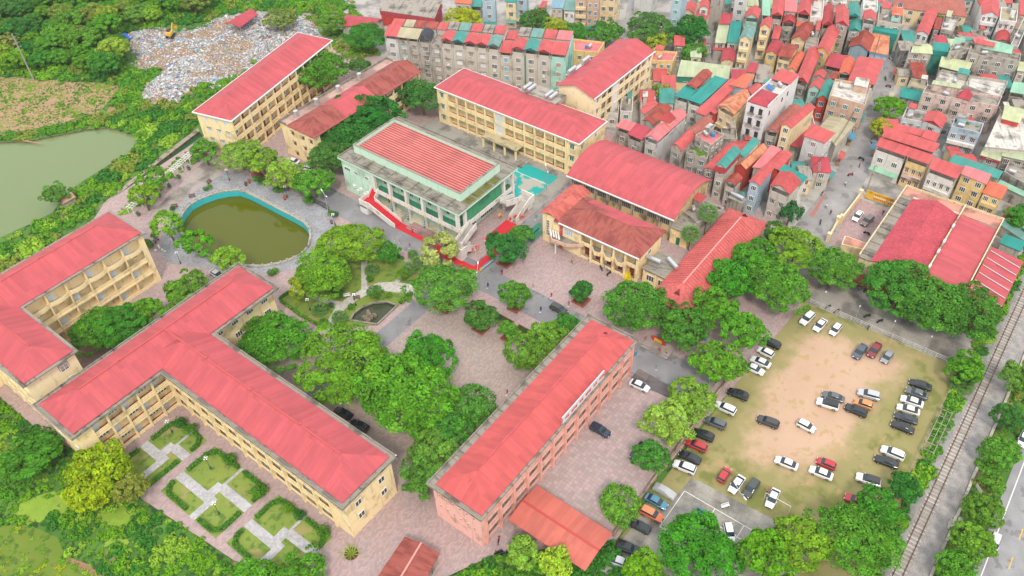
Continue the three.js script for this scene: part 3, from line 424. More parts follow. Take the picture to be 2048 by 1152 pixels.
{ // three-storey classrooms with green doors
  const h = 12, q = thing('classroom_building', 'yellow three-storey classroom building with green doors facing the teal court', 'building', [53, 0, -38]);
  const P = ringOf(45.7, 60, -64.2, -11.4);
  new G().slab(ringOf(47.6, 59.4, -63.6, -12), 0, h - 0.2).slab(ringOf(46.3, 47.6, -63.6, -59.4), 0, h - 0.2).slab(ringOf(46.3, 47.6, -16.2, -12), 0, h - 0.2).mesh('wall', M.yellow, q);
  slabPart(q, 'gutter', M.trim, P, h - 0.2, h); roofGeo(inset(P, 0.3), h + 0.1, 'hip', 2.3, 0).mesh('roof', M.roofRed, q);
  const f = new Face(q, 46.3, -59.4, 46.3, -16.2); const block = mat('#dfe3e6', null, 0.8);
  gallery(f, 0, f.L, 3, 3.85, 1.3, 12, { cw: 0.5, bay: (F, c, y, k, b, bw, d) => { if (b === 5 && k) { const g = new G(); for (let i = 0; i < 8; i++) { F.add(g, c - bw / 2 + 0.25 + i * (bw - 0.5) / 8, c - bw / 2 + 0.4 + i * (bw - 0.5) / 8, y + 0.2, y + 3.4, -0.12, 0.02); } for (let i = 0; i < 8; i++) F.add(g, c - bw / 2 + 0.25, c + bw / 2 - 0.25, y + 0.3 + i * 0.42, y + 0.42 + i * 0.42, -0.1, 0.0); g.mesh('breeze_block_screen', block, q); } else F.door(c + bw * 0.2, y + 0.2, 1.0, 2.3, M.doorGreen, d); } });
  for (let k = 0; k < 3; k++) { f.win(-2.1, k * 3.85 + 1.4, 1.3, 1.5, { pm: M.doorGreen, hood: 1 }); f.win(f.L + 2.1, k * 3.85 + 1.4, 1.5, 1.6, { pm: M.doorGreen, hood: 1 }); }
  const fe = new Face(q, 46.3, -12, 59.4, -12); for (let k = 0; k < 3; k++) { fe.win(1.6, k * 3.85 + 1.4, 1.1, 1.5, { pm: M.doorGreen, hood: 1 }); fe.win(8.4, k * 3.85 + 1.6, 1.1, 1.4, { pm: M.doorGreen }); }
  // entrance canopy
  f.part('canopy', mat('#c3b795', T.grime, 0.9), 15.5, 28.5, 3.6, 3.9, 0.2, 3.6); for (const s of [16, 20, 24, 28]) f.part('canopy_post', M.yellow, s - 0.25, s + 0.25, 0, 3.6, 3.0, 3.5); for (let i = 0; i < 3; i++) f.part('step', M.cement, 14.5 - i, 29.5 + i, 0.1, 0.55 - i * 0.15, 0.2, 4.4 + i * 0.5);
}
{ // four-storey gable block
  const h = 14.5, q = thing('classroom_building', 'tall yellow four-storey gabled school block behind the classrooms', 'building', [81, 0, -25]);
  slabPart(q, 'wall', M.cream, ringOf(64.8, 97.4, -31.6, -20.5), 0, h); slabPart(q, 'wall', M.cream, ringOf(64.8, 68.4, -20.5, -19.2), 0, h); slabPart(q, 'wall', M.cream, ringOf(94, 97.4, -20.5, -19.2), 0, h);
  for (const x of [64.8, 97.3]) new G().poly(x < 70 ? [[x, h, -31.6], [x, h, -19.2], [x, h + 2.2, -25.4]] : [[x, h, -19.2], [x, h, -31.6], [x, h + 2.2, -25.4]]).mesh('gable', M.cream, q);
  roofGeo([[64, -18.7], [98.2, -18.7], [98.2, -32.2], [64, -32.2]], h + 0.05, 'gable', 2.4, 1).mesh('roof', M.roofRed, q);
  new G().b(64, 98.2, h - 0.15, h + 0.12, -18.75, -18.45).mesh('gutter', M.trim, q);
  const f = new Face(q, 68.4, -19.2, 94, -19.2); gallery(f, 0, f.L, 4, 3.6, 1.3, 8, { wall: M.cream, bal: M.cream, bay: (F, c, y, k, b, bw, d) => { if (b === 2) F.part('lattice_panel', M.trim, c - bw / 2 + 0.3, c + bw / 2 - 0.3, y + 0.1, y + 3.2, -0.1, 0); else if (b % 2) F.door(c, y + 0.2, 1.2, 2.3, M.doorBrown, d); else F.win(c, y + 1, 1.8, 1.6, { mv: 3, d }); } });
  for (let k = 0; k < 4; k++) { f.win(-1.9, k * 3.6 + 1.2, 1.1, 1.5, { pm: M.doorBrown, hood: 1 }); f.win(f.L + 1.7, k * 3.6 + 1.2, 1.1, 1.5, { pm: M.doorBrown, hood: 1 }); }
}
{ // mint green assembly hall
  const h = 11, q = thing('assembly_hall', 'mint green assembly hall with ribbed red roof, white columns and outside stairs', 'building', [16, 0, -41]);
  const P = ringOf(4, 28.4, -62.6, -19.4);
  new G().slab(ringOf(7, 27.6, -62, -22.4), 0, h - 0.3).slab(ringOf(4.6, 7, -62, -50.2), 0, h - 0.3).mesh('wall', M.mint, q);
  slabPart(q, 'terrace', M.gutter, P, h - 0.3, h + 0.1);
  const rim = new G(); rim.b(4, 28.4, h + 0.1, h + 0.5, -62.6, -62.4).b(4, 28.4, h + 0.1, h + 0.5, -19.6, -19.4).b(4, 4.2, h + 0.1, h + 0.5, -62.4, -19.6).b(28.2, 28.4, h + 0.1, h + 0.5, -62.4, -19.6).mesh('terrace_rim', M.gutter, q);
  new G().b(3.96, 4.0, h - 0.35, h + 0.2, -62.6, -19.4).b(4, 28.4, h - 0.35, h + 0.2, -19.4, -19.36).mesh('eave_band', M.mint, q);
  for (let z = -57; z < -21; z += 4.1) new G().b(4.2, 8.4, h + 0.1, h + 0.4, z - 0.1, z + 0.1).mesh('terrace_divider', M.gutter, q); for (let x = 8.4; x < 28; x += 3.4) new G().b(x - 0.1, x + 0.1, h + 0.1, h + 0.4, -22.2, -19.6).mesh('terrace_divider', M.gutter, q);
  new G().b(5.6, 5.8, h + 0.1, h + 0.38, -49, -20).mesh('terrace_divider', M.gutter, q);
  const moss = mat('#6f7232', T.grime, 0.9); for (const x of [10.1, 13.5, 16.9, 20.3]) new G().b(x - 1.5, x + 1.5, h + 0.1, h + 0.14, -22.1, -19.8).mesh('planter_bed', moss, q);
  // raised roof with a parapet
  const pr = new G(), y1 = h + 2.6; pr.b(8.4, 8.7, h + 0.1, y1, -60.4, -22.4).b(8.7, 24.6, h + 0.1, y1, -22.7, -22.4).b(24.3, 24.6, h + 0.1, y1, -60.4, -22.7).b(8.7, 24.3, h + 0.1, y1, -60.4, -60.1).mesh('parapet', M.mint, q);
  new G().b(8.3, 8.8, y1, y1 + 0.1, -60.5, -22.3).b(8.8, 24.7, y1, y1 + 0.1, -22.8, -22.3).b(24.2, 24.7, y1, y1 + 0.1, -60.5, -22.8).b(8.8, 24.2, y1, y1 + 0.1, -60.5, -60).mesh('parapet_cap', M.gutter, q);
  roofGeo([[9, -23], [24.2, -23], [24.2, -59.9], [9, -59.9]], h + 1.5, 'shed', 0.02, 0).mesh('roof', M.roofPink, q);
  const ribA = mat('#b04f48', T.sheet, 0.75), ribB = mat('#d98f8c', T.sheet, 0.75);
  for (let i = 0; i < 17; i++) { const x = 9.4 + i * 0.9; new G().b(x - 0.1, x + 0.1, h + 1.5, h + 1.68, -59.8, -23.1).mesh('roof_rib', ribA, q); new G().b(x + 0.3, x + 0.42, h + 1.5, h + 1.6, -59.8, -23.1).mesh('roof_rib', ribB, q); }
  // front gallery: first floor deck, tall columns with banners
  const f = new Face(q, 4.6, -50.2, 4.6, -20.2); f.part('gallery_floor', M.greenFloor, 0, f.L, 5.0, 5.2, -2.4, 0); f.part('gallery_band', M.white, 0, f.L + 0.4, 4.5, 5.9, 0, 0.2); f.part('ground_floor', mat('#d9d2b8', T.conc, 0.9), 0, f.L, 0.06, 0.35, -2.4, 1);
  for (let i = 0; i < 6; i++) { const s = 0.4 + i * 5.85; f.part('column', M.white, s - 0.4, s + 0.4, 0.2, h - 0.3, -0.5, 0.35); }
  for (let i = 0; i < 9; i++) { f.win(2 + i * 3.2, 6.4, 1.2, 2.2, { d: -2.4, pm: M.glass }); f.win(2.6 + i * 3.2, 1.6, 1.6, 1.5, { d: -2.4, pm: M.glass }); }
  f.door(3, 0.35, 1.6, 2.6, M.glass, -2.4);
  const fl = new Face(q, 4.6, -62, 4.6, -50.2); for (const [s, w] of [[2, 2.2], [5.4, 1.4], [9.4, 1.4]]) fl.win(s, 7.4, w, 1.1, { mv: 3 }); for (let i = 0; i < 5; i++) fl.part('air_conditioner', M.trim, 3.4 + i * 1.3, 4.3 + i * 1.3, 2.6 - (i % 2) * 1.1, 3.4 - (i % 2) * 1.1, 0.05, 0.5);
  // side gallery
  const r = new Face(q, 4.6, -20.2, 27.6, -20.2); r.part('gallery_floor', M.greenFloor, 0.2, r.L, 5.0, 5.2, -2.2, 0); r.part('gallery_band', M.white, 0.4, r.L, 4.5, 5.9, 0.0, 0.2); r.part('green_wall', mat('#3f9b70', T.wall, 0.8), 3, 17.5, 5.9, h - 0.6, -0.3, -0.1);
  for (const s of [2.6, 18.6, 22.4]) r.part('column', M.white, s - 0.35, s + 0.35, 0.2, h - 0.3, -0.5, 0.3); for (const s of [6.5, 13.5]) r.win(s, 0.8, 5, 2.6, { mv: 6, d: -2.2 });
  // stairs: two flights with solid white balustrades
  const flight = (x0, z0, y0, x1, z1, y1, w, tread, side) => { const n = 14, dx = (x1 - x0) / n, dz = (z1 - z0) / n, L = Math.hypot(x1 - x0, z1 - z0), ux = -(z1 - z0) / L * w / 2, uz = (x1 - x0) / L * w / 2, st = new G(), al = Math.abs(dx) > Math.abs(dz);
    for (let i = 0; i < n; i++) { const y = y0 + (y1 - y0) * (i + 1) / n; st.box(x0 + dx * (i + 0.5), y - 0.3, z0 + dz * (i + 0.5), al ? Math.abs(dx) : w, 0.6, al ? w : Math.abs(dz)); } st.mesh('stair_flight', tread, q);
    for (const k of [-1, 1]) { const g = new G(), P4 = [[x0 + ux * k, y0, z0 + uz * k], [x1 + ux * k, y1, z1 + uz * k]]; const o = [ux / w * 0.36 * k, uz / w * 0.36 * k]; const A = P4[0], B = P4[1]; const lo = -0.8, hi = 1.15; const c = (p, y, e) => [p[0] + o[0] * e, p[1] + y, p[2] + o[1] * e];
      const quad = (a, b, d, e) => { g.poly([a, b, d, e]); }; quad(c(A, lo, 1), c(B, lo, 1), c(B, hi, 1), c(A, hi, 1)); quad(c(B, lo, 0), c(A, lo, 0), c(A, hi, 0), c(B, hi, 0)); quad(c(A, hi, 0), c(A, hi, 1), c(B, hi, 1), c(B, hi, 0)); quad(c(A, lo, 0), c(B, lo, 0), c(B, lo, 1), c(A, lo, 1)); quad(c(A, lo, 0), c(A, lo, 1), c(A, hi, 1), c(A, hi, 0)); quad(c(B, lo, 1), c(B, lo, 0), c(B, hi, 0), c(B, hi, 1)); g.mesh('stair_balustrade', M.white, q); } };
  const carpet = mat('#c52733', null, 0.95);
  flight(1.4, -39.2, 0.2, 1.4, -48.6, 3.2, 2.4, carpet); new G().b(0.0, 2.8, 2.6, 3.2, -51.4, -48.6).mesh('stair_landing', carpet, q); new G().b(-0.3, 0.0, 2.2, 4.4, -51.6, -48.6).b(0, 2.8, 2.2, 4.4, -51.6, -51.4).b(-0.3, 3, 0.1, 2.6, -51.6, -48.8).mesh('stair_wall', M.white, q);
  flight(2.8, -50, 3.2, 4.8, -50, 5.2, 2.2, carpet);
  flight(6.4, -17.2, 0.2, 2.2, -17.2, 2.8, 2.2, M.floor); new G().b(0.4, 2.2, 2.2, 2.8, -18.4, -16).mesh('stair_landing', M.floor, q); new G().b(0.1, 0.4, 1.6, 4, -18.6, -15.9).b(0.4, 2.3, 1.6, 4, -16.1, -15.9).b(0.3, 2.3, 0.1, 2.2, -18.4, -16.1).mesh('stair_wall', M.white, q); flight(2.0, -18.8, 2.8, 8.4, -18.8, 5.4, 2.0, M.floor);
  flight(20.6, -15.6, 0.2, 26.4, -15.6, 3.0, 2.2, M.floor); new G().b(26.4, 28.6, 2.4, 3, -18.4, -14.5).mesh('stair_landing', M.floor, q); new G().b(28.6, 28.9, 1.8, 4.2, -18.6, -14.3).b(26.4, 28.6, 1.8, 4.2, -14.6, -14.3).b(26.5, 28.6, 0.1, 2.4, -18.3, -14.7).mesh('stair_wall', M.white, q); flight(26.2, -18, 3, 20, -18, 5.4, 2.0, M.floor);
  for (let i = 0; i < 3; i++) new G().b(1.6 + i * 0.6, 4.6, 0.1 + i * 0.14, 0.24 + i * 0.14, -36.8 + i * 0.3, -22.5 - i * 0.3).mesh('step', M.skirt.clone(), q).material = mat('#b58f8c', T.conc, 0.9);
  { const bw = 0.6; for (let i = 0; i < 5; i++) { const s = 6.25 + i * 5.85, c = f.at(s, 0.42); const b = thing('banner', ['teal column banner with gold top nearest the left hall stairs', 'second teal column banner from the left hall stairs', 'middle teal column banner on the hall front', 'fourth teal column banner from the left hall stairs', 'teal column banner with gold top at the hall corner'][i], 'banner', [c[0], 0, c[1]], 0, 'teal banners on the hall columns');
    new G().box(0, 2.4, 0, 0.12, 3.9, bw).geo(); mesh(new G().box(0, 2.5, 0, 0.1, 3.9, bw).geo(), mat('#0f7d7c', null, 0.8), 'cloth', b); mesh(new G().box(-0.02, 4.7, 0, 0.12, 0.5, bw * 0.9).tube([-0.02, 4.95, -0.2], [-0.02, 4.95, 0.2], 0.25, 0.25, 8).geo(), mat('#d3b13c', null, 0.6), 'gold_crest', b); for (let k = 0; k < 5; k++) mesh(new G().b(-0.09, -0.05, 3.9 - k * 0.62, 4.1 - k * 0.62, -0.2, 0.2).geo(), M.trim, 'print_line', b); } }
  const rc = (name, label, pts, y = 0.13) => { const s = sheet(name, pts, y, carpet); delete s.userData.kind; tag(s, label, 'carpet'); };
  rc('red_carpet', 'red carpet laid along the hall front from the left stairs', [[0.1, -39.4], [2.6, -39.4], [2.6, -24], [0.1, -24]]); rc('red_carpet', 'red carpet strip on the road at the hall corner', [[-1.6, -24.5], [0.6, -24.5], [0.6, -12.6], [12, -12.6], [12, -10.6], [-1.6, -10.6]]); rc('red_carpet', 'red carpet covering the broad steps at the side of the hall', [[10.4, -16.8], [19.6, -16.8], [19.6, -13.6], [10.4, -13.6]], 0.6); 
  for (let i = 0; i < 3; i++) new G().b(10.4 - i * 0.2, 19.6, 0.1, 0.55 - i * 0.16, -16.8, -13.6 + i * 0.5).mesh('step', carpet, q);
}
{ // barrel vaulted gymnasium
  const h = 7.6, q = thing('gymnasium', 'gymnasium with a plain red barrel-vaulted roof', 'building', [47, 0, 6.5]);
  slabPart(q, 'wall', mat('#d8c193', T.grime, 0.9), ringOf(38, 57, -8.9, 22.4), 0, h - 0.1);
  roofGeo([[37, 23.2], [57.8, 23.2], [57.8, -9.6], [37, -9.6]], h, 'barrel', 3.4, 0).mesh('roof', M.roofRed, q);
  const e = new G(), n = 12; for (let i = 0; i < n; i++) { const y = (t) => h + 3.3 * (1 - (2 * t - 1) ** 2), x = (t) => 38 + 19 * t, a = i / n, b = (i + 1) / n; e.poly([[x(a), h - 0.1, 22.4], [x(b), h - 0.1, 22.4], [x(b), y(b) - 0.2, 22.4], [x(a), y(a) - 0.2, 22.4]]); e.poly([[x(b), h - 0.1, -8.9], [x(a), h - 0.1, -8.9], [x(a), y(a) - 0.2, -8.9], [x(b), y(b) - 0.2, -8.9]]); } e.mesh('gable', mat('#cdb78c', T.grime, 0.9), q);
  new G().b(36.85, 37.1, h - 0.2, h + 0.1, -9.6, 23.2).mesh('gutter', M.trim, q);
  const f = new Face(q, 38, -8.9, 38, 22.4); for (let i = 0; i < 9; i++) { f.part('buttress', M.cement, 0.3 + i * 3.8, 0.8 + i * 3.8, 0, h - 0.2, 0, 0.4); if (i < 8) { f.win(2.5 + i * 3.8, 4.6, 2.7, 1.7, { mv: 5, fm: M.cement }); f.win(2.5 + i * 3.8, 1.6, 1.6, 1.2, { mv: 3, fm: M.cement }); } }
  const fe = new Face(q, 38, 22.4, 57, 22.4); for (let i = 0; i < 4; i++) fe.win(3 + i * 4.4, 3, 2.4, 2, { mv: 4, fm: M.cement });
  // porch on the south end
  slabPart(q, 'porch', M.yellow, ringOf(37.4, 43, 22.4, 27.2), 0, 5); slabPart(q, 'porch_roof', M.gutter, ringOf(37, 43.4, 22.41, 27.6), 5, 5.25); new Face(q, 37.4, 22.4, 37.4, 27.2).door(2.4, 0.2, 1, 2.3, M.doorGreen);
}
{ // administration block
  const h = 8.8, q = thing('office_building', 'yellow two-storey office with brown hipped roof, angular porch and planted balconies', 'building', [25, 0, 10]);
  new G().slab(ringOf(20.8, 30.4, 0.6, 23.4), 0, h).slab(ringOf(19.2, 30.4, -4.6, 0.6), 0, h + 0.2).slab(ringOf(19.2, 20.8, 0.6, 7), 0, h).mesh('wall', M.yellow, q);
  roofGeo([[18.2, 24.2], [31.2, 24.2], [31.2, -0.6], [18.2, -0.6]], h, 'hip', 2.7, 0).mesh('roof', M.roofBrown, q);
  { const g = new G(), y = (x) => h + 2.7 * (31.2 - x) / 6.5 + 0.03; g.poly([[28.1, y(28.1), 3], [28.1, y(28.1), 10], [31.25, y(31.25), 10], [31.25, y(31.25), 3]]); g.poly([[24.8, y(24.8), 10], [24.8, y(24.8), 17.4], [31.25, y(31.25), 23.6], [31.25, y(31.25), 10]]); g.mesh('new_roof_sheet', M.roofRed, q); }
  roofGeo([[18.6, 0.9], [33, 0.9], [33, -5.2], [18.6, -5.2]], h + 0.3, 'gable', 1.1, 1).mesh('roof', mat('#c0675f', T.rust, 0.8), q);
  new G().b(18.05, 18.35, h - 0.15, h + 0.1, 1, 24.2).mesh('gutter', M.trim, q);
  const f = new Face(q, 19.2, 7, 19.2, 23.4), bw = f.L / 5; f.part('corridor_floor', M.floor, 0, f.L, 4.1, 4.3, -1.6, 0); f.part('top_beam', M.yellow, 0, f.L, h - 0.6, h, -0.3, 0.05); for (let b = 0; b <= 5; b++) f.part('column', M.yellow, b * bw - 0.3, b * bw + 0.3, 0, h, -0.4, 0.3);
  const leaf = mat('#3f7a2c', null, 0.9); for (let b = 0; b < 5; b++) { const c = (b + 0.5) * bw; f.door(c + 0.7, 4.3, 1, 2.3, M.doorBrown, -1.6); f.door(c - 0.5, 0.2, 1.2, 2.3, M.doorBrown, -1.6); if (b === 0 || b === 4) f.part('balustrade', M.yellow, c - bw / 2 + 0.3, c + bw / 2 - 0.3, 4.2, 5.4, -0.2, 0); else { const A = f.at(c - bw / 2 + 0.3, 0.1), B = f.at(c, 1.2), D = f.at(c + bw / 2 - 0.3, 1.0), E = f.at(c + bw / 2 - 0.3, 0.1), g = new G(); for (const [p, s] of [[A, B], [B, D], [D, E]]) g.bar([p[0], 4.6, p[1]], [s[0], 4.6, s[1]], 0.16, 1.1); g.slab([A, E, D, B], 4.0, 4.2); g.mesh('balcony', M.yellow, q); } f.part('balustrade', M.yellow, c - bw / 2 + 0.3, c + bw / 2 - 0.3, 0.1, 0.8, -0.2, 0); }
  const fl = new Face(q, 19.2, -4.6, 19.2, 7); fl.win(1.7, 2.4, 1.0, 5, { mv: 2, mh: 6 }); fl.win(8, 5.2, 2.6, 1.9, { mv: 4, pm: mat('#b8c2cc', null, 0.4) }); fl.part('brick_pier', M.tileRed, 5.4, 6.2, 0, h, 0, 0.3);
  { const g = new G(); g.slab([[19.2, -2.6], [16.2, 0.4], [16.6, 4.4], [19.2, 8.2]], 3.9, 4.3); g.mesh('porch_roof', M.gutter, q); const e = new G(); e.bar([19.1, 4.35, -2.6], [16.2, 4.35, 0.4], 0.3, 0.9).bar([16.2, 4.35, 0.4], [16.6, 4.35, 4.4], 0.3, 0.9).bar([16.6, 4.35, 4.4], [19.1, 4.35, 8.2], 0.3, 0.9); e.mesh('porch_edge', mat('#d9b8ae', T.wall, 0.9), q); for (let i = 0; i < 4; i++) new G().bar([18.9, 5 + i * 0.02, -2 + i * 0.8], [16.9, 4.9, -0.2 + i * 0.8], 0.4, 0.12).mesh('porch_slat', M.white, q); new G().tube([16.7, 0, 1.2], [16.7, 4, 1.2], 0.22, 0.22, 10).mesh('porch_post', M.white, q); }
  const fe = new Face(q, 20.8, 23.4, 30.4, 23.4); fe.win(4, 5.4, 1.4, 1.5); 
}
{ // annex with solar heaters
  const q = thing('annex_building', 'low flat-roofed annex with solar water heaters beside the office', 'building', [24, 0, 28]);
  slabPart(q, 'wall', M.yellow, ringOf(20.6, 27.6, 24.6, 31.4), 0, 4.2); slabPart(q, 'roof_slab', M.gutter, ringOf(20.2, 28, 24.2, 31.8), 4.2, 4.45);
  const f = new Face(q, 20.6, 24.6, 20.6, 31.4); for (let i = 0; i < 3; i++) f.part('column', M.yellow, i * 3.2, i * 3.2 + 0.5, 0, 4.2, 0, 0.4); for (let i = 0; i < 2; i++) f.win(1.9 + i * 3.2, 1.2, 2, 1.8, { mv: 3 });
}
{ // long single-storey hall under tiles
  const mRib = mat('#c95f5c', T.sheet, 0.75);
  const h = 4.6, q = thing('canteen_building', 'long single-storey building with red tiled hipped roof beside the tree row', 'building', [34, 0, 36]);
  slabPart(q, 'wall', mat('#d9b98e', T.wall, 0.88), ringOf(14.2, 52, 31.8, 40.4), 0, h);
  roofGeo(ringOf(12.6, 53.4, 30.6, 41.6), h, 'hip', 3.1, 1).mesh('roof', M.tileRed, q); ridgeCaps(q, [18.1, 36.1], [47.9, 36.1], h + 3.05, mat('#d98b85', null, 0.8));
  for (let x = 18.6; x < 48; x += 0.95) for (const k of [-1, 1]) new G().bar([x, h + 3.1, 36.1 + k * 0.15], [x, h + 0.06, 36.1 + k * 5.45], 0.14, 0.1).mesh('roof_rib', mRib, q);
  for (const [x, s] of [[15.4, -1], [50.6, 1]]) new G().poly([[x, h + 1.6, 35.3], [x, h + 1.6, 36.9], [x - s * 0.2, h + 2.6, 36.1]]).poly([[x, h + 1.6, 36.9], [x, h + 1.6, 35.3], [x - s * 1.4, h + 2.5, 36.1]]).mesh('roof_dormer', mat('#7e2f2b', null, 0.8), q);
  const f = new Face(q, 14.2, 31.8, 14.2, 40.4); for (let i = 0; i < 3; i++) f.win(1.6 + i * 2.7, 1, 1.6, 1.8); const g = new Face(q, 14.2, 40.4, 52, 40.4); for (let i = 0; i < 9; i++) g.win(2.2 + i * 4.1, 1, 1.8, 1.8, { mv: 3 });
}
{ // carport and shed
  const q = thing('carport', 'open carport with an orange-red sheet roof beside the pink building', 'carport', [-47.5, 0, 47]);
  roofGeo([[-52, 38.9], [-52, 56], [-47.6, 56], [-47.6, 38.9]], 2.9, 'shed', 0.75, 0).mesh('roof', mat('#c8695a', T.sheet, 0.65), q); roofGeo([[-47.55, 38.9], [-47.55, 56], [-42.9, 56], [-42.9, 38.9]], 3.65, 'shed', -0.7, 0).mesh('roof', mat('#c8695a', T.sheet, 0.65), q);
  new G().b(-47.75, -47.35, 3.62, 3.72, 38.9, 56).mesh('ridge_cap', mat('#b5453c', null, 0.7), q); for (const z of [40, 45, 50, 55]) for (const x of [-51.6, -43.4]) new G().tube([x, 0, z], [x, 2.9, z], 0.07, 0.07, 8).mesh('post', M.steel, q);
  const s = thing('storage_shed', 'small shed with brown gable roof at the bottom edge', 'shed', [-78, 0, 27]); const P = [[-76.28,27.59],[-71.26,34.96],[-64.83,33.18],[-66.18,25.88]];
  const I = inset(P, 0.4); slabPart(s, 'wall', M.cement, I, 0, 3.1); roofGeo([P[0], P[1], P[2], P[3]], 3.15, 'gable', 0.7, 0).mesh('roof', M.roofBrown, s); ridgeCaps(s, lerp2(P[0], P[1], 0.5), lerp2(P[3], P[2], 0.5), 3.9, mat('#cf8e86', null, 0.8));
}
{ // warehouse by the railway
  const h = 7, q = thing('warehouse', 'large red-roofed warehouse with concrete gutter strip beside the forecourt', 'building', [66, 0, 75]);
  slabPart(q, 'wall', M.cream, ringOf(51.6, 84.6, 65.2, 88.6), 0, h - 0.2);
  const g = new G(); g.b(51.3, 84.9, h - 0.2, h, 64.9, 67.9).b(80.6, 84.9, h - 0.2, h, 67.9, 88.9).mesh('gutter', M.gutter, q);
  const pr = new G(); pr.b(51.3, 84.9, h, h + 0.7, 64.9, 65.15).b(84.65, 84.9, h, h + 0.7, 65.15, 88.9).b(51.3, 84.65, h, h + 1.0, 79.5, 79.8).b(51.3, 84.65, h, h + 0.7, 88.65, 88.9).mesh('parapet', mat('#e3d6b4', T.grime, 0.9), q);
  for (let x = 54; x < 80; x += 4.2) new G().b(x, x + 0.15, h, h + 0.3, 65.2, 67.8).mesh('gutter_divider', M.gutter, q);
  slabPart(q, 'terrace', mat('#d99a86', T.conc, 0.9), ringOf(81, 84.6, 65.3, 88.6), h, h + 0.15);
  roofGeo(ringOf(51.3, 80.6, 67.9, 79.4), h + 0.1, 'gable', 1.9, 1).mesh('roof', mat('#c94a58', T.tile, 0.7), q); roofGeo(ringOf(51.3, 80.4, 79.9, 88.6), h - 0.1, 'shed', 0.6, 0).mesh('roof', M.roofRed, q);
  new G().b(80.4, 81, h + 0.1, h + 0.5, 68, 79.4).mesh('roof_flashing', mat('#cfc7be', T.grime, 0.8), q);
  for (const x of [56, 62.5, 67, 74]) new G().box(x, h + 1.2, 79.7, 1.1, 0.5, 0.5).mesh('roof_vent', M.trim, q);
  const l = thing('lean_to_roof', 'low red lean-to roof crossed by pale bars beside the railway', 'shed', [64, 0, 93]); slabPart(l, 'wall', M.cement, ringOf(53, 75.6, 89.4, 96.2), 0, 3.6); roofGeo(ringOf(52.4, 76.4, 89.1, 96.8), 3.7, 'shed', 0.9, 0).mesh('roof', M.roofRed, l); for (let i = 0; i < 7; i++) new G().bar([54 + i * 3.2, 3.92, 96.6], [55.4 + i * 3.2, 4.72, 89.4], 0.22, 0.1).mesh('roof_bar', mat('#b9bcc4', null, 0.6), l);
  const p = thing('parking_shed', 'rust-red motorbike shelter roof under the large trees', 'shed', [49.2, 0, 76]); roofGeo(ringOf(47, 51, 58, 95), 2.6, 'shed', 0.02, 0).mesh('roof', mat('#a5544c', T.rust, 0.8), p); for (let z = 59; z < 95; z += 5) for (const x of [47.3, 50.7]) new G().tube([x, 0, z], [x, 2.55, z], 0.06, 0.06, 6).mesh('post', M.steel, p);
}
// ---------- town ----------
const RC = { r: ['#c65655', T.sheet], R: ['#b54345', T.sheet], d: ['#b4404c', T.sheet], b: ['#a04a3e', T.rust], o: ['#d96b4e', T.sheet], p: ['#d8787b', T.sheet], t: ['#1f8f86', T.sheet], T: ['#3f948a', T.sheet], g: ['#8fc0a4', T.sheet], v: ['#b3bd98', T.sheet], V: ['#bfc79a', T.sheet], k: ['#a29c95', T.grime], w: ['#d3d1cd', T.grime], c: ['#cf8f6d', T.rust], e: ['#b3a98a', T.sheet], s: ['#b96a5c', T.tile], x: ['#c9504e', T.tile], B: ['#7ea3b5', T.sheet], q: ['#6f9a92', T.sheet] };
const WC = { g: ['#b6b2ac', T.grime], G: ['#c2bfb9', T.wall], w: ['#d8d8d6', T.wall], W: ['#dfe3e8', T.wall], y: ['#e0c78c', T.wall], c: ['#e6d5ae', T.wall], b: ['#a9c3d6', T.wall], B: ['#8fa9ba', T.wall], m: ['#a5d8cf', T.wall], p: ['#d9c3bd', T.grime], t: ['#3c8f83', T.wall], r: ['#c4473f', T.wall], l: ['#c9cdd1', T.wall], n: ['#c8ac9a', T.wall] };
const roofM = (k) => paint(RC[k][0], RC[k][1], 0.68), wallM = (k) => paint(WC[k][0], WC[k][1], 0.9);
const paneMs = [M.glass, M.glass, mat('#2f3a40', null, 0.15), mat('#5c4038', null, 0.5), mat('#3d7076', null, 0.3)];
const TOWN = 'houses of the crowded town';
function ring4(pts) { const [a, b, c] = pts, d = pts[3] || [b[0] + c[0] - a[0], b[1] + c[1] - a[1]]; return [a, b, d, c]; }
const centre = (P) => [0, 1].map((i) => (P[0][i] + P[1][i] + P[2][i] + P[3][i]) / 4);
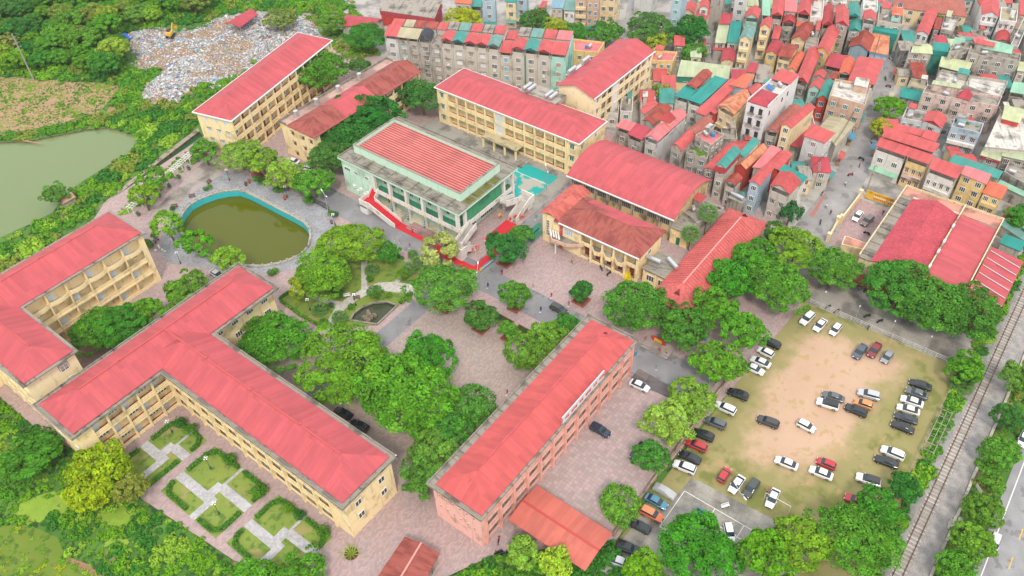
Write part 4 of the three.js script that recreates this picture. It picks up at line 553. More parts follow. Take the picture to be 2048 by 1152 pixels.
function house(label, pts, h, kind, rise, rk, wk, cols = 2, o = {}) {
  const P = ring4(pts), c = centre(P), q = thing(o.name || 'house', label, o.cat || 'house', [c[0], 0, c[1]], 0, o.g || TOWN), wm = wallM(wk), rm = roofM(rk);
  const k = kind.replace(/\d/, ''), axis = +(kind.match(/\d/) || [0])[0], y0 = o.y0 || 0;
  const I = inset(P, k === 'flat' ? 0.02 : o.over || 0.3), open = o.open ? 2.3 : 0, hb = h - open - (k === 'flat' ? 0 : 0.1);
  slabPart(q, 'wall', wm, I, y0, hb);
  if (k === 'flat') { const g = new G(), J = inset(P, 0.22); P.forEach((p, i) => { const s = P[(i + 1) % 4], t = J[(i + 1) % 4], u = J[i]; g.slab([p, s, t, u], h, h + (o.par || 0.8)); }); g.mesh('parapet', o.pm || wm, q); slabPart(q, 'terrace', roofM(rk), J, h - 0.02, h + 0.06);
    if (!o.bare && rnd() < 0.75) { const u = rnd() < 0.5, S2 = [lerp2(J[3], J[2], u ? 0.05 : 0.55), lerp2(J[3], J[2], u ? 0.45 : 0.95), lerp2(lerp2(J[3], J[2], u ? 0.45 : 0.95), lerp2(J[0], J[1], u ? 0.45 : 0.95), 0.4), lerp2(lerp2(J[3], J[2], u ? 0.05 : 0.55), lerp2(J[0], J[1], u ? 0.05 : 0.55), 0.4)], B2 = [S2[3], S2[2], S2[1], S2[0]]; slabPart(q, 'stair_room', wm, inset(B2, 0.25), h + 0.06, h + 2.3); roofGeo(B2, h + 2.35, 'shed', 0.3).mesh('stair_roof', roofM(pick(['r', 'k', 'T', 'r', 'v', 'w'])), q); } }
  else {
    roofGeo(P, h, k, rise, axis, 0.16).mesh('roof', rm, q);
    if ((k === 'gable' || k === 'barrel') && !o.nog) { const [a, b, d, e] = axis ? [I[1], I[2], I[3], I[0]] : I, n = k === 'barrel' ? 8 : 2; const y = (t) => h - 0.12 + (rise - 0.1) * (k === 'barrel' ? 1 - (2 * t - 1) ** 2 : 1 - Math.abs(2 * t - 1)); for (const [s, f] of [[a, b], [d, e]]) { const g = new G(); for (let i = 0; i < n; i++) { const p = lerp2(s, f, i / n), r = lerp2(s, f, (i + 1) / n); g.poly([[p[0], h - 0.12, p[1]], [r[0], h - 0.12, r[1]], [r[0], y((i + 1) / n), r[1]], [p[0], y(i / n), p[1]]].filter((v, j, l) => j < 2 || v[1] > h - 0.11)); } g.mesh('gable', o.gm ? roofM(o.gm) : wm, q); } }
    if (open) { const pg = new G(); I.forEach((p) => pg.box(p[0], hb + open / 2, p[1], 0.25, open - 0.2, 0.25)); pg.mesh('roof_post', M.cement, q); const g = new G(), J = inset(I, 0.2); I.forEach((p, i) => { const s = I[(i + 1) % 4], t = J[(i + 1) % 4], u = J[i]; g.slab([p, s, t, u], hb, hb + 0.9); }); g.mesh('parapet', wm, q); slabPart(q, 'rear_room', wallM('g'), [lerp2(J[0], J[3], 0.45), lerp2(J[1], J[2], 0.45), J[2], J[3]], hb, h - 0.15); }
    if (o.skirt) new G().slab(inset(P, 0.05), h - o.skirt, h - 0.17).mesh('fascia', roofM(o.skirt2 || rk), q);
  }
  const fl = Math.max(1, Math.round(hb / 3.4)), fh = hb / fl, pm = o.pane || pick(paneMs), F = new Face(q, I[0][0], I[0][1], I[1][0], I[1][1]);
  if (cols) for (let r = o.r0 || 0; r < fl; r++) for (let i = 0; i < cols; i++) { const w = Math.min(1.5, F.L / cols * 0.55), s = F.L * (i + 0.5) / cols; F.win(s, y0 + r * fh + fh * 0.32, +w.toFixed(1), 1.5, { mv: w > 1 ? 3 : 2, pm, hood: !o.nohood && rnd() < 0.4, hm: M.cement }); if (o.balc && i === 0 && r > 0) { F.part('balcony', o.bm || wm, 0.2, F.L - 0.2, r * fh - 0.15, r * fh + 0.85, 0.05, 0.9); } }
  const S = new Face(q, I[3][0], I[3][1], I[0][0], I[0][1]); if (o.side) for (let r = 0; r < fl; r++) for (let i = 0; i < o.side; i++) S.win(S.L * (i + 0.5) / o.side, y0 + r * fh + fh * 0.4, 0.8, 1.1, { mv: 1, pm: pick(paneMs) });
  if (o.right) { const Rr = new Face(q, I[1][0], I[1][1], I[2][0], I[2][1]); for (let r = 0; r < fl; r++) for (let i = 0; i < o.right; i++) Rr.win(Rr.L * (i + 0.5) / o.right, r * fh + fh * 0.4, 1, 1.2, { mv: 2, pm }); }
  if (o.awn) { const w = F.L; const g = new G(); const A = F.at(0.1, 0), B = F.at(w - 0.1, 0), D = F.at(w - 0.1, 1.6), E = F.at(0.1, 1.6); g.poly([[E[0], 2.6, E[1]], [D[0], 2.6, D[1]], [B[0], 3.1, B[1]], [A[0], 3.1, A[1]]]); g.poly([[A[0], 3.05, A[1]], [B[0], 3.05, B[1]], [D[0], 2.55, D[1]], [E[0], 2.55, E[1]]]); g.mesh('awning', roofM(o.awn), q); }
  return { q, P, I, F, S, h };
}
function tank(x, y, z, label, turn = 0, big = 1) { // horizontal steel water tank on a stand
  const t = thing('water_tank', label, 'water tank', [x, y, z], turn, 'rooftop water tanks');
  mesh(cached('tk' + big, () => new G().tube([-0.8 * big, 0.9, 0], [0.8 * big, 0.9, 0], 0.5, 0.5, 14).tube([-0.95 * big, 0.9, 0], [-0.8 * big, 0.9, 0], 0.3, 0.5, 14).tube([0.8 * big, 0.9, 0], [0.95 * big, 0.9, 0], 0.5, 0.3, 14).geo()), M.tank, 'drum', t);
  mesh(cached('ts' + big, () => { const g = new G(); for (const i of [-0.6, 0.6]) for (const j of [-0.4, 0.4]) g.bar([i * big, 0, j], [i * big, 0.62, j * 0.9], 0.07); g.b(-0.8 * big, 0.8 * big, 0.34, 0.42, -0.42, 0.42); return g.geo(); }), M.cement, 'stand', t); return t;
}
M.tank = mat('#c4c7ca', null, 0.35, { metalness: 0.6 });
function cyl(x, y, z, label, c, r = 0.55, h = 1.3) { const t = thing('water_tank', label, 'water tank', [x, y, z], 0, 'upright water tanks'); mesh(new G().tube([0, 0.15, 0], [0, h, 0], r, r, 14).tube([0, h, 0], [0, h + 0.2, 0], r, r * 0.35, 14).geo(), c, 'drum', t); mesh(new G().b(-r, r, 0, 0.15, -r, r).geo(), M.cement, 'base', t); return t; }

{ // terrace row: fifteen narrow concrete houses with sheds on their roofs
  const A = [[57.61,-95.37]], B = [[79.34,-39.09]], C = [[67.76,-100.78]], D = [[93.11,-45.56]];
  const cut = [0, 0.073, 0.135, 0.195, 0.263, 0.322, 0.385, 0.452, 0.518, 0.58, 0.645, 0.71, 0.778, 0.848, 0.918, 1];
  const rowT = [['r', 'gs', 'l'], ['e', 's', 'g'], ['e', 's', 'g'], ['K', 'br', 'g'], ['-', '', 'g'], ['r', 'g', 'G'], ['T', 'g', 'G'], ['r', 'g', 'G'], ['r', 'g', 'G'], ['q', 'g', 'G'], ['r', 'low', 'G'], ['r', 'g', 'G'], ['T', 'g', 'G'], ['r', 'g', 'G'], ['r', 's', 'm']];
  const names = ['bluish grey terrace house with red shed roof at the left end of the row', 'terrace house with beige flat awning, second from the left end of the row', 'grey terrace house with olive awning, third from the left end of the row', 'terrace house with a dark tarpaulin dome on its roof', 'terrace house with a bare open roof beside the tarpaulin dome', 'terrace house with red gable shed, left of the dark green one', 'terrace house with dark green gable shed beside a planted roof', 'terrace house under the left of two joined red gable sheds', 'terrace house under the right of two joined red gable sheds', 'terrace house with grey-green gable shed', 'terrace house with lower red shed roof and planted ledge', 'terrace house with red gable shed and green netting', 'terrace house with bright green gable shed near the right end of the row', 'terrace house with red gable shed, next to the right end of the row', 'terrace house with turquoise stained side wall at the right end of the row'];
  const dark = mat('#3a3f49', T.wall, 0.9);
  for (let i = 0; i < 15; i++) {
    const a = lerp2(A[0], B[0], cut[i]), b = lerp2(A[0], B[0], cut[i + 1]), c = lerp2(C[0], D[0], cut[i]), d = lerp2(C[0], D[0], cut[i + 1]);
    const [rk, st, wk] = rowT[i], h0 = 13 + (i > 4 ? 0.5 : 0) - (st === 'low' ? 1.5 : 0), cc = centre([a, b, d, c]), q = thing('terrace_house', names[i], 'house', [cc[0], 0, cc[1]], 0, 'terrace row behind the classrooms');
    const P = [a, b, d, c], I = inset(P, 0.04), wm = wallM(wk), F = new Face(q, I[0][0], I[0][1], I[1][0], I[1][1]);
    slabPart(q, 'wall', wm, I, 0, h0);
    const g = new G(), J = inset(I, 0.18); I.forEach((p, j) => { const s = I[(j + 1) % 4]; g.slab([p, s, J[(j + 1) % 4], J[j]], h0, h0 + 0.8); }); g.mesh('parapet', wm, q); slabPart(q, 'terrace', roofM('k'), J, h0 - 0.02, h0 + 0.06);
    slabPart(q, 'rear_room', wallM('G'), [lerp2(J[0], J[3], 0.62), lerp2(J[1], J[2], 0.62), J[2], J[3]], h0, h0 + 2.0);
    roofGeo([lerp2(J[0], J[3], 0.6), lerp2(J[1], J[2], 0.6), J[2], J[3]], h0 + 2.1, 'shed', 0.2).mesh('rear_roof', roofM(['r', 'e', 'b', 'b', 'r', 'k', 'q', 'r', 'k', 'r', 'r', 'k', 'q', 'r', 'p'][i]), q);
    const R = [lerp2(a, c, -0.04), lerp2(b, d, -0.04), lerp2(b, d, st === 'gs' ? 0.5 : 0.42), lerp2(a, c, st === 'gs' ? 0.5 : 0.42)];
    if (rk === 'K') roofGeo(R, h0 + 2.2, 'barrel', 1.4, 0).mesh('tarpaulin', dark, q);
    else if (rk !== '-') { if (st === 'g') { roofGeo(R, h0 + 2.3, 'gable', 0.9, 0).mesh('roof', roofM(rk), q); const m = lerp2(R[0], R[1], 0.5); new G().poly([[R[0][0], h0 + 2.2, R[0][1]], [R[1][0], h0 + 2.2, R[1][1]], [m[0], h0 + 3.1, m[1]]]).poly([[R[1][0], h0 + 2.2, R[1][1]], [R[0][0], h0 + 2.2, R[0][1]], [m[0], h0 + 3.1, m[1]]]).mesh('gable', roofM(rk), q); } else roofGeo(R, h0 + 2.1, 'shed', 0.7, 0).mesh('roof', roofM(rk), q); }
    if (rk !== '-') { const pg = new G(); R.forEach((p, j) => { const s = inset(R, 0.35)[j]; pg.box(s[0], h0 + 1.1, s[1], 0.16, 2.2, 0.16); }); pg.mesh('roof_post', M.cement, q); }
    const pm = [M.glass, mat('#7fb7b3', null, 0.4), mat('#5b3b33', null, 0.6), M.glass, mat('#b9bdbd', null, 0.5), mat('#8d8578', null, 0.6), M.trim, mat('#8a6a44', null, 0.6), mat('#c8ccd0', null, 0.5), M.glass, mat('#2c8fae', null, 0.4), M.glass, M.glass, M.glass, mat('#8f5a52', null, 0.5)][i];
    for (let r = 0; r < 4; r++) F.win(F.L * 0.52, 1.4 + r * 3.15 - (st === 'low' ? 0.4 : 0), i % 3 ? 1.6 : 1.8, 1.6, { mv: 4, pm, hood: i > 0 && i < 9 });
    if (i % 4 === 1) F.part('air_conditioner', M.trim, F.L * 0.4, F.L * 0.4 + 0.8, 6.8, 7.4, 0.05, 0.4); if (i === 12) F.part('painted_stripe', wallM('t'), 0.02, 0.5, 0, h0, 0.0, 0.05); if (i === 14) { const S = new Face(q, I[1][0], I[1][1], I[2][0], I[2][1]); for (const [s, y, w, hh] of [[1.5, 3, 2, 7], [5, 6, 2.4, 6], [9, 2, 2, 8]]) S.part('stain_patch', mat('#5fb4b0', T.grime, 0.9), s, s + w, y, y + hh, 0, 0.03); }
    if (i % 2) { const p = lerp2(lerp2(a, b, 0.5), lerp2(c, d, 0.5), 0.52); tank(p[0], h0 + 0.06, p[1], ['first', 'second', 'third', 'fourth', 'fifth', 'sixth', 'seventh'][(i - 1) / 2] + ' steel tank from the left on the terrace row roofs', rr(0, 3)); }
  }
}
const Hs = [
  ['grey corrugated workshop with red fascia at the top behind the terrace row', [[82.77,-123.65],[89.2,-102.65],[90.5,-128.29],[99.82,-108.14]], 6, 'shed', 1.2, 'k', 'r', 0, { skirt: 1.6, skirt2: 'd' }],
  ['low shed with rusty and red roof left of the terrace row', [[68.6,-129.38],[75.23,-119.66],[76.31,-134.47],[81.54,-120.68]], 4, 'gable1', 0.9, 'd', 'g', 2, {}],
  ['small grey house with orange tiled roof near the top edge', [[101.21,-103.4],[103.99,-97.58],[104.76,-105.65]], 7, 'shed', 0.8, 'o', 'G', 2, {}],
  ['narrow house with teal shed roof beside the orange tiled one', [[103.9,-98.13],[105.75,-94.5],[107.96,-100.73]], 6, 'shed', 0.5, 'T', 'g', 1, { open: 1 }],
  ['pale blue house with brown windows and teal porch at the top edge', [[101.76,-90.48],[104.16,-86.72],[106.44,-93.71]], 10, 'flat', 0, 'k', 'b', 1, { awn: 'T' }],
  ['pale yellow house with teal roof near the top edge', [[107.23,-84.64],[109.14,-80.92],[110.39,-86.73]], 10, 'shed', 0.5, 't', 'c', 1, { awn: 'q' }],
  ['tall light blue house with olive awning near the top edge', [[110.81,-82.4],[112.17,-78.79],[118.3,-86.98]], 14, 'flat', 0, 'k', 'b', 1, { awn: 'V' }],
  ['long low building with red roof beside a grey wall at the top', [[109.93,-74.78],[110.83,-72.93],[123.48,-79.93]], 5, 'shed', 0.4, 'r', 'G', 0, {}],
  ['open stall with white sheet roof behind the terrace row', [[107.65,-74.68],[109.63,-71.04],[112.57,-77.45]], 3, 'shed', 0.2, 'w', 'g', 1, {}],
  ['house with blue-grey shed roof near the top edge', [[114.3,-69.73],[116.12,-65.63],[120.11,-72.84]], 9, 'shed', 0.6, 'B', 'p', 2, {}],
  ['white house with dull teal roof near the top edge', [[116.09,-65.7],[117.88,-61.67],[122.97,-68.85]], 8.5, 'shed', 0.6, 'q', 'W', 2, {}],
  ['cream and brick-red house near the top edge', [[118.36,-62.11],[120.39,-58.56],[122.98,-64.75]], 12, 'flat', 0, 'k', 'n', 1, { balc: 1, bm: wallM('c') }],
  ['blue and orange house beside the cream block at the top', [[119.91,-58.18],[121.98,-54.58],[124.32,-60.51]], 12, 'flat', 0, 'k', 'n', 2, { balc: 0, pane: mat('#35506b', null, 0.3), awn: 't' }],
  ['tall cream block with band windows near the top edge', [[129.25,-58.63],[131.61,-53.86],[136.24,-60.59]], 15, 'flat', 0, 'k', 'c', 2, { right: 2 }],
  ['windowless grey block beside the side street at the top', [[140.71,-51.21],[145.37,-46.6],[150.17,-53.89]], 13, 'flat', 0, 'k', 'l', 0, {}],
  ['small building with grey sheet roof and red edge behind the dark green tree', [[122.64,-42.18],[123.98,-38.9],[131.55,-45.38]], 4.5, 'gable0', 0.7, 'k', 'w', 1, {}],
  ['light blue five-storey tower with twin green windows', [[129.36,-30.72],[130.48,-27.39],[135.32,-31.69]], 17, 'flat', 0, 'k', 'b', 1, { pane: mat('#1f8a74', null, 0.3), nohood: 1 }],
  ['house with red gable and cream pediment beside the light blue tower', [[137.06,-30.25],[138.71,-26.23],[143.56,-32.6]], 9, 'gable0', 1.2, 'r', 'c', 1, { awn: 'd' }],
  ['house with red gable roof right of the cream pediment', [[134.34,-24.29],[135.99,-20.11],[142.36,-26.73]], 9, 'gable0', 1.1, 'r', 'w', 1, { open: 1 }],
  ['tall house with small red gable at the top edge beside the round tank', [[137.25,-23.99],[138.44,-20.97],[142.27,-26.22]], 12, 'gable0', 1, 'r', 'w', 1, {}],
  ['tall stained concrete house with blank wall at the top', [[147.65,-24.66],[149.56,-20.8],[155.16,-27.19]], 14, 'flat', 0, 'r', 'g', 0, {}],
  ['low house with long pale olive roof beside the teal roof', [[128.95,-12.85],[130.75,-9.55],[142.08,-18.15]], 6, 'shed', 0.8, 'v', 'G', 1, {}],
  ['red lean-to in front of the pale olive roof', [[127.95,-12.74],[129.81,-9.08],[132.42,-14.33]], 4, 'shed', 0.5, 'r', 'g', 0, {}],
  ['dark red roof behind the pale olive roof', [[139.76,-17],[141.89,-13.67],[146.09,-19.41]], 7.2, 'shed', 0.6, 'd', 'g', 0, {}],
  ['grey-white house with long teal roof and white skylight', [[129.73,-8.97],[131.14,-5.57],[143.27,-14.33]], 7, 'shed', 0.6, 't', 'l', 1, {}],
  ['tall pale house with one dark square window behind the teal roof', [[147.96,-16.1],[150.06,-12.46],[153.76,-18.53]], 13, 'flat', 0, 'k', 'l', 1, {}],
  ['mint house with red gable roof near the top', [[141.39,-8.96],[142.98,-4.78],[148.26,-11.02]], 11, 'gable0', 1.5, 'r', 'm', 1, { open: 1 }],
  ['four-storey cream house with teal gable and planted balconies', [[125.72,-3.43],[126.96,0.25],[133.15,-5.27]], 11.5, 'gable0', 1.4, 'q', 'c', 2, { balc: 1, bm: wallM('c') }],
  ['narrow four-storey cream house with red gable and dark shutters', [[136.64,-1.53],[138.03,1.68],[142.56,-3.06]], 11.5, 'gable0', 1.4, 'r', 'c', 1, { balc: 1, bm: wallM('c') }],
  ['long pale green roof running to the top edge', [[146.21,-4.94],[147.47,-2.48],[158.96,-10.92]], 11, 'shed', 0.3, 'g', 'g', 1, { open: 1 }],
  ['red gable roof right of the pale green one at the top', [[147.9,-2.45],[149.41,1.2],[161.16,-7.67]], 11, 'gable0', 1.2, 'r', 'g', 1, { open: 1, gm: 'R' }],
  ['flat pinkish red roof between two red gables at the top', [[153.27,-0.15],[154.88,3.67],[162.84,-4.08]], 11, 'shed', 0.3, 'p', 'g', 1, {}],
  ['short red gable roof in front of the flat pinkish red one', [[148.97,1.49],[151.01,5.19],[155.78,-0.79]], 9, 'gable0', 1.1, 'R', 'g', 1, { open: 1, gm: 'R' }],
  ['steep red gable roof with deep red front at the top', [[153.91,4.32],[154.66,8.52],[165.68,0.13]], 11, 'gable0', 1.8, 'r', 'g', 1, { open: 1, gm: 'R' }],
  ['small house with flat red roof and green patch', [[140.25,1.96],[141.38,4.19],[148.21,-0.64]], 7, 'shed', 0.5, 'r', 'g', 0, {}],
  ['small yellow house with red rounded gable roof and barred window', [[131.04,4.11],[131.86,8.05],[139.22,2.4]], 6.5, 'gable0', 1.2, 'd', 'y', 1, {}],
  ['cream house with broad brown roof and red patch', [[129.92,8.8],[130.51,13.25],[139.22,7.25]], 7.5, 'gable1', 1.2, 'b', 'c', 2, { open: 1 }],
  ['house with orange rounded roof beside a long red ridge', [[124.34,14.71],[124.65,17.48],[136.37,12.6]], 7, 'gable0', 0.9, 'o', 'c', 1, {}],
  ['house with brown gable roof and cream front among red roofs', [[141.39,8.03],[142.52,12.73],[153.31,6.37]], 8, 'gable0', 1.7, 'b', 'c', 1, {}],
  ['small salmon roof behind the brown gable', [[151.15,5.63],[153,8.54],[155.99,3.86]], 8, 'shed', 0.4, 'o', 'g', 0, {}],
  ['white house with cluttered yellow terrace near the top', [[154.58,8.6],[156.36,12.23],[168.94,3.25]], 10, 'flat', 0, 'w', 'w', 2, {}],
  ['grey terrace house with blue roof panels among red ridges', [[138.87,13.93],[140.15,17.63],[155.26,8.87]], 7, 'flat', 0, 'k', 'g', 1, {}],
  ['long deep red gable roof beside the cluttered terrace', [[152.47,13.75],[154.8,16.46],[165.79,8.92]], 10, 'gable0', 1.4, 'R', 'g', 1, { open: 1, gm: 'R' }],
  ['tall red gable roof left of two teal gables', [[152.45,17.96],[152.06,22.56],[164.32,13.3]], 12, 'gable0', 1.5, 'r', 'g', 1, { gm: 'R' }],
  ['teal gable roof at the top, the farther of two', [[161.58,19],[162.97,22.36],[170.58,15.53]], 11, 'gable0', 1.2, 'T', 'g', 1, { open: 1, gm: 't' }],
  ['teal gable roof, the nearer of two', [[155.43,21.71],[157.23,25.31],[163.55,18.93]], 9, 'gable0', 1.2, 'T', 'g', 1, { gm: 't' }],
  ['pale house with small bright red gable on its roof', [[162.13,23.86],[162.91,27.9],[167.99,21.73]], 11, 'gable0', 1.2, 'r', 'l', 1, { open: 1 }],
  ['tall white side house with blue canopy at the top', [[172.13,20.33],[173.71,24.75],[182.86,16.61]], 9, 'flat', 0, 'w', 'W', 2, {}],
  ['broad grey terrace house with orange stair roof', [[166.3,27.42],[168.02,35.23],[177.65,24.01]], 9, 'flat', 0, 'k', 'G', 2, {}],
  ['small orange roof on the broad grey terrace', [[169.38,30.59],[170.67,33.69],[175.63,28.82]], 11.5, 'shed', 0.3, 'o', 'm', 1, { y0: 9.06 }],
  ['long bright green roof with dark green side beside the street', [[163.84,26.44],[165.03,35.33],[167.67,25.62]], 7.5, 'shed', 0.5, 't', 't', 0, { skirt: 2.2, skirt2: 't' }],
  ['bluish house with rusty brown gable roof', [[149.99,24.54],[150.67,31.28],[160.7,22.56]], 6.5, 'gable0', 1.9, 'b', 'B', 0, { over: 0.5 }],
  ['rusty striped flat roof over a blue awning beside the street', [[151.94,31],[152.82,36.86],[164,27.11]], 6, 'shed', 0.5, 'c', 'b', 0, { skirt: 0.8, skirt2: 'B' }],
  ['very long red ridge roof running towards the white tower', [[118.31,19.84],[117.66,24.06],[139.21,15.2]], 8, 'gable0', 1.5, 'r', 'g', 1, { open: 1, gm: 'R' }],
  ['long red ridge roof with a white band and yellow front', [[137.82,18.21],[135.81,22.78],[155,15.26]], 9.5, 'gable0', 1.3, 'r', 'y', 1, {}],
  ['low wide red roof over an open terrace beside the orange gable', [[133.25,23.28],[133.98,28.68],[141.21,21.92]], 7, 'shed', 0.6, 'd', 'g', 1, { open: 1 }],
  ['orange-red gable roof with a pale sheet beside the big hipped roof', [[129.6,29.02],[130.85,32.5],[139.8,26.73]], 7.5, 'gable0', 1.1, 'o', 'g', 1, { open: 1 }],
  ['big bright red hipped roof beside the street', [[124.56,33.55],[126.82,41.09],[141.1,30.6]], 9, 'hip', 1.6, 'r', 'w', 0, { open: 1 }],
  ['small red gable roof beside a steel tank, the farther of a pair', [[122.67,23.48],[123.46,26.7],[126.69,22.98]], 8, 'gable0', 1.1, 'r', 'g', 1, {}],
  ['small red gable roof, the nearer of a pair, over a pale green house', [[115.51,24.97],[116.68,28.25],[121.03,24.59]], 8, 'gable0', 1.2, 'r', 'm', 1, {}],
  ['short brown roof behind the narrow teal roof', [[122.44,27.69],[125.03,29.78],[127.31,27.26]], 8, 'gable0', 0.8, 'b', 'g', 0, {}],
  ['narrow house with teal roof and red front beside the white terrace', [[111.65,29.33],[112.68,32.42],[122.1,27.28]], 8, 'gable0', 1.2, 'T', 'r', 1, {}],
  ['narrow house with red striped tiles on a long roof beside the white tower', [[85.25,24.94],[85.83,28.52],[101.69,24.99]], 9, 'gable0', 1.1, 's', 'g', 1, { open: 1 }],
  ['narrow cream house with red hipped roof and barred window', [[85.59,28.69],[85.92,31.88],[99.51,29.85]], 12, 'gable0', 0.9, 'r', 'c', 1, { open: 0, side: 5, nohood: 1 }],
  ['light grey house with blank wall, red roof and balconies facing the street', [[85.93,35.49],[85.85,41.74],[91.99,35.12],[91,42.31]], 11, 'shed', 0.7, 'r', 'l', 1, { pane: mat('#8a6a5a', null, 0.5), right: 2, nohood: 1 }],
  ['low red roof between the cream house and the light grey house', [[88.35,31.65],[88.94,34.52],[97.94,32.02]], 5, 'shed', 0.4, 'R', 'g', 0, {}],
  ['house with broad beige roof beside the street', [[99.86,35.17],[93.65,42.83],[108.03,35.42],[107.64,43]], 6, 'gable0', 0.7, 'e', 'G', 1, {}],
  ['half-built house with white terrace and black tarpaulin', [[110.35,33.06],[111.17,43.43],[120.38,30.91],[122.71,40.8]], 10, 'flat', 0, 'w', 'n', 3, {}],
  ['long rusty brown roof beside the teal roof above the villa', [[96.06,-6.03],[95.46,-2.38],[107.7,-6.28]], 8, 'gable0', 0.8, 'b', 'g', 1, { open: 1 }],
  ['bright green roof with white square sheet', [[89.46,-6.12],[89.98,-1.77],[96.35,-6.37]], 7.4, 'shed', 0.3, 't', 'w', 1, { open: 1 }],
  ['bright teal roof with long pale skylight', [[89.3,-1.58],[89.37,2.82],[106.16,-1.32]], 7.8, 'shed', 0.3, 't', 'w', 1, { open: 1 }],
  ['long red roof beside the bright teal one', [[84.17,3.52],[84.12,7.13],[107.23,3.51]], 8, 'shed', 0.3, 'r', 'g', 0, {}],
  ['narrow red roof with red side wall behind a steel tank', [[87.08,5.54],[87.09,8.59],[98.88,6.61]], 7.5, 'gable0', 0.5, 'r', 'r', 1, {}],
  ['three-storey cream villa with clay roof and dark red shutters', [[88.09,8.63],[86.15,14.86],[100.43,10.52],[97.45,14.53]], 10, 'gable0', 1.3, 'c', 'c', 2, { open: 1, right: 3, pane: M.doorBrown, balc: 1, bm: wallM('c') }],
  ['salmon flat roof with a yellow skylight', [[102.27,5.38],[102.71,10.41],[110.34,6.34],[110.5,9.65]], 9, 'shed', 0.3, 'o', 'b', 0, {}],
  ['red roof between the clay-roofed villa and the white tower', [[104.1,9.82],[101.78,13.59],[108.96,10.93],[108.43,13.65]], 8, 'gable0', 0.6, 'r', 'g', 0, {}],
  ['house with flat light red roof above the gymnasium roof', [[64.33,-11.28],[64.64,-6.75],[68.33,-11.44]], 8, 'shed', 0.4, 'p', 'g', 1, { open: 1 }],
  ['house with square red roof over a cluttered brown terrace', [[61.06,-5.45],[60.72,-0.52],[66.82,-5.93]], 9.5, 'shed', 0.4, 'd', 'g', 1, { open: 1 }],
  ['long house with pale red gable, red spire and light grey side wall', [[61.75,-0.44],[61.91,3.8],[79.19,-0.56],[78.62,3.88]], 10, 'gable0', 1.2, 'p', 'l', 1, { open: 1 }],
  ['brown ribbed roof beside the red spire', [[70.57,-6.23],[70.48,-2.29],[81.28,-6.8],[81.55,-2.49]], 8.6, 'gable0', 0.9, 'b', 'g', 0, {}],
  ['red roof with a satellite dish and small tower beside the tall school block', [[75.85,-10.07],[73.99,-7.55],[83.04,-10.19],[81.31,-6.99]], 8.2, 'shed', 0.4, 'r', 'w', 0, {}],
  ['house with red and pale striped tile roof', [[73.05,6.28],[73.5,9.68],[83.17,6.72],[82.63,10.57]], 8, 'gable0', 1.2, 's', 'g', 1, {}],
  ['grey house with red barrel roof and half-round window', [[63.77,6.76],[63.33,10.52],[72.21,6.75],[71.68,10.24]], 8.5, 'barrel0', 1.6, 'r', 'g', 1, { side: 2 }],
  ['old grey house with flat roof and a blue barrel', [[70.88,10.61],[69.11,16.41],[76.29,11.69],[75.98,16.99]], 9, 'flat', 0, 'p', 'g', 2, { right: 3 }],
  ['low house with a planted terrace in front of the old grey house', [[66.02,10.66],[66.77,16.91],[74.53,8.99],[73.12,14.79]], 6, 'flat', 0, 'k', 'g', 2, {}],
  ['house with long orange-red roof beside the gymnasium', [[61.38,18.48],[61.87,21.58],[75.87,18.4],[76,21.72]], 7.5, 'gable0', 0.7, 'r', 'g', 1, {}],
  ['narrow grey tower house with teal roof and red band', [[59.46,22.41],[59.78,25.28],[70.08,22.11],[69.22,25.11]], 11, 'gable0', 1, 'T', 'G', 1, { skirt: 1.8, skirt2: 'R' }],
  ['teal roof behind the narrow tower house', [[70.15,24.19],[69.45,26.37],[79.03,24.07],[78.12,26.55]], 9.5, 'shed', 0.5, 'T', 'w', 0, {}],
  ['rusty ridge roof with pale stripes beside the teal roof', [[67.1,24.71],[67.28,28.07],[79.42,25.44],[79.65,28.87]], 7.5, 'gable0', 1.3, 'c', 'r', 0, {}],
  ['pinkish red long roof right of the rusty ridge', [[68.5,29.15],[69.69,31.64],[80.55,29],[80.39,32.1]], 8, 'shed', 0.4, 'p', 'g', 0, {}],
  ['bright red long roof left of the light grey house', [[70.07,31.69],[71.39,35.7],[80.29,32.1],[80.29,35.46]], 8, 'gable0', 0.6, 'r', 'r', 0, {}],
  ['small grey house with brown gable roof and open loggia', [[58.39,26.17],[58.48,29.36],[62.73,26.07],[62.78,29.39]], 8, 'gable0', 1.0, 'b', 'G', 1, { open: 1 }],
  ['light blue narrow house with bright red roof', [[59.37,32.1],[59.44,35.33],[68.99,32.24],[68.52,35.05]], 10, 'gable0', 0.8, 'r', 'b', 1, {}],
  ['grey house with big red ribbed gable roof at the street corner', [[60.34,37.52],[59.76,43.15],[67.7,36.91],[66.57,43.55]], 10.5, 'gable0', 1.5, 'x', 'G', 2, { open: 1 }],
  ['teal flat roof behind the big red ribbed gable', [[70.72,35.64],[67.08,43.11],[73.91,35.98],[71.88,43.3]], 8.5, 'shed', 0.2, 't', 'w', 0, {}],
  ['small blue-grey gable roof with red ridge behind the steel tanks', [[57.64,29.48],[57.32,32.65],[61.82,29.27],[61.45,32.39]], 4, 'gable0', 0.8, 'q', 'g', 0, {}],
  ['large institutional building with faded red tiled roof at the top right', [[187.73,26.13],[194.05,49.6],[204.18,22.23],[207.4,44.68]], 6, 'hip1', 3, 's', 'c', 6, {}],
  ['white-fronted house with brown and red gable roof', [[171.31,39.3],[171.73,43.43],[190.15,36.72],[190.61,40.67]], 7, 'gable0', 1, 'r', 'W', 2, {}],
  ['pale terrace beside a brown sheet roof', [[178.98,45.22],[179.06,48.9],[189.75,43.1],[190.86,47.73]], 6, 'flat', 0, 'w', 'g', 2, {}],
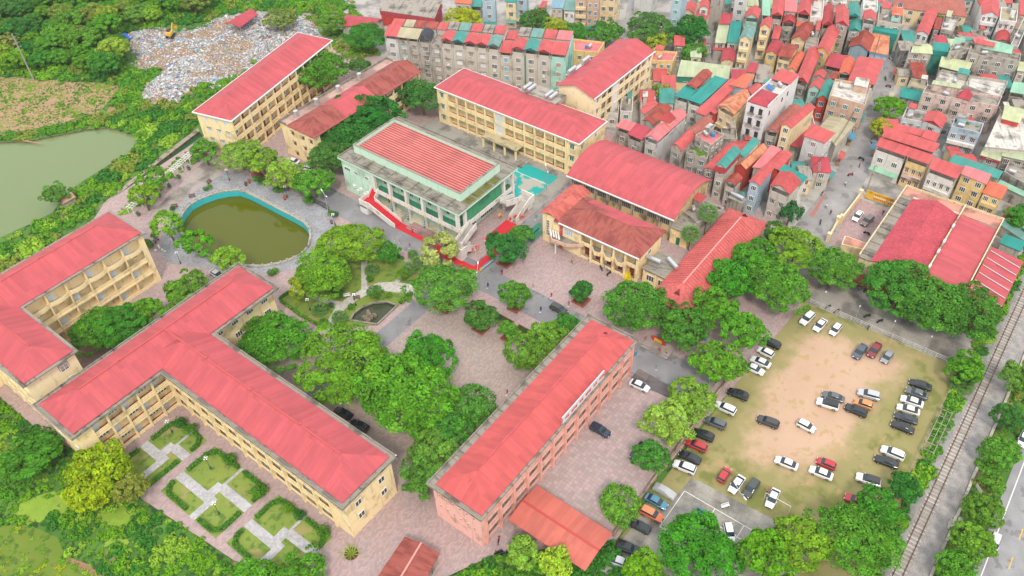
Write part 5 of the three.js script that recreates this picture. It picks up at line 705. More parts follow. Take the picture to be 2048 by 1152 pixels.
  ['low brown roof left of the pale terrace', [[179.17,42.8],[179.74,44.98],[187.76,41.12],[188.61,43.49]], 6, 'shed', 0.2, 'b', 'g', 1, {}],
  ['white house with tall red gable roof and dark windows near the top right', [[190.56,53.96],[192.04,59.36],[202.11,50.97],[203.9,56.06]], 9.5, 'gable0', 1.5, 'r', 'W', 3, { balc: 1 }],
  ['house with beige terrace right of the tall red gable', [[188.95,60.07],[190.89,64.89],[199.25,57.86],[201.19,62.8]], 9, 'flat', 0, 'e', 'W', 3, {}],
  ['red barrel-roofed shed near the right edge', [[182.06,61.98],[182.74,66.47],[193.24,59.55],[195.08,63.15]], 5.5, 'barrel0', 1.3, 'x', 'g', 0, {}],
  ['narrow red roof at the upper right edge', [[201.12,63.93],[201.74,65.78],[213.24,61.09]], 8, 'shed', 0.4, 'r', 'n', 1, {}],
  ['long blank grey block at the upper right edge', [[174.09,67.31],[173.47,69.66],[195.95,66.02],[195.38,67.9]], 9, 'flat', 0, 'k', 'l', 0, {}],
  ['mossy grey house with olive gable roof beside the street', [[152.47,43.16],[155.46,49.1],[157.7,42.19],[161.41,46.1]], 9, 'gable1', 0.9, 'V', 'g', 2, {}],
  ['teal roof with dark teal side next to the olive gable', [[158.68,47.84],[160.34,52.54],[164,47],[165.73,51.36]], 8.5, 'shed', 0.3, 't', 't', 0, { skirt: 1.6, skirt2: 't' }],
  ['pale teal roof with green side behind the grey facades', [[164.41,52.38],[165.08,57.45],[169.92,51.45],[170.54,55.91]], 9, 'shed', 0.4, 'g', 't', 0, { skirt: 2, skirt2: 't' }],
  ['left grey cement block with twin blue-paned windows', [[157.01,53.09],[163.52,58.14],[163.6,52.96],[167.87,57.13]], 9.4, 'flat', 0, 'k', 'g', 2, {}],
  ['right long grey cement block with pale windows', [[159.46,58.23],[163.09,72.45],[167.04,57.15],[168.14,71.63]], 9.4, 'flat', 0, 'k', 'g', 4, {}],
  ['pale mint roof on top of the long grey block', [[163.92,60.98],[165.26,69.31],[170.06,59.89],[170.38,68.55]], 10.8, 'shed', 0.4, 'g', 'g', 0, { y0: 9.46 }],
  ['red sloping roof at the end of the long grey block', [[171.02,68.82],[166.6,72.26],[175.16,68.36],[172.16,71.28]], 8, 'shed', 0.8, 'r', 't', 0, {}],
  ['pale olive roof over a grey house beside the twin windows', [[152.81,52.42],[153,61.13],[158.6,51.34],[160.22,60.35]], 7, 'shed', 0.5, 'V', 'g', 3, { open: 1 }],
  ['grey terraces with a small square yellow frame', [[143.29,54.25],[144.34,63.83],[150.7,53.85],[151.82,61.94]], 6.5, 'flat', 0, 'w', 'g', 3, {}],
  ['wide pale terrace with a blue pyramid skylight', [[144.14,62.65],[142.28,73.24],[150.76,61.96],[153.82,72.34]], 7, 'flat', 0, 'w', 'g', 3, {}],
  ['low beige terrace with green edge beside the street', [[137.79,48.06],[139.03,53.89],[142.99,47.58],[144.17,52.09]], 5, 'flat', 0, 'e', 'g', 1, {}],
  ['teal shop roof beside the street trees', [[132.43,47.7],[133.19,54.28],[137.57,46.66],[139.57,52.94]], 4.5, 'shed', 0.5, 't', 'g', 2, {}],
  ['grey mossy house with dark windows beside the street', [[152.5,42.54],[155.48,48.65],[156.97,41.79],[159.97,47.98]], 8, 'flat', 0, 'k', 'g', 3, {}],
  ['pinkish villa with arched window and big dark glazing', [[130.01,54.01],[134.42,73.88],[135.15,53.73],[140.72,73.39]], 8.5, 'flat', 0, 'k', 'p', 5, { pane: mat('#243436', null, 0.15) }],
  ['red gable roof with red front on a grey house near the street trees', [[117.74,58.44],[116.74,64.05],[123.7,57.91],[123.2,63.89]], 7.5, 'gable0', 1.3, 'r', 'l', 1, { gm: 'R' }],
  ['bluish grey terrace house left of the red gable', [[117.33,53.02],[118.36,58.8],[123.67,52.3],[124.25,57.81]], 6, 'flat', 0, 'k', 'l', 3, {}],
  ['whitewashed house under the nearer of two long red roofs', [[94.87,52.66],[94.52,61.1],[98.74,52.45],[98.61,60.88]], 9.5, 'shed', 0.5, 'r', 'w', 2, { open: 1, awn: 'g', r0: 1 }],
  ['yellow-fronted house with red doors and balconies under a long red roof', [[94.51,61.14],[94.3,67.04],[98.6,60.93],[98.43,66.96]], 9.5, 'shed', 0.5, 'r', 'y', 3, { open: 1, balc: 1, bm: wallM('p'), pane: M.doorBrown }],
  ['house under the farther of two long red roofs', [[98.58,52.65],[98.79,66.52],[103.15,52.44],[103.02,66.75]], 10.5, 'shed', 0.5, 'r', 'G', 0, { open: 1 }],
  ['red roof behind the two long red roofs', [[107.92,53.43],[108.82,60.87],[110.89,53.77],[111.76,61.11]], 8, 'shed', 0.4, 'r', 'l', 0, {}],
  ['small square red roof right of the long red roofs', [[106.84,61.15],[106.6,65.11],[110.83,61.08],[110.63,65]], 9, 'shed', 0.4, 'r', 'l', 0, {}],
  ['pale house with four windows in a row under a red roof', [[92.53,67.51],[91.88,74.9],[97.32,67.26],[97.38,74.79]], 9.5, 'shed', 0.6, 'r', 'w', 4, { open: 1, balc: 1 }],
  ['big yellow house with red roof near the warehouse', [[95.62,74.88],[94.63,81.67],[99.3,74.85],[99.09,81.38]], 9, 'shed', 0.5, 'p', 'y', 2, { r0: 0 }],
  ['yellow annex with orange tiled roof', [[94.43,81.4],[94.22,86.21],[99.76,81.66],[99.64,86.27]], 6.5, 'shed', 0.6, 'o', 'y', 2, { balc: 1 }],
  ['long teal gable roof behind the red roof row', [[101.63,70.62],[101.15,83.3],[106.06,70.57],[105.43,83.55]], 7.5, 'gable1', 0.6, 'T', 'g', 0, {}],
  ['blue villa with a planted roof garden', [[117.34,66.18],[118.34,73.74],[122.46,65.56],[123.97,73]], 8, 'flat', 0, 'k', 'b', 3, { balc: 1, bm: M.white }],
  ['pale olive roof with red edge near the right side', [[112.24,76.23],[112.33,81.46],[116.92,76.03],[118.61,80.53]], 6, 'shed', 0.5, 'v', 'g', 1, { skirt: 1, skirt2: 'd' }],
  ['pale olive roof at the right edge', [[114.26,80.98],[115.43,87.08],[118.31,80.59],[120.28,86.12]], 6.5, 'shed', 0.4, 'v', 'g', 2, {}],
  ['broad smooth grey roof at the right edge', [[113.62,76.32],[117.92,85.92],[133.42,75.13],[137.12,82.6]], 8, 'shed', 0.3, 'w', 'G', 0, {}],
  ['yellow-green and red roof beside the broad grey roof', [[127.4,76.45],[127.78,81.17],[135.35,75.25],[136.01,80.73]], 9.8, 'gable1', 0.6, 'V', 'r', 0, {}],
  ['mint roof at the right edge above the pink villa', [[149.07,74.27],[150.13,78.52],[155.12,73.65],[156.52,77.44]], 7, 'shed', 0.4, 'g', 'g', 1, { open: 1 }],
  ['olive roof with teal edge at the right edge', [[161.46,72.87],[162.19,75.6],[166.83,72.13],[167.61,74.54]], 8, 'shed', 0.4, 'V', 'G', 1, {}],
  ['weathered grey rooftop at the right edge below the olive roofs', [[108.24,83.51],[105.62,89.98],[113.79,83.29],[113.88,88.41]], 5, 'flat', 0, 'k', 'g', 2, {}],
  ['pale green strip roof at the right edge', [[104.58,83.24],[102.53,90.9],[106.49,83.53],[104.75,90.57]], 4, 'shed', 0.2, 'g', 'g', 0, {}],
  ['low teal roof near the warehouse, the farther of two', [[88.15,87.96],[84.71,95.24],[91.09,88.26],[88.94,94.82]], 3.5, 'shed', 0.2, 'q', 'g', 0, {}],
  ['bright teal roof near the warehouse, the nearer of two', [[80.57,90.4],[80.13,95.41],[84.69,90.3],[84.42,95.5]], 3.5, 'shed', 0.2, 't', 'g', 0, {}],
  ['low red roof at the right edge above the teal roofs', [[90.97,88.08],[91.4,91.63],[96.55,88.1],[97.32,92.22]], 3.5, 'shed', 0.3, 'd', 'g', 0, {}],
  ['old yellow flat-roofed house behind the tall school block', [[95.27,-46.88],[98.3,-39.53],[101.77,-51.31],[105.63,-41.52]], 7, 'flat', 0, 'p', 'y', 2, {}],
  ['old yellow house with pinkish terrace right of the tall school block', [[105.58,-23.58],[108.92,-17.56],[111.99,-26.46],[114.98,-19.32]], 6, 'flat', 0, 'p', 'y', 3, {}],
  ['long pale green roof behind the yellow wall', [[104.02,-13.18],[111.78,1.02],[112.81,-16.59],[118.19,-1.65]], 5, 'shed', 0.8, 'v', 't', 3, {}],
  ['red and grey gable roof behind the long pale green roof', [[120.4,-6.22],[122.74,-2.55],[128.26,-9.32],[129.6,-5.1]], 5, 'gable0', 1, 'd', 'c', 0, {}],
  ['stone grey roof among red roofs', [[114.77,8.28],[116.01,11.75],[125.31,4.94],[126.58,8.73]], 5, 'shed', 0.4, 'k', 'g', 0, {}],
  ['small red roof left of the stone grey roof', [[118.14,3.62],[119.11,6.75],[123.89,2.53],[124.31,5.26]], 5.5, 'shed', 0.5, 'd', 'c', 0, {}],
  ['concrete outbuilding beside the gymnasium with steel tanks on its roof', [[43.88,22.45],[41.68,27.47],[51,21],[51.05,30.14]], 5, 'flat', 0, 'k', 'g', 1, { cat: 'outbuilding', name: 'outbuilding' }],
];
const placed = Hs.map((r) => house(...r));
const find = (s) => placed.find((p) => p.q.userData.label.startsWith(s));
{ // tall white house: front hip, terrace with panels, rear sheet roof
  const P = ring4([[86.6,17.63],[86.55,23.84],[106.74,18.49],[106.53,24.19]]), c = centre(P), q = thing('white_tower_house', 'tall white house with small balconies and solar panels on its roof', 'house', [c[0], 0, c[1]], 0, TOWN), h = 15, w = wallM('W');
  slabPart(q, 'wall', w, P, 0, h); const A = [P[0], P[1], lerp2(P[1], P[2], 0.42), lerp2(P[0], P[3], 0.42)], Cc = [lerp2(P[0], P[3], 0.7), lerp2(P[1], P[2], 0.7), P[2], P[3]], Bb = [lerp2(P[0], P[3], 0.42), lerp2(P[1], P[2], 0.42), lerp2(P[1], P[2], 0.7), lerp2(P[0], P[3], 0.7)];
  roofGeo(inset(A, 0.1), h + 0.3, 'hip', 1.5, 0).mesh('roof', roofM('d'), q); roofGeo(Cc, h + 1.0, 'shed', 0.5, 0).mesh('roof', roofM('r'), q); const g = new G(), J = inset(P, 0.22); [1, 2, 3].forEach((i) => g.slab([P[i], P[(i + 1) % 4], J[(i + 1) % 4], J[i]], h, h + 0.9)); g.mesh('parapet', w, q); slabPart(q, 'terrace', roofM('w'), inset(Bb, 0.3), h, h + 0.08);
  const f = new Face(q, P[0][0], P[0][1], P[1][0], P[1][1]); for (let r = 0; r < 4; r++) for (const t of [0.3, 0.72]) { f.win(f.L * t, 1 + r * 3.7, 1.1, 2.1, { mv: 2, fm: M.black }); f.part('balcony', M.cement, f.L * t - 0.9, f.L * t + 0.9, 0.7 + r * 3.7, 1.2 + r * 3.7, 0.02, 0.6); } const s = new Face(q, P[1][0], P[1][1], P[2][0], P[2][1]); for (const [t, y] of [[0.1, 12], [0.5, 12.4], [0.68, 12.6]]) s.win(s.L * t, y, 0.6, 1.3, { mv: 1, fm: M.black });
  const m = centre(Bb), p = thing('solar_panel', 'blue solar panel on the terrace of the tall white house', 'solar panel', [m[0] - 1.6, h + 0.08, m[1] - 1]); mesh(new G().poly([[-1, 0.3, 1], [1, 0.3, 1], [1, 1.2, -1], [-1, 1.2, -1]]).poly([[-1, 1.15, -1], [1, 1.15, -1], [1, 0.25, 1], [-1, 0.25, 1]]).geo(), mat('#2e6ca8', null, 0.2), 'panel', p); mesh(new G().bar([-0.8, 0, -0.8], [-0.8, 1.1, -0.8], 0.06).bar([0.8, 0, -0.8], [0.8, 1.1, -0.8], 0.06).bar([-0.8, 0, 0.8], [-0.8, 0.35, 0.8], 0.06).bar([0.8, 0, 0.8], [0.8, 0.35, 0.8], 0.06).geo(), M.steel, 'stand', p); tank(m[0] + 1.4, h + 0.08, m[1] + 0.6, 'steel tank on the terrace of the tall white house', 0.8);
}
{ // red spires
  const sp = find('long house with pale red'), b = lerp2(lerp2(sp.P[0], sp.P[3], 0.55), lerp2(sp.P[1], sp.P[2], 0.55), 0.45), t = [[-1.7, 1.7], [1.7, 1.7], [1.7, -1.7], [-1.7, -1.7]].map(([x, z]) => [b[0] + x, b[1] + z]); const g = new G().slab(inset(t, 0.3), 9, 11.6); g.mesh('spire_room', wallM('c'), sp.q); roofGeo(t, 11.6, 'pyramid', 2.8, 0).mesh('spire_roof', roofM('R'), sp.q);
  const v = find('pinkish villa'), m = lerp2(v.P[0], v.P[1], 0.64), u = [[-1.8, 1.2], [1.8, 1.2], [1.8, -2.4], [-1.8, -2.4]].map(([x, z]) => [m[0] + x + 1, m[1] + z - 1.4]); new G().slab(inset(u, 0.2), 8.5, 9.8).mesh('spire_room', wallM('p'), v.q); roofGeo(u, 9.8, 'pyramid', 2.8, 0).mesh('spire_roof', roofM('d'), v.q);
}
// steel and plastic tanks on roofs
{
  const on = (s, t, u, lab, turn) => { const p = find(s), c = lerp2(lerp2(p.P[0], p.P[1], t), lerp2(p.P[3], p.P[2], t), u); tank(c[0], p.h + 0.06, c[1], lab, turn); };
  on('concrete outbuilding', 0.3, 0.4, 'steel tank nearest the gymnasium roof', 0.6); on('old yellow flat', 0.6, 0.5, 'steel tank on the old yellow flat roof', 0.2); on('old yellow house with pinkish', 0.35, 0.3, 'steel tank on the pinkish terrace', 0.1); on('old grey house with flat', 0.25, 0.5, 'steel tank on the old grey flat roof', 1); on('grey terraces', 0.55, 0.3, 'white tank on the grey terraces', 0.2); on('wide pale terrace', 0.85, 0.4, 'white tank on the wide pale terrace', 0.1); on('half-built', 0.2, 0.7, 'tank on the half-built white terrace', 0.4); on('house with beige terrace', 0.7, 0.3, 'white tank on the beige terrace', 0.2); on('grey terrace house with blue', 0.4, 0.6, 'steel tank among the blue roof panels', 0.5);
  const pc = find('old grey house with flat'), c1 = lerp2(pc.P[0], pc.P[2], 0.6); cyl(c1[0], 9.06, c1[1], 'blue barrel on the old grey flat roof', mat('#2f7fb8', null, 0.5)); const p2 = find('old yellow flat'), c2 = lerp2(p2.P[0], p2.P[2], 0.4); cyl(c2[0], 7.06, c2[1], 'blue barrel on the old yellow flat roof', mat('#2f7fb8', null, 0.5), 0.45, 1.2);
}
for (const [x, z, l] of [[12, -88, 'nearest the corner'], [20, -88, 'second from the corner'], [29, -88, 'third from the corner'], [38, -88, 'farthest from the corner']]) cyl(x, 10.72, z, 'steel drum tank on the brown-roofed building terrace, ' + l, M.tank, 0.7, 1.9);
{ // long horizontal solar storage tanks on the classroom and school block roofs
  const long = (x, y, z, turn, label) => { const t = thing('long_tank', label, 'water tank', [x, y, z], turn, 'long white solar tanks'); mesh(cached('lt', () => new G().tube([-1.9, 0.8, 0], [1.9, 0.8, 0], 0.55, 0.55, 14).geo()), M.tank, 'drum', t); mesh(cached('lts', () => { const g = new G(); for (const x of [-1.5, 0, 1.5]) g.b(x - 0.08, x + 0.08, 0, 0.3, -0.5, 0.5); return g.geo(); }), M.cement, 'stand', t); };
  { const q = thing('roof_terrace', 'concrete tank deck cut into the back slope of the classroom roof', 'roof deck', [60.4, 0, -35]); slabPart(q, 'deck', M.cement, ringOf(57.4, 63, -41, -27.6), 11.9, 13.2); }
  for (const [z, l] of [[-39.4, 'far left'], [-37.8, 'second'], [-31.6, 'third'], [-30, 'far right']]) long(59.6, 13.2, z, 0.0, 'white solar tank on the classroom roof deck, ' + l + ' of four');
  long(72.5, 14.9, -32.4, 0, 'white solar tank at the nearer eave of the tall school block'); long(80, 14.9, -32.4, 0, 'white solar tank at the farther eave of the tall school block');
  { const q = thing('tank_stand', 'steel stands under the solar tanks of the tall school block', 'stand', [76, 0, -33]); for (const x of [70.6, 74.4, 78.1, 81.9]) new G().bar([x, 0, -32.6], [x, 14.95, -32.6], 0.2).mesh('post', M.steel, q); new G().b(70.2, 82.2, 14.7, 14.9, -33, -31.9).mesh('deck', M.steel, q); }
  long(23.2, 5.2, 25.6, 1.57, 'white solar tank nearest the office on the annex roof'); long(24.6, 5.2, 30, 1.1, 'white solar tank on the annex roof beside the red tiled hall');
  { const q = thing('pipe_frame', 'steel pipe frame under the solar tanks on the annex roof', 'frame', [24, 4.45, 28]); for (let i = 0; i < 7; i++) new G().bar([21 + i, 4.45, 25 + (i % 3)], [22.4 + i * 0.6, 5.3, 30.6 - (i % 2) * 2], 0.08).mesh('pipe', M.steel, q); }
  long(58.2, 4.6, 30.5, 1.4, 'white tank on the ground behind the red tiled hall'); { const q = thing('concrete_plinth', 'concrete plinth behind the red tiled hall', 'base', [58.2, 0, 30.5]); slabPart(q, 'block', M.cement, ringOf(57, 59.4, 28.4, 32.6), 0, 4.6); }
}
// yellow boundary wall at the back, street walls and gate
{ const q = thing('boundary_wall', 'plain yellow boundary wall behind the tall school block', 'wall', [100, 0, -10]); const a = [[100.47,-21.11],[105.8,-9.62]]; new G().bar([a[0][0], 1.3, a[0][1]], [a[1][0], 1.3, a[1][1]], 0.25, 2.6).mesh('panel', M.yellow, q);
  const w = thing('boundary_wall', 'low stone wall between the pink court and the parking field', 'wall', [-20, 0, 56]); for (let x = -42; x < 4; x += 3.4) new G().b(x, x + 3.36, 0, 1.1, 55.5, 55.8).mesh('panel', mat('#b9a68e', T.grime, 0.95), w); 
  const y = thing('banner_wall', 'yellow notice wall with lettering at the edge of the forecourt', 'sign', [95, 0, 55]); const b = [[83.85,56.24],[83.99,63.44]]; const F = new Face(y, b[0][0], b[0][1], b[1][0], b[1][1]); F.part('panel', mat('#e0b83a', T.wall, 0.8), 0, F.L, 0.3, 2.8, -0.1, 0.05); F.part('plinth', M.cement, 0, F.L, 0, 0.3, -0.15, 0.1); const lm = mat('#c9472c', null, 0.7); for (let r = 0; r < 3; r++) for (let i = 0; i < 12; i++) if (rnd() < 0.85) F.part('print', r === 1 ? M.trim : lm, 2.2 + i * 0.55, 2.55 + i * 0.55, 0.7 + r * 0.65, 1.1 + r * 0.65, 0.05, 0.07);
  const c = thing('blue_canopy', 'long blue sheet canopy along the warehouse forecourt', 'canopy', [70, 0, 62]); const P = ring4([[62.49,63.88],[62,65.14],[86.29,64.14],[86.64,65.58]]); roofGeo(P, 3, 'shed', 0.1).mesh('roof', paint('#4d86a0', T.sheet, 0.6), c); const pg = inset(P, 0.3); pg.forEach((p) => new G().tube([p[0], 0, p[1]], [p[0], 2.9, p[1]], 0.07, 0.07, 6).mesh('post', M.steel, c));
  const gw = thing('gate_wall', 'cream gate wall with pillars between street and forecourt', 'gate', [80, 0, 45]); const g = [[60.69,55.17],[68.42,54.52],[69.57,54.96],[82.73,55.11]]; for (const [i, j] of [[0, 1], [2, 3]]) { const p = g[i], s = g[j]; new G().bar([p[0], 0.9, p[1]], [s[0], 0.9, s[1]], 0.4, 1.8).mesh('panel', wallM('c'), gw); for (const e of [p, s]) new G().box(e[0], 1.4, e[1], 0.8, 2.8, 0.8).box(e[0], 2.9, e[1], 1, 0.2, 1).mesh('pillar', wallM('c'), gw); }
  const r = thing('porch_building', 'small flat building with terracotta terrace at the forecourt edge', 'building', [62, 0, 58]); const Q = ring4([[57.02,59.34],[58.46,65.73],[60.63,58.8],[61.12,65.07]]); slabPart(r, 'wall', wallM('c'), Q, 0, 4); slabPart(r, 'terrace', paint('#d99a86', T.conc, 0.9), inset(Q, 0.3), 4, 4.1);
}
{ // low roofs wedged into the gaps of the town
  const zone = [[76.71,-21.44],[85.01,-22.11],[95.63,-12.05],[108.68,-23.29],[130.24,-22.01],[159.32,-33.67],[183.66,-44.45],[221.16,11.4],[179.79,24.41],[148.04,33.59],[111,41.8],[82.56,44.26],[62.01,41.75],[59.06,22.82],[75.28,4.6],[69.09,-8.69]], zone2 = [[226.65,19.57],[253.58,59.68],[91.72,97.18],[82.66,91.15],[96.31,82.63],[89.77,58.35],[92.26,53.97],[108.44,51.68],[131.74,47.38],[157.05,40.92]], ps = placed.map((p) => p.P), dirx = [0.86, -0.5], dirz = [0.5, 0.86];
  let n = 0; const done = [];
  for (let i = 0; i < 9000 && n < 190; i++) { const x = rr(60, 240), z = rr(-110, 100); if (!inPoly(x, z, zone) && !inPoly(x, z, zone2)) continue; const w = rr(3.4, 5), l = rr(5, 9), q = (a, b) => [x + dirx[0] * a * l / 2 + dirz[0] * b * w / 2, z + dirx[1] * a * l / 2 + dirz[1] * b * w / 2]; const test = []; for (const a of [-1, -0.5, 0, 0.5, 1]) for (const b of [-1, 0, 1]) test.push(q(a, b));
    if (test.some((t) => ps.some((P) => inPoly(t[0], t[1], P))) || done.some((d) => Math.hypot(d[0] - x, d[1] - z) < 4.1)) continue; done.push([x, z]); n++; const h = rr(3.2, 6.5), kind = pick(['shed', 'gable1', 'flat', 'gable1', 'shed']);
    const rk = kind === 'flat' ? 'k' : pick(['r', 'r', 'd', 'r', 'b', 'T', 'k', 'v', 'p']), near = placed.reduce((a, p) => { const c = centre(p.P), d = Math.hypot(c[0] - x, c[1] - z); return d < a[0] ? [d, p] : a; }, [1e9])[1].q.userData.label.split(/,| (?:near|beside|behind|at|left|right|in|over|under|among|between|running|facing|next|on|above|below|of|crossed|with) /)[0].split(' ').slice(0, 7).join(' ');
    house('low house with ' + ({ r: 'red', d: 'dull red', b: 'brown', T: 'teal', k: 'grey', v: 'pale olive', p: 'faded red' })[rk] + (kind === 'flat' ? ' flat roof' : kind === 'shed' ? ' sloping roof' : ' gable roof') + ' next to the ' + near, [q(-1, -1), q(-1, 1), q(1, -1), q(1, 1)], +h.toFixed(1), kind, rr(0.4, 1), rk, pick(['g', 'G', 'w', 'c', 'l']), 1, { g: 'low houses in the gaps of the town', name: 'low_house' }); }
}
for (const r of placed) { // a tank or two on the flat roofs
  const l = r.q.userData.label; if (!r.q.children.some((c) => c.name === 'terrace') || /tank|old grey|old yellow|outbuilding|half-built|grey terraces|wide pale|beige terrace|blue roof panels/.test(l)) continue;
  const c = lerp2(lerp2(r.P[0], r.P[1], 0.3), lerp2(r.P[3], r.P[2], 0.3), 0.3); tank(c[0], r.h + 0.06, c[1], 'steel tank on the ' + l.split(',')[0].split(' ').slice(0, 11).join(' '), rr(0, 3)); }
{ // sagging cables along the town street
  const pts = [[78.15,42.1],[91.48,42.58],[112.31,40.88],[132.52,37.29],[159.7,30.98]], lab = ['nearest', 'second', 'third', 'farthest']; for (let i = 0; i + 1 < pts.length; i++) { const a = pts[i], b = pts[i + 1], t = thing('overhead_cable', 'bundle of cables along the street, ' + lab[i] + ' span', 'cable', [a[0], 8.4, a[1]], 0, 'street cables'); for (let k = 0; k < 3; k++) { const g = new G(); let o = null; for (let j = 0; j <= 8; j++) { const u = j / 8, p = [a[0] + (b[0] - a[0]) * u + k * 0.3, 8.4 - k * 0.3 - (0.7 + k * 0.2) * Math.sin(Math.PI * u), a[1] + (b[1] - a[1]) * u]; if (o) g.tube(o, p, 0.03, 0.03, 4); o = p; } g.mesh('wire', M.black, t); } } }
// ---------- vegetation ----------
const leafM = (c) => { const k = 'leaf' + c; if (!lib.has(k)) { const m = new THREE.MeshPhysicalMaterial({ roughness: 0.85, metalness: 0, specularIntensity: 0.25, vertexColors: true, side: THREE.DoubleSide }); m.color.setStyle(c); lib.set(k, m); } return lib.get(k); };
const TONE = { b: '#5c8f1e', m: '#4a8220', d: '#357024', D: '#2c6030', y: '#879d1e', o: '#6f8432', l: '#78a230', f: '#829848' };
const bark = mat('#7a6552', T.grime, 0.95);
function leaves(seed0, o) { // many leaf-sized faces on the lobes of a crown of unit radius
  let s = seed0; const R = () => { s = (s * 1664525 + 1013904223) >>> 0; return s / 4294967296; };
  const P = [], N = [], Cc = [], lobes = [];
  for (let i = 0; i < o.lobes; i++) { const t = i / o.lobes, y = (o.low ?? -0.45) + (1 - (o.low ?? -0.45)) * Math.pow(t, 0.8), a = i * 2.399963 + R() * 0.8, e = Math.sqrt(Math.max(0, 1 - y * y)), big = 0.72 + 0.62 * vn(3 + Math.cos(a) * e * 1.7 + seed0 % 17, 5 + y * 1.7 + Math.sin(a) * e * 1.3, 99, seed0), k = ((o.in || 0.5) + (0.74 - (o.in || 0.5)) * R()) * big * (R() < 0.12 ? 1.18 : 1); lobes.push({ c: [Math.cos(a) * e * k, y * k * 0.95, Math.sin(a) * e * k], d: [Math.cos(a) * e, y, Math.sin(a) * e], r: ((o.r0 || 0.27) + 0.14 * R()) * (0.8 + 0.4 * R()), t: 0.74 + 0.5 * R() }); }
  if (!o.thin) for (let i = 0; i < Math.ceil(o.lobes / 9); i++) lobes.push({ c: [(R() - 0.5) * 0.4, (R() - 0.4) * 0.4, (R() - 0.5) * 0.4], d: [0, 1, 0], r: 0.42, t: 0.9 });
  const v = new THREE.Vector3(), n = new THREE.Vector3(), a = new THREE.Vector3(), b = new THREE.Vector3();
  for (let i = 0; i < o.n; i++) {
    const L = lobes[Math.floor(R() * lobes.length)];
    do { v.set(R() * 2 - 1, R() * 2 - 1, R() * 2 - 1); } while (v.lengthSq() > 1 || v.lengthSq() < 0.01); v.normalize();
    if (v.x * L.d[0] + v.y * L.d[1] + v.z * L.d[2] < -0.25) v.multiplyScalar(-1); if (v.y < -0.55) v.y *= -0.4;
    const k = L.r * (0.72 + 0.36 * R()), px = L.c[0] + v.x * k, py = L.c[1] + v.y * k * 0.9, pz = L.c[2] + v.z * k;
    n.copy(v).add(a.set(R() - 0.5, R() * 0.9 - 0.25, R() - 0.5).multiplyScalar(1.1)).normalize();
    a.set(R() - 0.5, R() - 0.5, R() - 0.5).cross(n).normalize(); b.copy(n).cross(a);
    const l = o.leaf * (0.7 + 0.6 * R()), w = l * 0.62, c = L.t * (0.62 + 0.7 * R()), yel = R() < 0.2 ? 1.4 : 1;
    const q = [[l, 0], [0, w], [-l, 0], [0, -w]].map(([x, y]) => [px + (a.x * x + b.x * y) * 0.5, py + (a.y * x + b.y * y) * 0.5, pz + (a.z * x + b.z * y) * 0.5]);
    for (const j of [0, 1, 2, 0, 2, 3]) { P.push(...q[j]); N.push(n.x, n.y, n.z); Cc.push(c * yel, c, c * (yel > 1 ? 0.8 : 1)); }
  }
  const g = new THREE.BufferGeometry(); g.setAttribute('position', new THREE.Float32BufferAttribute(P, 3)); g.setAttribute('normal', new THREE.Float32BufferAttribute(N, 3)); g.setAttribute('color', new THREE.Float32BufferAttribute(Cc, 3)); return g;
}
const trunkGeo = (sd, air) => { let s = sd; const R = () => { s = (s * 1664525 + 1013904223) >>> 0; return s / 4294967296; }; const g = new G(), bend = (R() - 0.5) * 0.12; g.tube([0, -0.02, 0], [bend, 0.3, 0.02], 0.032, 0.025, 8).tube([bend, 0.3, 0.02], [0, 0.58, 0], 0.025, 0.014, 8); for (let i = 0; i < (air ? 7 : 5); i++) { const a = i * 2.2 + R(), y = 0.26 + R() * 0.22; g.tube([bend * (1 - (y - 0.3)), y, 0.01], [Math.cos(a) * (0.16 + R() * 0.14), y + 0.2 + R() * 0.14, Math.sin(a) * (0.16 + R() * 0.14)], 0.013, 0.005, 6); } return g.geo(); };
const trunks = [trunkGeo(3), trunkGeo(5), trunkGeo(8, 1), trunkGeo(12, 1)];
const CR = { // crown models by size and habit
  s: [101, 102, 103, 104].map((k) => leaves(k, { lobes: 30, n: 2700, leaf: 0.16, r0: 0.17, in: 0.56 })), m: [201, 202, 203, 204].map((k) => leaves(k, { lobes: 50, n: 5600, leaf: 0.108, r0: 0.135, in: 0.6 })), g: [301, 302].map((k) => leaves(k, { lobes: 100, n: 13000, leaf: 0.068, r0: 0.095, in: 0.66 })),
  a: [401, 402, 403].map((k) => leaves(k, { thin: 1, lobes: 18, n: 1700, leaf: 0.15, r0: 0.2, in: 0.55, low: -0.6 })), u: [501, 502, 503].map((k) => leaves(k, { lobes: 18, n: 900, leaf: 0.2, low: -0.15 })),
};
let ti = 0;
const shift = (c, i) => { const k = new THREE.Color(c), h = {}; k.getHSL(h); k.setHSL(h.h + [-0.014, 0, 0.018, 0.008][i % 4], h.s * [1, 0.92, 0.96, 1.04][(i >> 2) % 4], h.l * [1.06, 0.94, 1.14, 1.0][(i >> 1) % 4]); return '#' + k.getHexString(); };
function tree(kind, x, z, R, H, tone, label, group, name) {
  const t = thing(name || 'tree', label, 'tree', [x, 0, z], rr(0, 6.28), group); ti++;
  const set = kind === 'a' ? CR.a : R > 6 ? CR.g : R > 3.1 ? CR.m : CR.s;
  const tr = mesh(trunks[kind === 'a' ? 2 + ti % 2 : ti % 2], bark, 'trunk', t); tr.scale.set(H * 1.15, H, H * 1.15);
  const c = mesh(set[ti % set.length], leafM(shift(TONE[tone] || tone, ti)), 'crown', t); c.position.y = H * 0.62; c.scale.set(R * rr(0.98, 1.22), H * rr(0.42, 0.47), R * rr(0.98, 1.22)); c.rotation.set(rr(-0.08, 0.08), 0, rr(-0.08, 0.08)); return t;
}
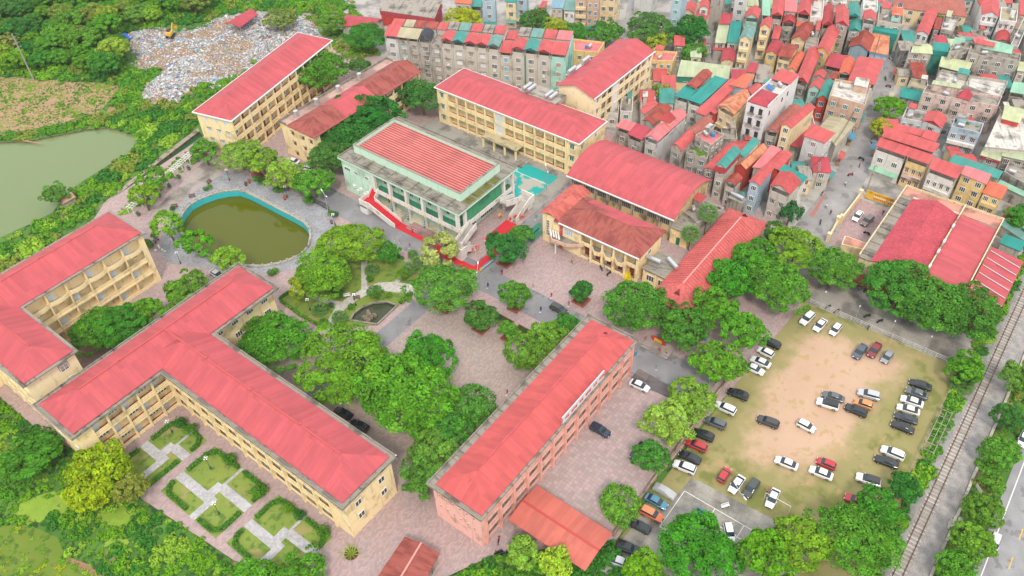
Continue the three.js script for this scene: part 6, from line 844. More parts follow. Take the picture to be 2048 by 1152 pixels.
const trees = [
  ['s', 36.75,-105.78,9.61,14, 'm', 'large tree standing against the red dormitory roof'],
  ['s', 28.36,-75.83,9.28,12, 'd', 'dark leafy tree between the brown-roofed building and the hall, the farthest of three'],
  ['s', 16.88,-73.39,8.43,11, 'd', 'dark leafy tree beside the hall, the middle one of three'],
  ['s', 7.67,-70.56,6.52,10, 'd', 'dark leafy tree at the left corner of the hall, the nearest of three'],
  ['s', 46.26,-69.85,7.41,11, 'd', 'dark green tree at the left end of the classroom building'],
  ['a', -10.75,-104.14,4.35,8, 'b', 'airy young tree nearest the dormitory end wall by the pond'], ['s', -6.12,-93.39,6.03,9, 'l', 'fuller light green tree in front of the dormitory by the pond'], ['a', -4.89,-85.68,4.82,9, 'b', 'airy tree beside the red car by the pond'], ['s', -4.94,-75.67,5.02,8, 'l', 'light green tree right of the red car'], ['s', -2.86,-66.33,4.95,8, 'b', 'bright green tree beside the hall road near the pond'],
  ['a', -28.3,-104.63,4.74,8, 'b', 'airy tree beside the white trellis, the farther one'], ['a', -34.1,-100.24,4.08,8, 'b', 'airy tree beside the white trellis, the nearer one'], ['a', -37.88,-83.61,4.43,8.5, 'b', 'thin airy tree left of the pond edge'], ['a', -37.84,-71.93,4.57,8.5, 'b', 'airy tree at the lower left rim of the pond'], ['s', -36.65,-61.29,4.25,7, 'l', 'small light green tree below the pond near the parked white car'],
  ['s', -15.24,-39.41,7.54,9, 'b', 'broad layered tree in the garden, the farther of two'], ['s', -27.77,-36.95,7,9, 'b', 'broad layered tree in the garden, the nearer of two'], ['s', -11.15,-30.5,3.26,6, 'm', 'small tree on the garden lawn beside the road'], ['a', -32.33,-38.33,3.12,7, 'y', 'thin yellowish tree beside the garden path'], ['a', -3.66,-19.58,4.98,8, 'f', 'pale feathery tree in front of the hall steps'],
  ['m', -14.44,-9.08,7.03,11, 'm', 'tall dense tree at the corner of the plaza'], ['s', 6.22,-6.77,4.97,8, 'd', 'round dark tree in a brick planter beside the hall'], ['s', 13.91,-7.44,2.81,6, 'm', 'small tree just behind the round dark tree by the hall'], ['s', -15.2,2.49,4.13,6.5, 'd', 'round dark tree in a square planter on the plaza'], ['s', -4.99,4.84,4,7, 'm', 'mid green tree beside the road on the plaza edge'], ['s', -13.76,9.45,2.28,4.5, 'b', 'little bright tree in a planter on the plaza'], ['s', 6.07,16.22,2.85,5.5, 'd', 'little tree in a square planter in front of the office'],
  ['g', -45.92,-9.19,10.59,13, 'm', 'huge spreading tree over the plaza, left one'], ['g', -44.05,7.04,10.62,13, 'm', 'huge spreading tree over the plaza, right one'], ['m', -33.19,3.12,6.23,11, 'm', 'smaller crown at the right edge of the huge plaza trees'],
  ['m', -49.54,-28.77,7.98,10, 'm', 'dense tree between the T-shaped school wing and the garden'], ['s', -50.71,-58.9,5.72,8, 'm', 'tree between the dormitory and the T-shaped school near the pond'], ['m', -71.08,-65.16,6.59,9, 'm', 'leafy tree in the court between dormitory and school, left one'], ['m', -66.63,-61.68,6.4,9, 'm', 'leafy tree in the court between dormitory and school, middle one'], ['s', -60.72,-60.53,4.65,8, 'b', 'leafy tree in the court between dormitory and school, right one'],
  ['s', -49.73,19.36,5.49,8, 'm', 'tree beside the near end of the pink building'], ['s', -55.29,21.43,4.21,8, 'm', 'tree at the corner gap between T-shaped school and pink building'], ['s', -43.87,18.63,4.21,8, 'm', 'tree behind the pink building next to the huge plaza tree'], ['s', -36.92,18.13,4.73,8, 'm', 'round tree behind the middle of the pink building'], ['s', -18.17,18.29,5.02,8, 'm', 'tree behind the far half of the pink building, nearest of three'], ['s', -12.06,19.41,4.44,8, 'b', 'tree behind the far half of the pink building, middle of three'], ['s', -6.33,20.86,3.16,7, 'm', 'tree behind the far half of the pink building, farthest of three'],
  ['m', 6.43,31.07,7.02,11, 'm', 'big round tree at the end of the red tiled hall'], ['m', 7.59,42.07,5.78,9, 'd', 'darker round tree beside the big round one'], ['s', 16.55,45.16,4.99,9, 'm', 'tree in the row along the parking field beside the tiled roof end'], ['s', 27.75,43.77,5.41,9, 'm', 'tree in the row along the tiled roof, middle'], ['s', 37.93,44.36,5.56,9, 'm', 'tree in the row along the tiled roof, far end'], ['m', 45.68,51.66,7.27,10, 'b', 'bright crowned tree nearest the street corner'], ['m', 31.57,53.66,6.72,10, 'm', 'tall tree with visible limbs beside the three parked white cars'], ['s', 14.65,53.11,5.3,9, 'b', 'tree above the row of white cars'], ['s', 2.59,53.33,5.32,9, 'b', 'bright tree beside the street lamp at the field edge'], ['s', -8.87,53.21,4.93,8, 'b', 'bright tree along the stone wall, farthest of four'], ['s', -16.75,52.32,4.61,8, 'l', 'pale yellowish tree along the stone wall'], ['s', -25.59,53.44,3.5,7, 'm', 'rounded tree hiding a dark car by the stone wall'], ['s', -38.11,54.1,3.9,7, 'b', 'bright tree along the stone wall, nearest'], ['s', 50.49,44.96,3.51,7, 'd', 'small dark tree by the street corner'],
  ['m', 44.91,61.95,6.38,10, 'm', 'tree in front of the warehouse corner'], ['m', 46.58,76.44,7.78,11, 'm', 'large tree over the motorbike shelter, left'], ['m', 45.3,84.87,7.82,11, 'm', 'large tree over the motorbike shelter, middle'], ['m', 47.87,91.09,7.54,11, 'd', 'large dark tree over the motorbike shelter, right'], ['s', 33.54,95.5,3.61,6, 'm', 'small tree at the corner of the parking field by the railway'],
  ['m', -38.7,70.99,7.32,10, 'm', 'large tree over the sports court at the bottom edge'], ['m', -31.64,80.44,4.89,9, 'b', 'tree at the bottom edge left of the white pickup'], ['m', -25.97,84.42,5.29,9, 'b', 'tree in front of the white pickup'], ['m', -19.92,91.55,6.68,10, 'm', 'large tree by the railway at the bottom edge'], ['s', -11.17,92.1,4.2,8, 'm', 'tree partly covering the red car'], ['s', -2.88,94.93,3,6, 'd', 'small dark tree beside the ballast'],
  ['s', 36.65,104.61,3.55,7, 'm', 'roadside tree beyond the railway, farthest'], ['s', 24.85,106.02,3.2,7, 'd', 'dark roadside tree beyond the railway'], ['s', 15.2,107.01,3.28,7, 'b', 'roadside tree beside the white car'], ['s', 7.94,107.78,2.26,6, 'b', 'small bright roadside tree'], ['s', -0.08,108.21,3.45,7, 'm', 'feathery roadside tree in the middle of the verge'], ['s', -7.4,108.35,3.54,7, 'b', 'bright roadside tree near the bottom'], ['s', -14.26,107.46,3.45,7, 'b', 'roadside tree at the bottom edge'],
  ['s', -56.09,45.29,2.86,6, 'l', 'pale bush-like tree below the carport, left'], ['s', -54.58,51.33,3,6, 'l', 'light green tree below the carport, middle'], ['s', -46.37,64.74,3.84,6, 'b', 'tree beside the silver car at the bottom edge'],
  ['s', -91.42,-31.47,5.28,8, 'y', 'yellow-green tree at the corner of the T-shaped school'], ['s', -95.85,-28.69,4.6,7, 'y', 'yellow-green spreading tree over the duckweed pond'], ['s', -90.24,-23.6,3.48,6, 'o', 'olive bush-like tree with dry twigs beside the front garden'], ['s', -82.74,16,4.6,5, 'm', 'leafy tree at the bottom beside the front garden'], ['s', -88.41,9.93,4.06,5, 'b', 'bright tree below the last garden bed'],
  ['s', -96.96,-47.12,5.86,5, 'm', 'dense bushy tree left of the yellow-green one'],
  ['s', 123.75,-34.77,7.53,11, 'd', 'large dark tree in the town beside the light blue tower'], ['s', 119.86,-29.76,4.06,8, 'y', 'yellowish tree in front of the dark town tree'], ['s', 130.3,-22.6,5.78,11, 'd', 'tree overgrown with creepers in the town'], ['s', 121.64,-17,4.67,7, 'm', 'lower tree behind the long pale green roof'], ['s', 108.62,-72.04,6.01,9, 'd', 'dark tree behind the terrace row'], ['s', 108.98,-63.01,5.24,8, 'y', 'yellowish tree behind the terrace row'], ['s', 109.36,-55.9,4.84,8, 'm', 'green tree behind the terrace row beside the blue and orange house'], ['s', 116,-47.49,5.53,8, 'm', 'tree beside the side street behind the terrace row'], ['s', 96.07,-95.48,6.09,8, 'y', 'round yellowish tree behind the left half of the terrace row'], ['s', 66.5,-113.78,7.3,9, 'd', 'tree at the left end of the terrace row'], ['a', 95.54,-13.33,2.83,6, 'f', 'thin tree beside the yellow boundary wall'], ['s', 125.28,47.45,4.51,7, 'b', 'street tree, the farther of two'], ['s', 114.17,49.31,3.8,6, 'y', 'street tree, the nearer yellowish one'], ['s', 60.9,44.08,3.1,7, 'D', 'conical dark tree at the street corner house'], ['s', 91.95,92.19,3.55,7, 'm', 'tree at the right edge beside the yellow house'], ['s', 188.72,40.79,3.13,6, 'b', 'small tree beside the institutional building'], ['s', 52.26,-103.64,3.67,6, 'd', 'small tree beside the terrace on the brown-roofed building'], ['s', -47.06,-122.82,3.6,6, 'm', 'bushy tree standing out into the big pond'],
  ['s', 22.77,-205.15,4.41,9, 'y', 'bright yellow-green tree in the thicket'], ['s', 58.07,-149.9,5.07,8, 'o', 'olive tree at the edge of the rubbish dump'], ['s', 67.04,-133.43,5.4,7, 'm', 'tree between the dump and the low shed'],
];
for (const [k, x, z, R, H, tone, label] of trees) tree(k, x, z, R, H, tone, label, 'trees');
{ // thicket beyond the field: separate trees of like kind
  const poly = [[18.92,-307.75],[58.08,-249.21],[71.38,-203.13],[55.17,-187.12],[38.15,-193.62],[28.29,-200.91],[19.24,-198.16],[12.98,-186.17],[10.34,-174.4],[3.56,-172.24],[-3.98,-186.09],[-11.2,-202.54],[-22.38,-226.12]]; let n = 0, tries = 0; const done = [];
  const bb = [0, 1].map((i) => [Math.min(...poly.map((p) => p[i])), Math.max(...poly.map((p) => p[i]))]);
  while (n < 120 && tries++ < 9000) { const x = rr(...bb[0]), z = rr(...bb[1]); if (!inPoly(x, z, poly)) continue; const R = rr(3.4, 6.2); if (done.some((d) => Math.hypot(d[0] - x, d[1] - z) < (d[2] + R) * 0.62)) continue; done.push([x, z, R]); n++; const tn = pick(['m', 'm', 'd', 'b', 'b', 'o', 'l']), near = [[field, 'near the brown field'], [dump, 'near the rubbish dump']].find(([P]) => edgeDist(x, z, P) > -16); tree('s', x, z, R, R * rr(1.2, 1.6), tn, (R > 5 ? 'large ' : R < 4.2 ? 'small ' : '') + ({ m: 'mid green', d: 'dark green', b: 'bright green', o: 'olive green', l: 'pale green' })[tn] + ' tree in the thicket ' + (near ? near[1] : x < -40 ? 'at the left edge' : 'towards the top edge'), 'trees of the thicket', 'thicket_tree'); }
}
// masses of undergrowth
const clump = leaves(77, { lobes: 9, n: 150, leaf: 0.42, low: 0.0, r0: 0.3 });
function brush(name, label, polys, density, s0, s1, tones, avoid = [], hk = 0.8) {
  const list = []; for (const poly of polys) { const bb = [0, 1].map((i) => [Math.min(...poly.map((p) => p[i])), Math.max(...poly.map((p) => p[i]))]), n = Math.round((bb[0][1] - bb[0][0]) * (bb[1][1] - bb[1][0]) * density); for (let i = 0; i < n; i++) { const x = rr(...bb[0]), z = rr(...bb[1]); if (inPoly(x, z, poly) && !avoid.some((a) => inPoly(x, z, a))) list.push([x, z]); } }
  const im = new THREE.InstancedMesh(clump, leafM('#ffffff'), list.length), m = new THREE.Matrix4(), q = new THREE.Quaternion(), up = V3(0, 1, 0), c = new THREE.Color();
  list.forEach(([x, z], i) => { const s = rr(s0, s1) * (0.6 + 0.8 * hash(Math.floor(x / 4), Math.floor(z / 4), 9)); q.setFromAxisAngle(up, rr(0, 6.28)); m.compose(V3(x, 0, z), q, V3(s, s * hk * rr(0.7, 1.3), s)); im.setMatrixAt(i, m); c.setStyle(TONE[hash(Math.floor(x / 6), Math.floor(z / 6), 3) < 0.6 ? tones[Math.floor(hash(Math.floor(x / 6), Math.floor(z / 6), 4) * tones.length)] : pick(tones)]); im.setColorAt(i, c); });
  im.castShadow = im.receiveShadow = true; top(im, name); tag(im, label, 'undergrowth', null, 'stuff');
}
const duck = [[[-106.79,-38.97],[-104.56,-40.37],[-101.94,-39.07],[-99.06,-36.69],[-98.14,-33.55],[-99.86,-32.15],[-103.28,-34.95],[-105.62,-36.66]], [[-97.69,-26.3],[-95.23,-25.88],[-93.03,-24.01],[-93.24,-21.37],[-95.91,-21.01],[-97.51,-23.89]], [[-100.22,-20.19],[-98.24,-19.94],[-96.26,-16.91],[-97.79,-16.57],[-99.44,-18.11]]];
brush('thicket_undergrowth', 'green undergrowth of the thicket beyond the field', [[[17.68,-309.6],[83.24,-211.6],[101.16,-158.87],[76.91,-147.63],[74.4,-158.78],[54.63,-181.89],[49.23,-180.98],[36.89,-191.87],[24.37,-198.91],[11.77,-181.61],[10.11,-171.7],[14.1,-162.94],[3.09,-158.56],[1.5,-167.66],[-5.9,-182.97],[-19.17,-208.04],[-26.46,-221.58]]], 0.5, 1.0, 2.4, ['m', 'd', 'b', 'm', 'o'], [dump]);
brush('bank_scrub', 'scrub along the banks between the big pond and the canal', [[[0.14,-165.62],[1.65,-155.07],[-1.05,-147.05],[5.88,-139.24],[6.05,-131.63],[0.23,-125.74],[-20.63,-119.05],[-38.19,-113.97],[-47.85,-112.24],[-73.57,-107.05],[-85.04,-104.73],[-79.65,-115.49],[-65.9,-121.28],[-57.75,-120.59],[-51.11,-120.56],[-43.8,-123.83],[-34.83,-125.45],[-21.18,-127.83],[-15.13,-130.75],[-13.41,-139.3],[-16.06,-148.01],[-20.89,-152.92],[-26.95,-157.15],[-36.3,-164.18],[-46.49,-175.35],[-44.36,-179.52],[-32.03,-165.86],[-19.18,-158.49],[-13.6,-154.59],[-7.83,-157.84]]], 0.55, 0.7, 1.9, ['m', 'b', 'l', 'o', 'd', 'm'], [bigPond, canal, field]);
brush('trellis_planting', 'low planting beside the canal wall', [[[-39.83,-106.63],[-17.77,-113.26],[-2.38,-117.32],[1.91,-117.46],[-2.29,-110.16],[-17.19,-106.85],[-38.44,-102.79]]], 0.4, 0.5, 1.2, ['b', 'l', 'm'], [canal]);
brush('dump_weeds', 'weeds growing round the rubbish dump', [[[5.98,-140.7],[15.9,-144.62],[20.14,-140.78],[28.87,-139.8],[23.62,-134.64],[11.68,-132.52],[5.77,-132.04]], [[67.36,-140.17],[75.75,-127.89],[66.33,-108.66],[57.79,-114.84],[61.41,-128.63]], [[65.64,-171.69],[88.83,-168.89],[94.61,-152.23],[81.49,-133.61],[69.57,-142.53],[71.51,-155.58]], [[12.13,-168.78],[16.58,-163.56],[8.01,-160],[2.13,-157.15],[1.04,-162.64]]], 0.5, 0.6, 1.6, ['m', 'o', 'b'], [dump]);
brush('marsh_scrub', 'scrub and reeds round the duckweed ponds in the lower left', [[[-96.18,-82.52],[-93.75,-69.58],[-93.3,-62.05],[-92.51,-49.54],[-91.61,-43.48],[-88.17,-32.66],[-89.98,-24],[-87.48,2.73],[-80.66,18.08],[-85.62,23.37],[-105.58,-3.44],[-103.39,-15.27],[-105.72,-23.87],[-104.47,-28.52],[-106.2,-35.28],[-114.45,-46.08]]], 0.8, 0.4, 1.15, ['m', 'b', 'd', 'b', 'l'], duck);
brush('meadow_grass_tufts', 'taller grass tufts in the lower left meadow', [[[-114.61,-45.76],[-106.48,-34.77],[-105.04,-28.42],[-106,-24.25],[-103.94,-16.01],[-107.18,-7.08],[-123.21,-28.61]]], 0.35, 0.3, 0.8, ['b', 'l', 'y'], [], 0.6);
brush('carport_scrub', 'scrub below the orange carport', [[[-68.85,35.24],[-57.22,40.9],[-54.58,45.79],[-48.77,53.95],[-43.46,56.8],[-45.98,59.67],[-44.47,68.07],[-49.99,71.22],[-73.65,39.44]]], 0.8, 0.6, 1.5, ['m', 'b', 'm', 'd']);
brush('railway_vines', 'vines and bushes between the parking field and the railway', [[[-42, 95.2], [20, 95.6], [37, 94.6], [60, 95.8], [95, 96], [120, 97], [120, 97.8], [-42, 98]]], 1.1, 0.5, 1.4, ['m', 'b', 'd', 'm', 'l']);
brush('verge_scrub', 'scrub on the verge between railway and main road', [[[-45, 105.6], [150, 105.6], [150, 109.6], [-45, 109.6]]], 0.7, 0.4, 1.3, ['m', 'b', 'm', 'o']);
brush('field_crop', 'young crop plants in rows on the brown field', [field], 2.2, 0.12, 0.42, ['m', 'b', 'l'], [], 0.9);
brush('roof_garden_plants', 'pot plants on a town roof garden', [[[121.43,65.87],[121.72,72.57],[123.88,72.18],[123.04,66.04]]], 1.2, 0.3, 0.7, ['m', 'b'], []);
// lift the roof garden on to its roof
scene.getObjectByName('roof_garden_plants').position.y = 8.06;
brush('terrace_garden_plants', 'pot plants on the planted terrace beside the old grey house', [[[67.29,10.82],[67.81,16.12],[72.57,14.34],[73.45,10.19]]], 1.6, 0.3, 0.7, ['m', 'b', 'l'], []);
scene.getObjectByName('terrace_garden_plants').position.y = 6.06;
function palm(x, z, H, R, label) { // fan palm
  const t = thing('palm_tree', label, 'palm', [x, 0, z], rr(0, 6), 'palms'); mesh(cached('pt' + H, () => new G().tube([0, 0, 0], [0.1, H * 0.55, 0], 0.22, 0.16, 8).tube([0.1, H * 0.55, 0], [0, H, 0], 0.16, 0.13, 8).geo()), bark, 'trunk', t);
  const g = cached('pc' + R, () => { const q = new G(); for (let i = 0; i < 34; i++) { const a = i * 2.4, e = 0.9 - i * 0.045, d = [Math.cos(a) * Math.cos(e), Math.sin(e), Math.sin(a) * Math.cos(e)], c = [d[0] * R * 0.55, d[1] * R * 0.55, d[2] * R * 0.55]; q.bar([0, 0, 0], c, 0.05); const s = V3(-Math.sin(a), 0, Math.cos(a)), u = V3(...d).cross(s); for (let k = -4; k <= 4; k++) { const f = k * 0.24, o = V3(...d).multiplyScalar(Math.cos(f)).addScaledVector(s, Math.sin(f)).normalize(), w = V3(...d).multiplyScalar(-Math.sin(f)).addScaledVector(s, Math.cos(f)).multiplyScalar(0.09 * R * 0.5); const m = [c[0] + o.x * R * 0.28, c[1] + o.y * R * 0.28, c[2] + o.z * R * 0.28], tip = [c[0] + o.x * R * 0.52, c[1] + o.y * R * 0.52 - 0.12 * R, c[2] + o.z * R * 0.52]; q.poly([c, [m[0] + w.x, m[1], m[2] + w.z], tip, [m[0] - w.x, m[1], m[2] - w.z]]); } } return q.geo(); });
  const c = mesh(g, paint('#5f8a3c', null, 0.7, { side: 2 }), 'crown', t); c.position.y = H; return t;
}
palm(44.98,28.45, 7.5, 2.6, 'taller fan palm behind the red tiled hall'); palm(37.36,27.95, 5.5, 2.5, 'shorter fan palm behind the red tiled hall');
for (const [x, z, H, R, l] of [[-16.05,-31.86, 0.9, 2.0, 'low palm on the garden lawn beside the straight path'], [-24.37,-35.64, 0.9, 1.8, 'low palm at the lower end of the garden lawn'], [-33.64,-32.2, 0.9, 2.0, 'spiky palm on the left garden lawn'], [-32.56,-26.47, 0.9, 2.0, 'spiky palm beside the curved garden path'], [-10.52,-24.17, 1.6, 1.9, 'date palm behind the tall plaza tree, left'], [-7.8,-23.58, 1.8, 1.9, 'date palm behind the tall plaza tree, right'], [31.64,96.28, 1.2, 2.6, 'spiky palm at the railway corner of the parking field'], [-5.88,-27.38, 1.2, 1.4, 'small palm in front of the hall steps']]) palm(x, z, H, R, l);
// clipped shrubs and hedges
const ball = leaves(91, { lobes: 20, n: 900, leaf: 0.2, r0: 0.42, in: 0.5, low: -0.3 });
function shrub(x, z, r, tone, label) { const t = thing('shrub', label, 'shrub', [x, 0, z], rr(0, 6), 'clipped shrubs'); const c = mesh(ball, leafM(TONE[tone]), 'foliage', t); c.scale.setScalar(r); c.position.y = r * 0.7; mesh(cached('ss', () => new G().tube([0, -0.05, 0], [0, 0.5, 0], 0.08, 0.06, 6).geo()), bark, 'stem', t); }
[[[[-19.15,-94.55]], 0.7, 'small round shrub left of a pair north of the pond'], [[[-17.76,-94.42]], 0.8, 'small round shrub right of a pair north of the pond'], [[[-30.14,-94.63]], 0.8, 'round shrub by the bench left of the pond'], [[[-42.98,-88.17]], 0.9, 'round shrub at the dormitory corner, farther'], [[[-43.28,-86.26]], 1.1, 'round shrub at the dormitory corner, nearer'], [[[-7.64,-86.12]], 1.1, 'round dark shrub beside the red car, left'], [[[-7.63,-83.79]], 1.2, 'round dark shrub beside the red car, right'], [[[-7.26,-76.9]], 1.5, 'wide shrub under the pond-side trees'], [[[-5.78,-66]], 1.6, 'wide shrub beside the hall road'], [[[-5.96,-57.31]], 0.9, 'round shrub near the bench by the hall road, left'], [[[-5.75,-55.77]], 0.9, 'round shrub near the bench by the hall road, right'], [[[-15.72,-50.88]], 0.9, 'round shrub at the lower right rim of the pond'], [[[-31.7,-51.83]], 1.0, 'round shrub below the pond, left of a pair'], [[[-30.46,-51.69]], 0.9, 'round shrub below the pond, right of a pair'], [[[-27.41,-32.61]], 1.5, 'large shrub beside the white garden bench'], [[[-21.89,-24.97]], 1.9, 'large leafy shrub on the garden island'], [[[-28.33,-27.06]], 0.8, 'small shrub on the garden island by the pond'], [[[-19.98,-22.32]], 0.8, 'small shrub at the right of the garden island'], [[[-30.81,-31.26]], 0.8, 'small shrub on the left garden lawn'], [[[-35.79,-28.41]], 1.0, 'shrub at the lower corner of the left garden lawn'], [[[-18.68,-30.1]], 0.9, 'shrub beside the straight garden path'], [[[-13.14,-23.96]], 1.6, 'dark shrub at the right end of the garden'], [[[-74.1,-31.08]], 1.3, 'clipped ball shrub in the first garden bed, left'], [[[-73.91,-27.92]], 1.3, 'clipped ball shrub in the first garden bed, right'], [[[-73.92,-15.36]], 1.3, 'clipped ball shrub in the middle garden bed'], [[[-74.17,2.57]], 1.1, 'clipped ball shrub in the last garden bed, left'], [[[-73.93,5.61]], 1.1, 'clipped ball shrub in the last garden bed, middle'], [[[-73.73,12.08]], 1.3, 'clipped ball shrub in the last garden bed, right'], [[[-75.13,-4.62]], 1.5, 'clipped ball shrub beside the T-shaped school']].forEach(([p, r, l], i) => shrub(p[0][0], p[0][1], r, ['m', 'b', 'd', 'm'][i % 4], l));
{ const t = thing('shrub', 'spiky yellow-green cactus-like shrub in a round bed at the bottom', 'shrub', [...[[-73.53,18.88]][0].slice(0, 1), 0, [[-73.53,18.88]][0][1]]); const g = new G(); for (let i = 0; i < 26; i++) { const a = i * 2.4, e = 0.2 + (i % 5) * 0.26, l = 1.6 + (i % 3) * 0.5; g.tube([Math.cos(a) * 0.2, 0.1, Math.sin(a) * 0.2], [Math.cos(a) * Math.cos(e) * l, Math.sin(e) * l, Math.sin(a) * Math.cos(e) * l], 0.1, 0.05, 5); } mesh(g.geo(), mat('#8fa83a', null, 0.8), 'stems', t); mesh(new G().tube([0, 0, 0], [0, 0.12, 0], 1.3, 1.3, 16).geo(), mat('#8a7a62', T.soil, 0.9), 'bed', t); }
function hedge(pts, w, h, label, tone = 'm') { const t = thing('hedge', label, 'hedge', [pts[0][0], 0, pts[0][1]], 0, 'clipped hedges'), P = [], N = [], Cc = [], core = new G(); let s = 17 + pts[0][0] * 7; for (let i = 0; i + 1 < pts.length; i++) { const a = pts[i], b = pts[i + 1], L = Math.hypot(b[0] - a[0], b[1] - a[1]), d = [(b[0] - a[0]) / L, (b[1] - a[1]) / L]; core.bar([a[0], h * 0.45, a[1]], [b[0], h * 0.45, b[1]], w * 0.7, h * 0.8);
    const n = Math.round(L * 46); for (let k = 0; k < n; k++) { const u = rnd() * L, f = rnd(), e = (rnd() - 0.5), up = f < 0.5; const o = up ? e * w : (e > 0 ? 1 : -1) * w / 2, y = up ? h * rr(0.9, 1.12) : rnd() * h; const px = a[0] + d[0] * u - d[1] * o, pz = a[1] + d[1] * u + d[0] * o, nn = V3(rr(-0.8, 0.8) - (up ? 0 : d[1] * Math.sign(o)), rr(0.2, 1.2), rr(-0.8, 0.8) + (up ? 0 : d[0] * Math.sign(o))).normalize(), x = V3(rr(-1, 1), rr(-1, 1), rr(-1, 1)).cross(nn).normalize(), z = nn.clone().cross(x), l = rr(0.13, 0.24), c = rr(0.75, 1.2); const q = [[l, 0], [0, l * 0.65], [-l, 0], [0, -l * 0.65]].map(([i1, j1]) => [px + x.x * i1 + z.x * j1 - pts[0][0], y + x.y * i1 + z.y * j1, pz + x.z * i1 + z.z * j1 - pts[0][1]]); for (const j of [0, 1, 2, 0, 2, 3]) { P.push(...q[j]); N.push(nn.x, nn.y, nn.z); Cc.push(c, c, c); } } }
  const g = new THREE.BufferGeometry(); g.setAttribute('position', new THREE.Float32BufferAttribute(P, 3)); g.setAttribute('normal', new THREE.Float32BufferAttribute(N, 3)); g.setAttribute('color', new THREE.Float32BufferAttribute(Cc, 3)); mesh(g, leafM(TONE[tone]), 'foliage', t); core.mesh('stems', mat('#3b5523', null, 0.9), t); }
{ // front garden: three blocks of lawn beds with hedges and pinwheel paths
  const lawn = mat('#ffffff', T.grass, 0.95), path = mat('#c4c3c6', T.stone, 0.9);
  const B = [[-89, -73.4, -33.6, -23.6, -79.6, -28.4, 'first'], [-86.6, -73.4, -21.2, -4, -79.8, -12.6, 'middle'], [-86, -73.2, -1.6, 13.6, -78.6, 5.6, 'last']];
  for (const [x0, x1, z0, z1, px, pz, nm] of B) { sheet('garden_lawn', rect(x0, x1, z0, z1), 0.1, lawn);
    const w = 1.0, wx = 2.2; sheet('garden_path', [[px - wx - w, z0 - 0.1], [px - wx + w, z0 - 0.1], [px - wx + w, pz - w], [px + w + 0.4, pz - w], [px + w + 0.4, pz - w + 1.2], [x1 + 0.1, pz - w + 1.2], [x1 + 0.1, pz + w - 0.2], [px + wx + w - 1.2, pz + w - 0.2], [px + wx + w - 1.2, z1 + 0.1], [px + wx - w - 1.2, z1 + 0.1], [px + wx - w - 1.2, pz + w], [px - 1.2, pz + w], [px - 1.2, pz + w + 1.2], [x0 - 0.1, pz + w + 1.2], [x0 - 0.1, pz - w + 1.6], [px - wx - w, pz - w + 1.6]], 0.14, path);
    hedge([[px - wx - w - 0.6, z0 + 0.5], [x0 + 2, z0 + 0.5], [x0 + 0.6, z0 + 1.8], [x0 + 0.6, pz - 0.9]], 0.9, 0.75, 'hedge at the far left corner of the ' + nm + ' garden block'); hedge([[px - wx + w + 0.6, z0 + 0.5], [x1 - 2, z0 + 0.5], [x1 - 0.5, z0 + 1.8], [x1 - 0.5, pz - w + 0.8]], 0.9, 0.75, 'hedge at the far right corner of the ' + nm + ' garden block'); hedge([[x1 - 0.5, pz + w + 0.4], [x1 - 0.5, z1 - 1.8], [x1 - 2, z1 - 0.5], [px + wx + w - 0.7, z1 - 0.5]], 0.9, 0.75, 'hedge at the near right corner of the ' + nm + ' garden block'); hedge([[x0 + 0.6, pz + w + 1.8], [x0 + 0.6, z1 - 1.8], [x0 + 2, z1 - 0.5], [px + wx - w - 1.7, z1 - 0.5]], 0.9, 0.75, 'hedge at the near left corner of the ' + nm + ' garden block'); }
}
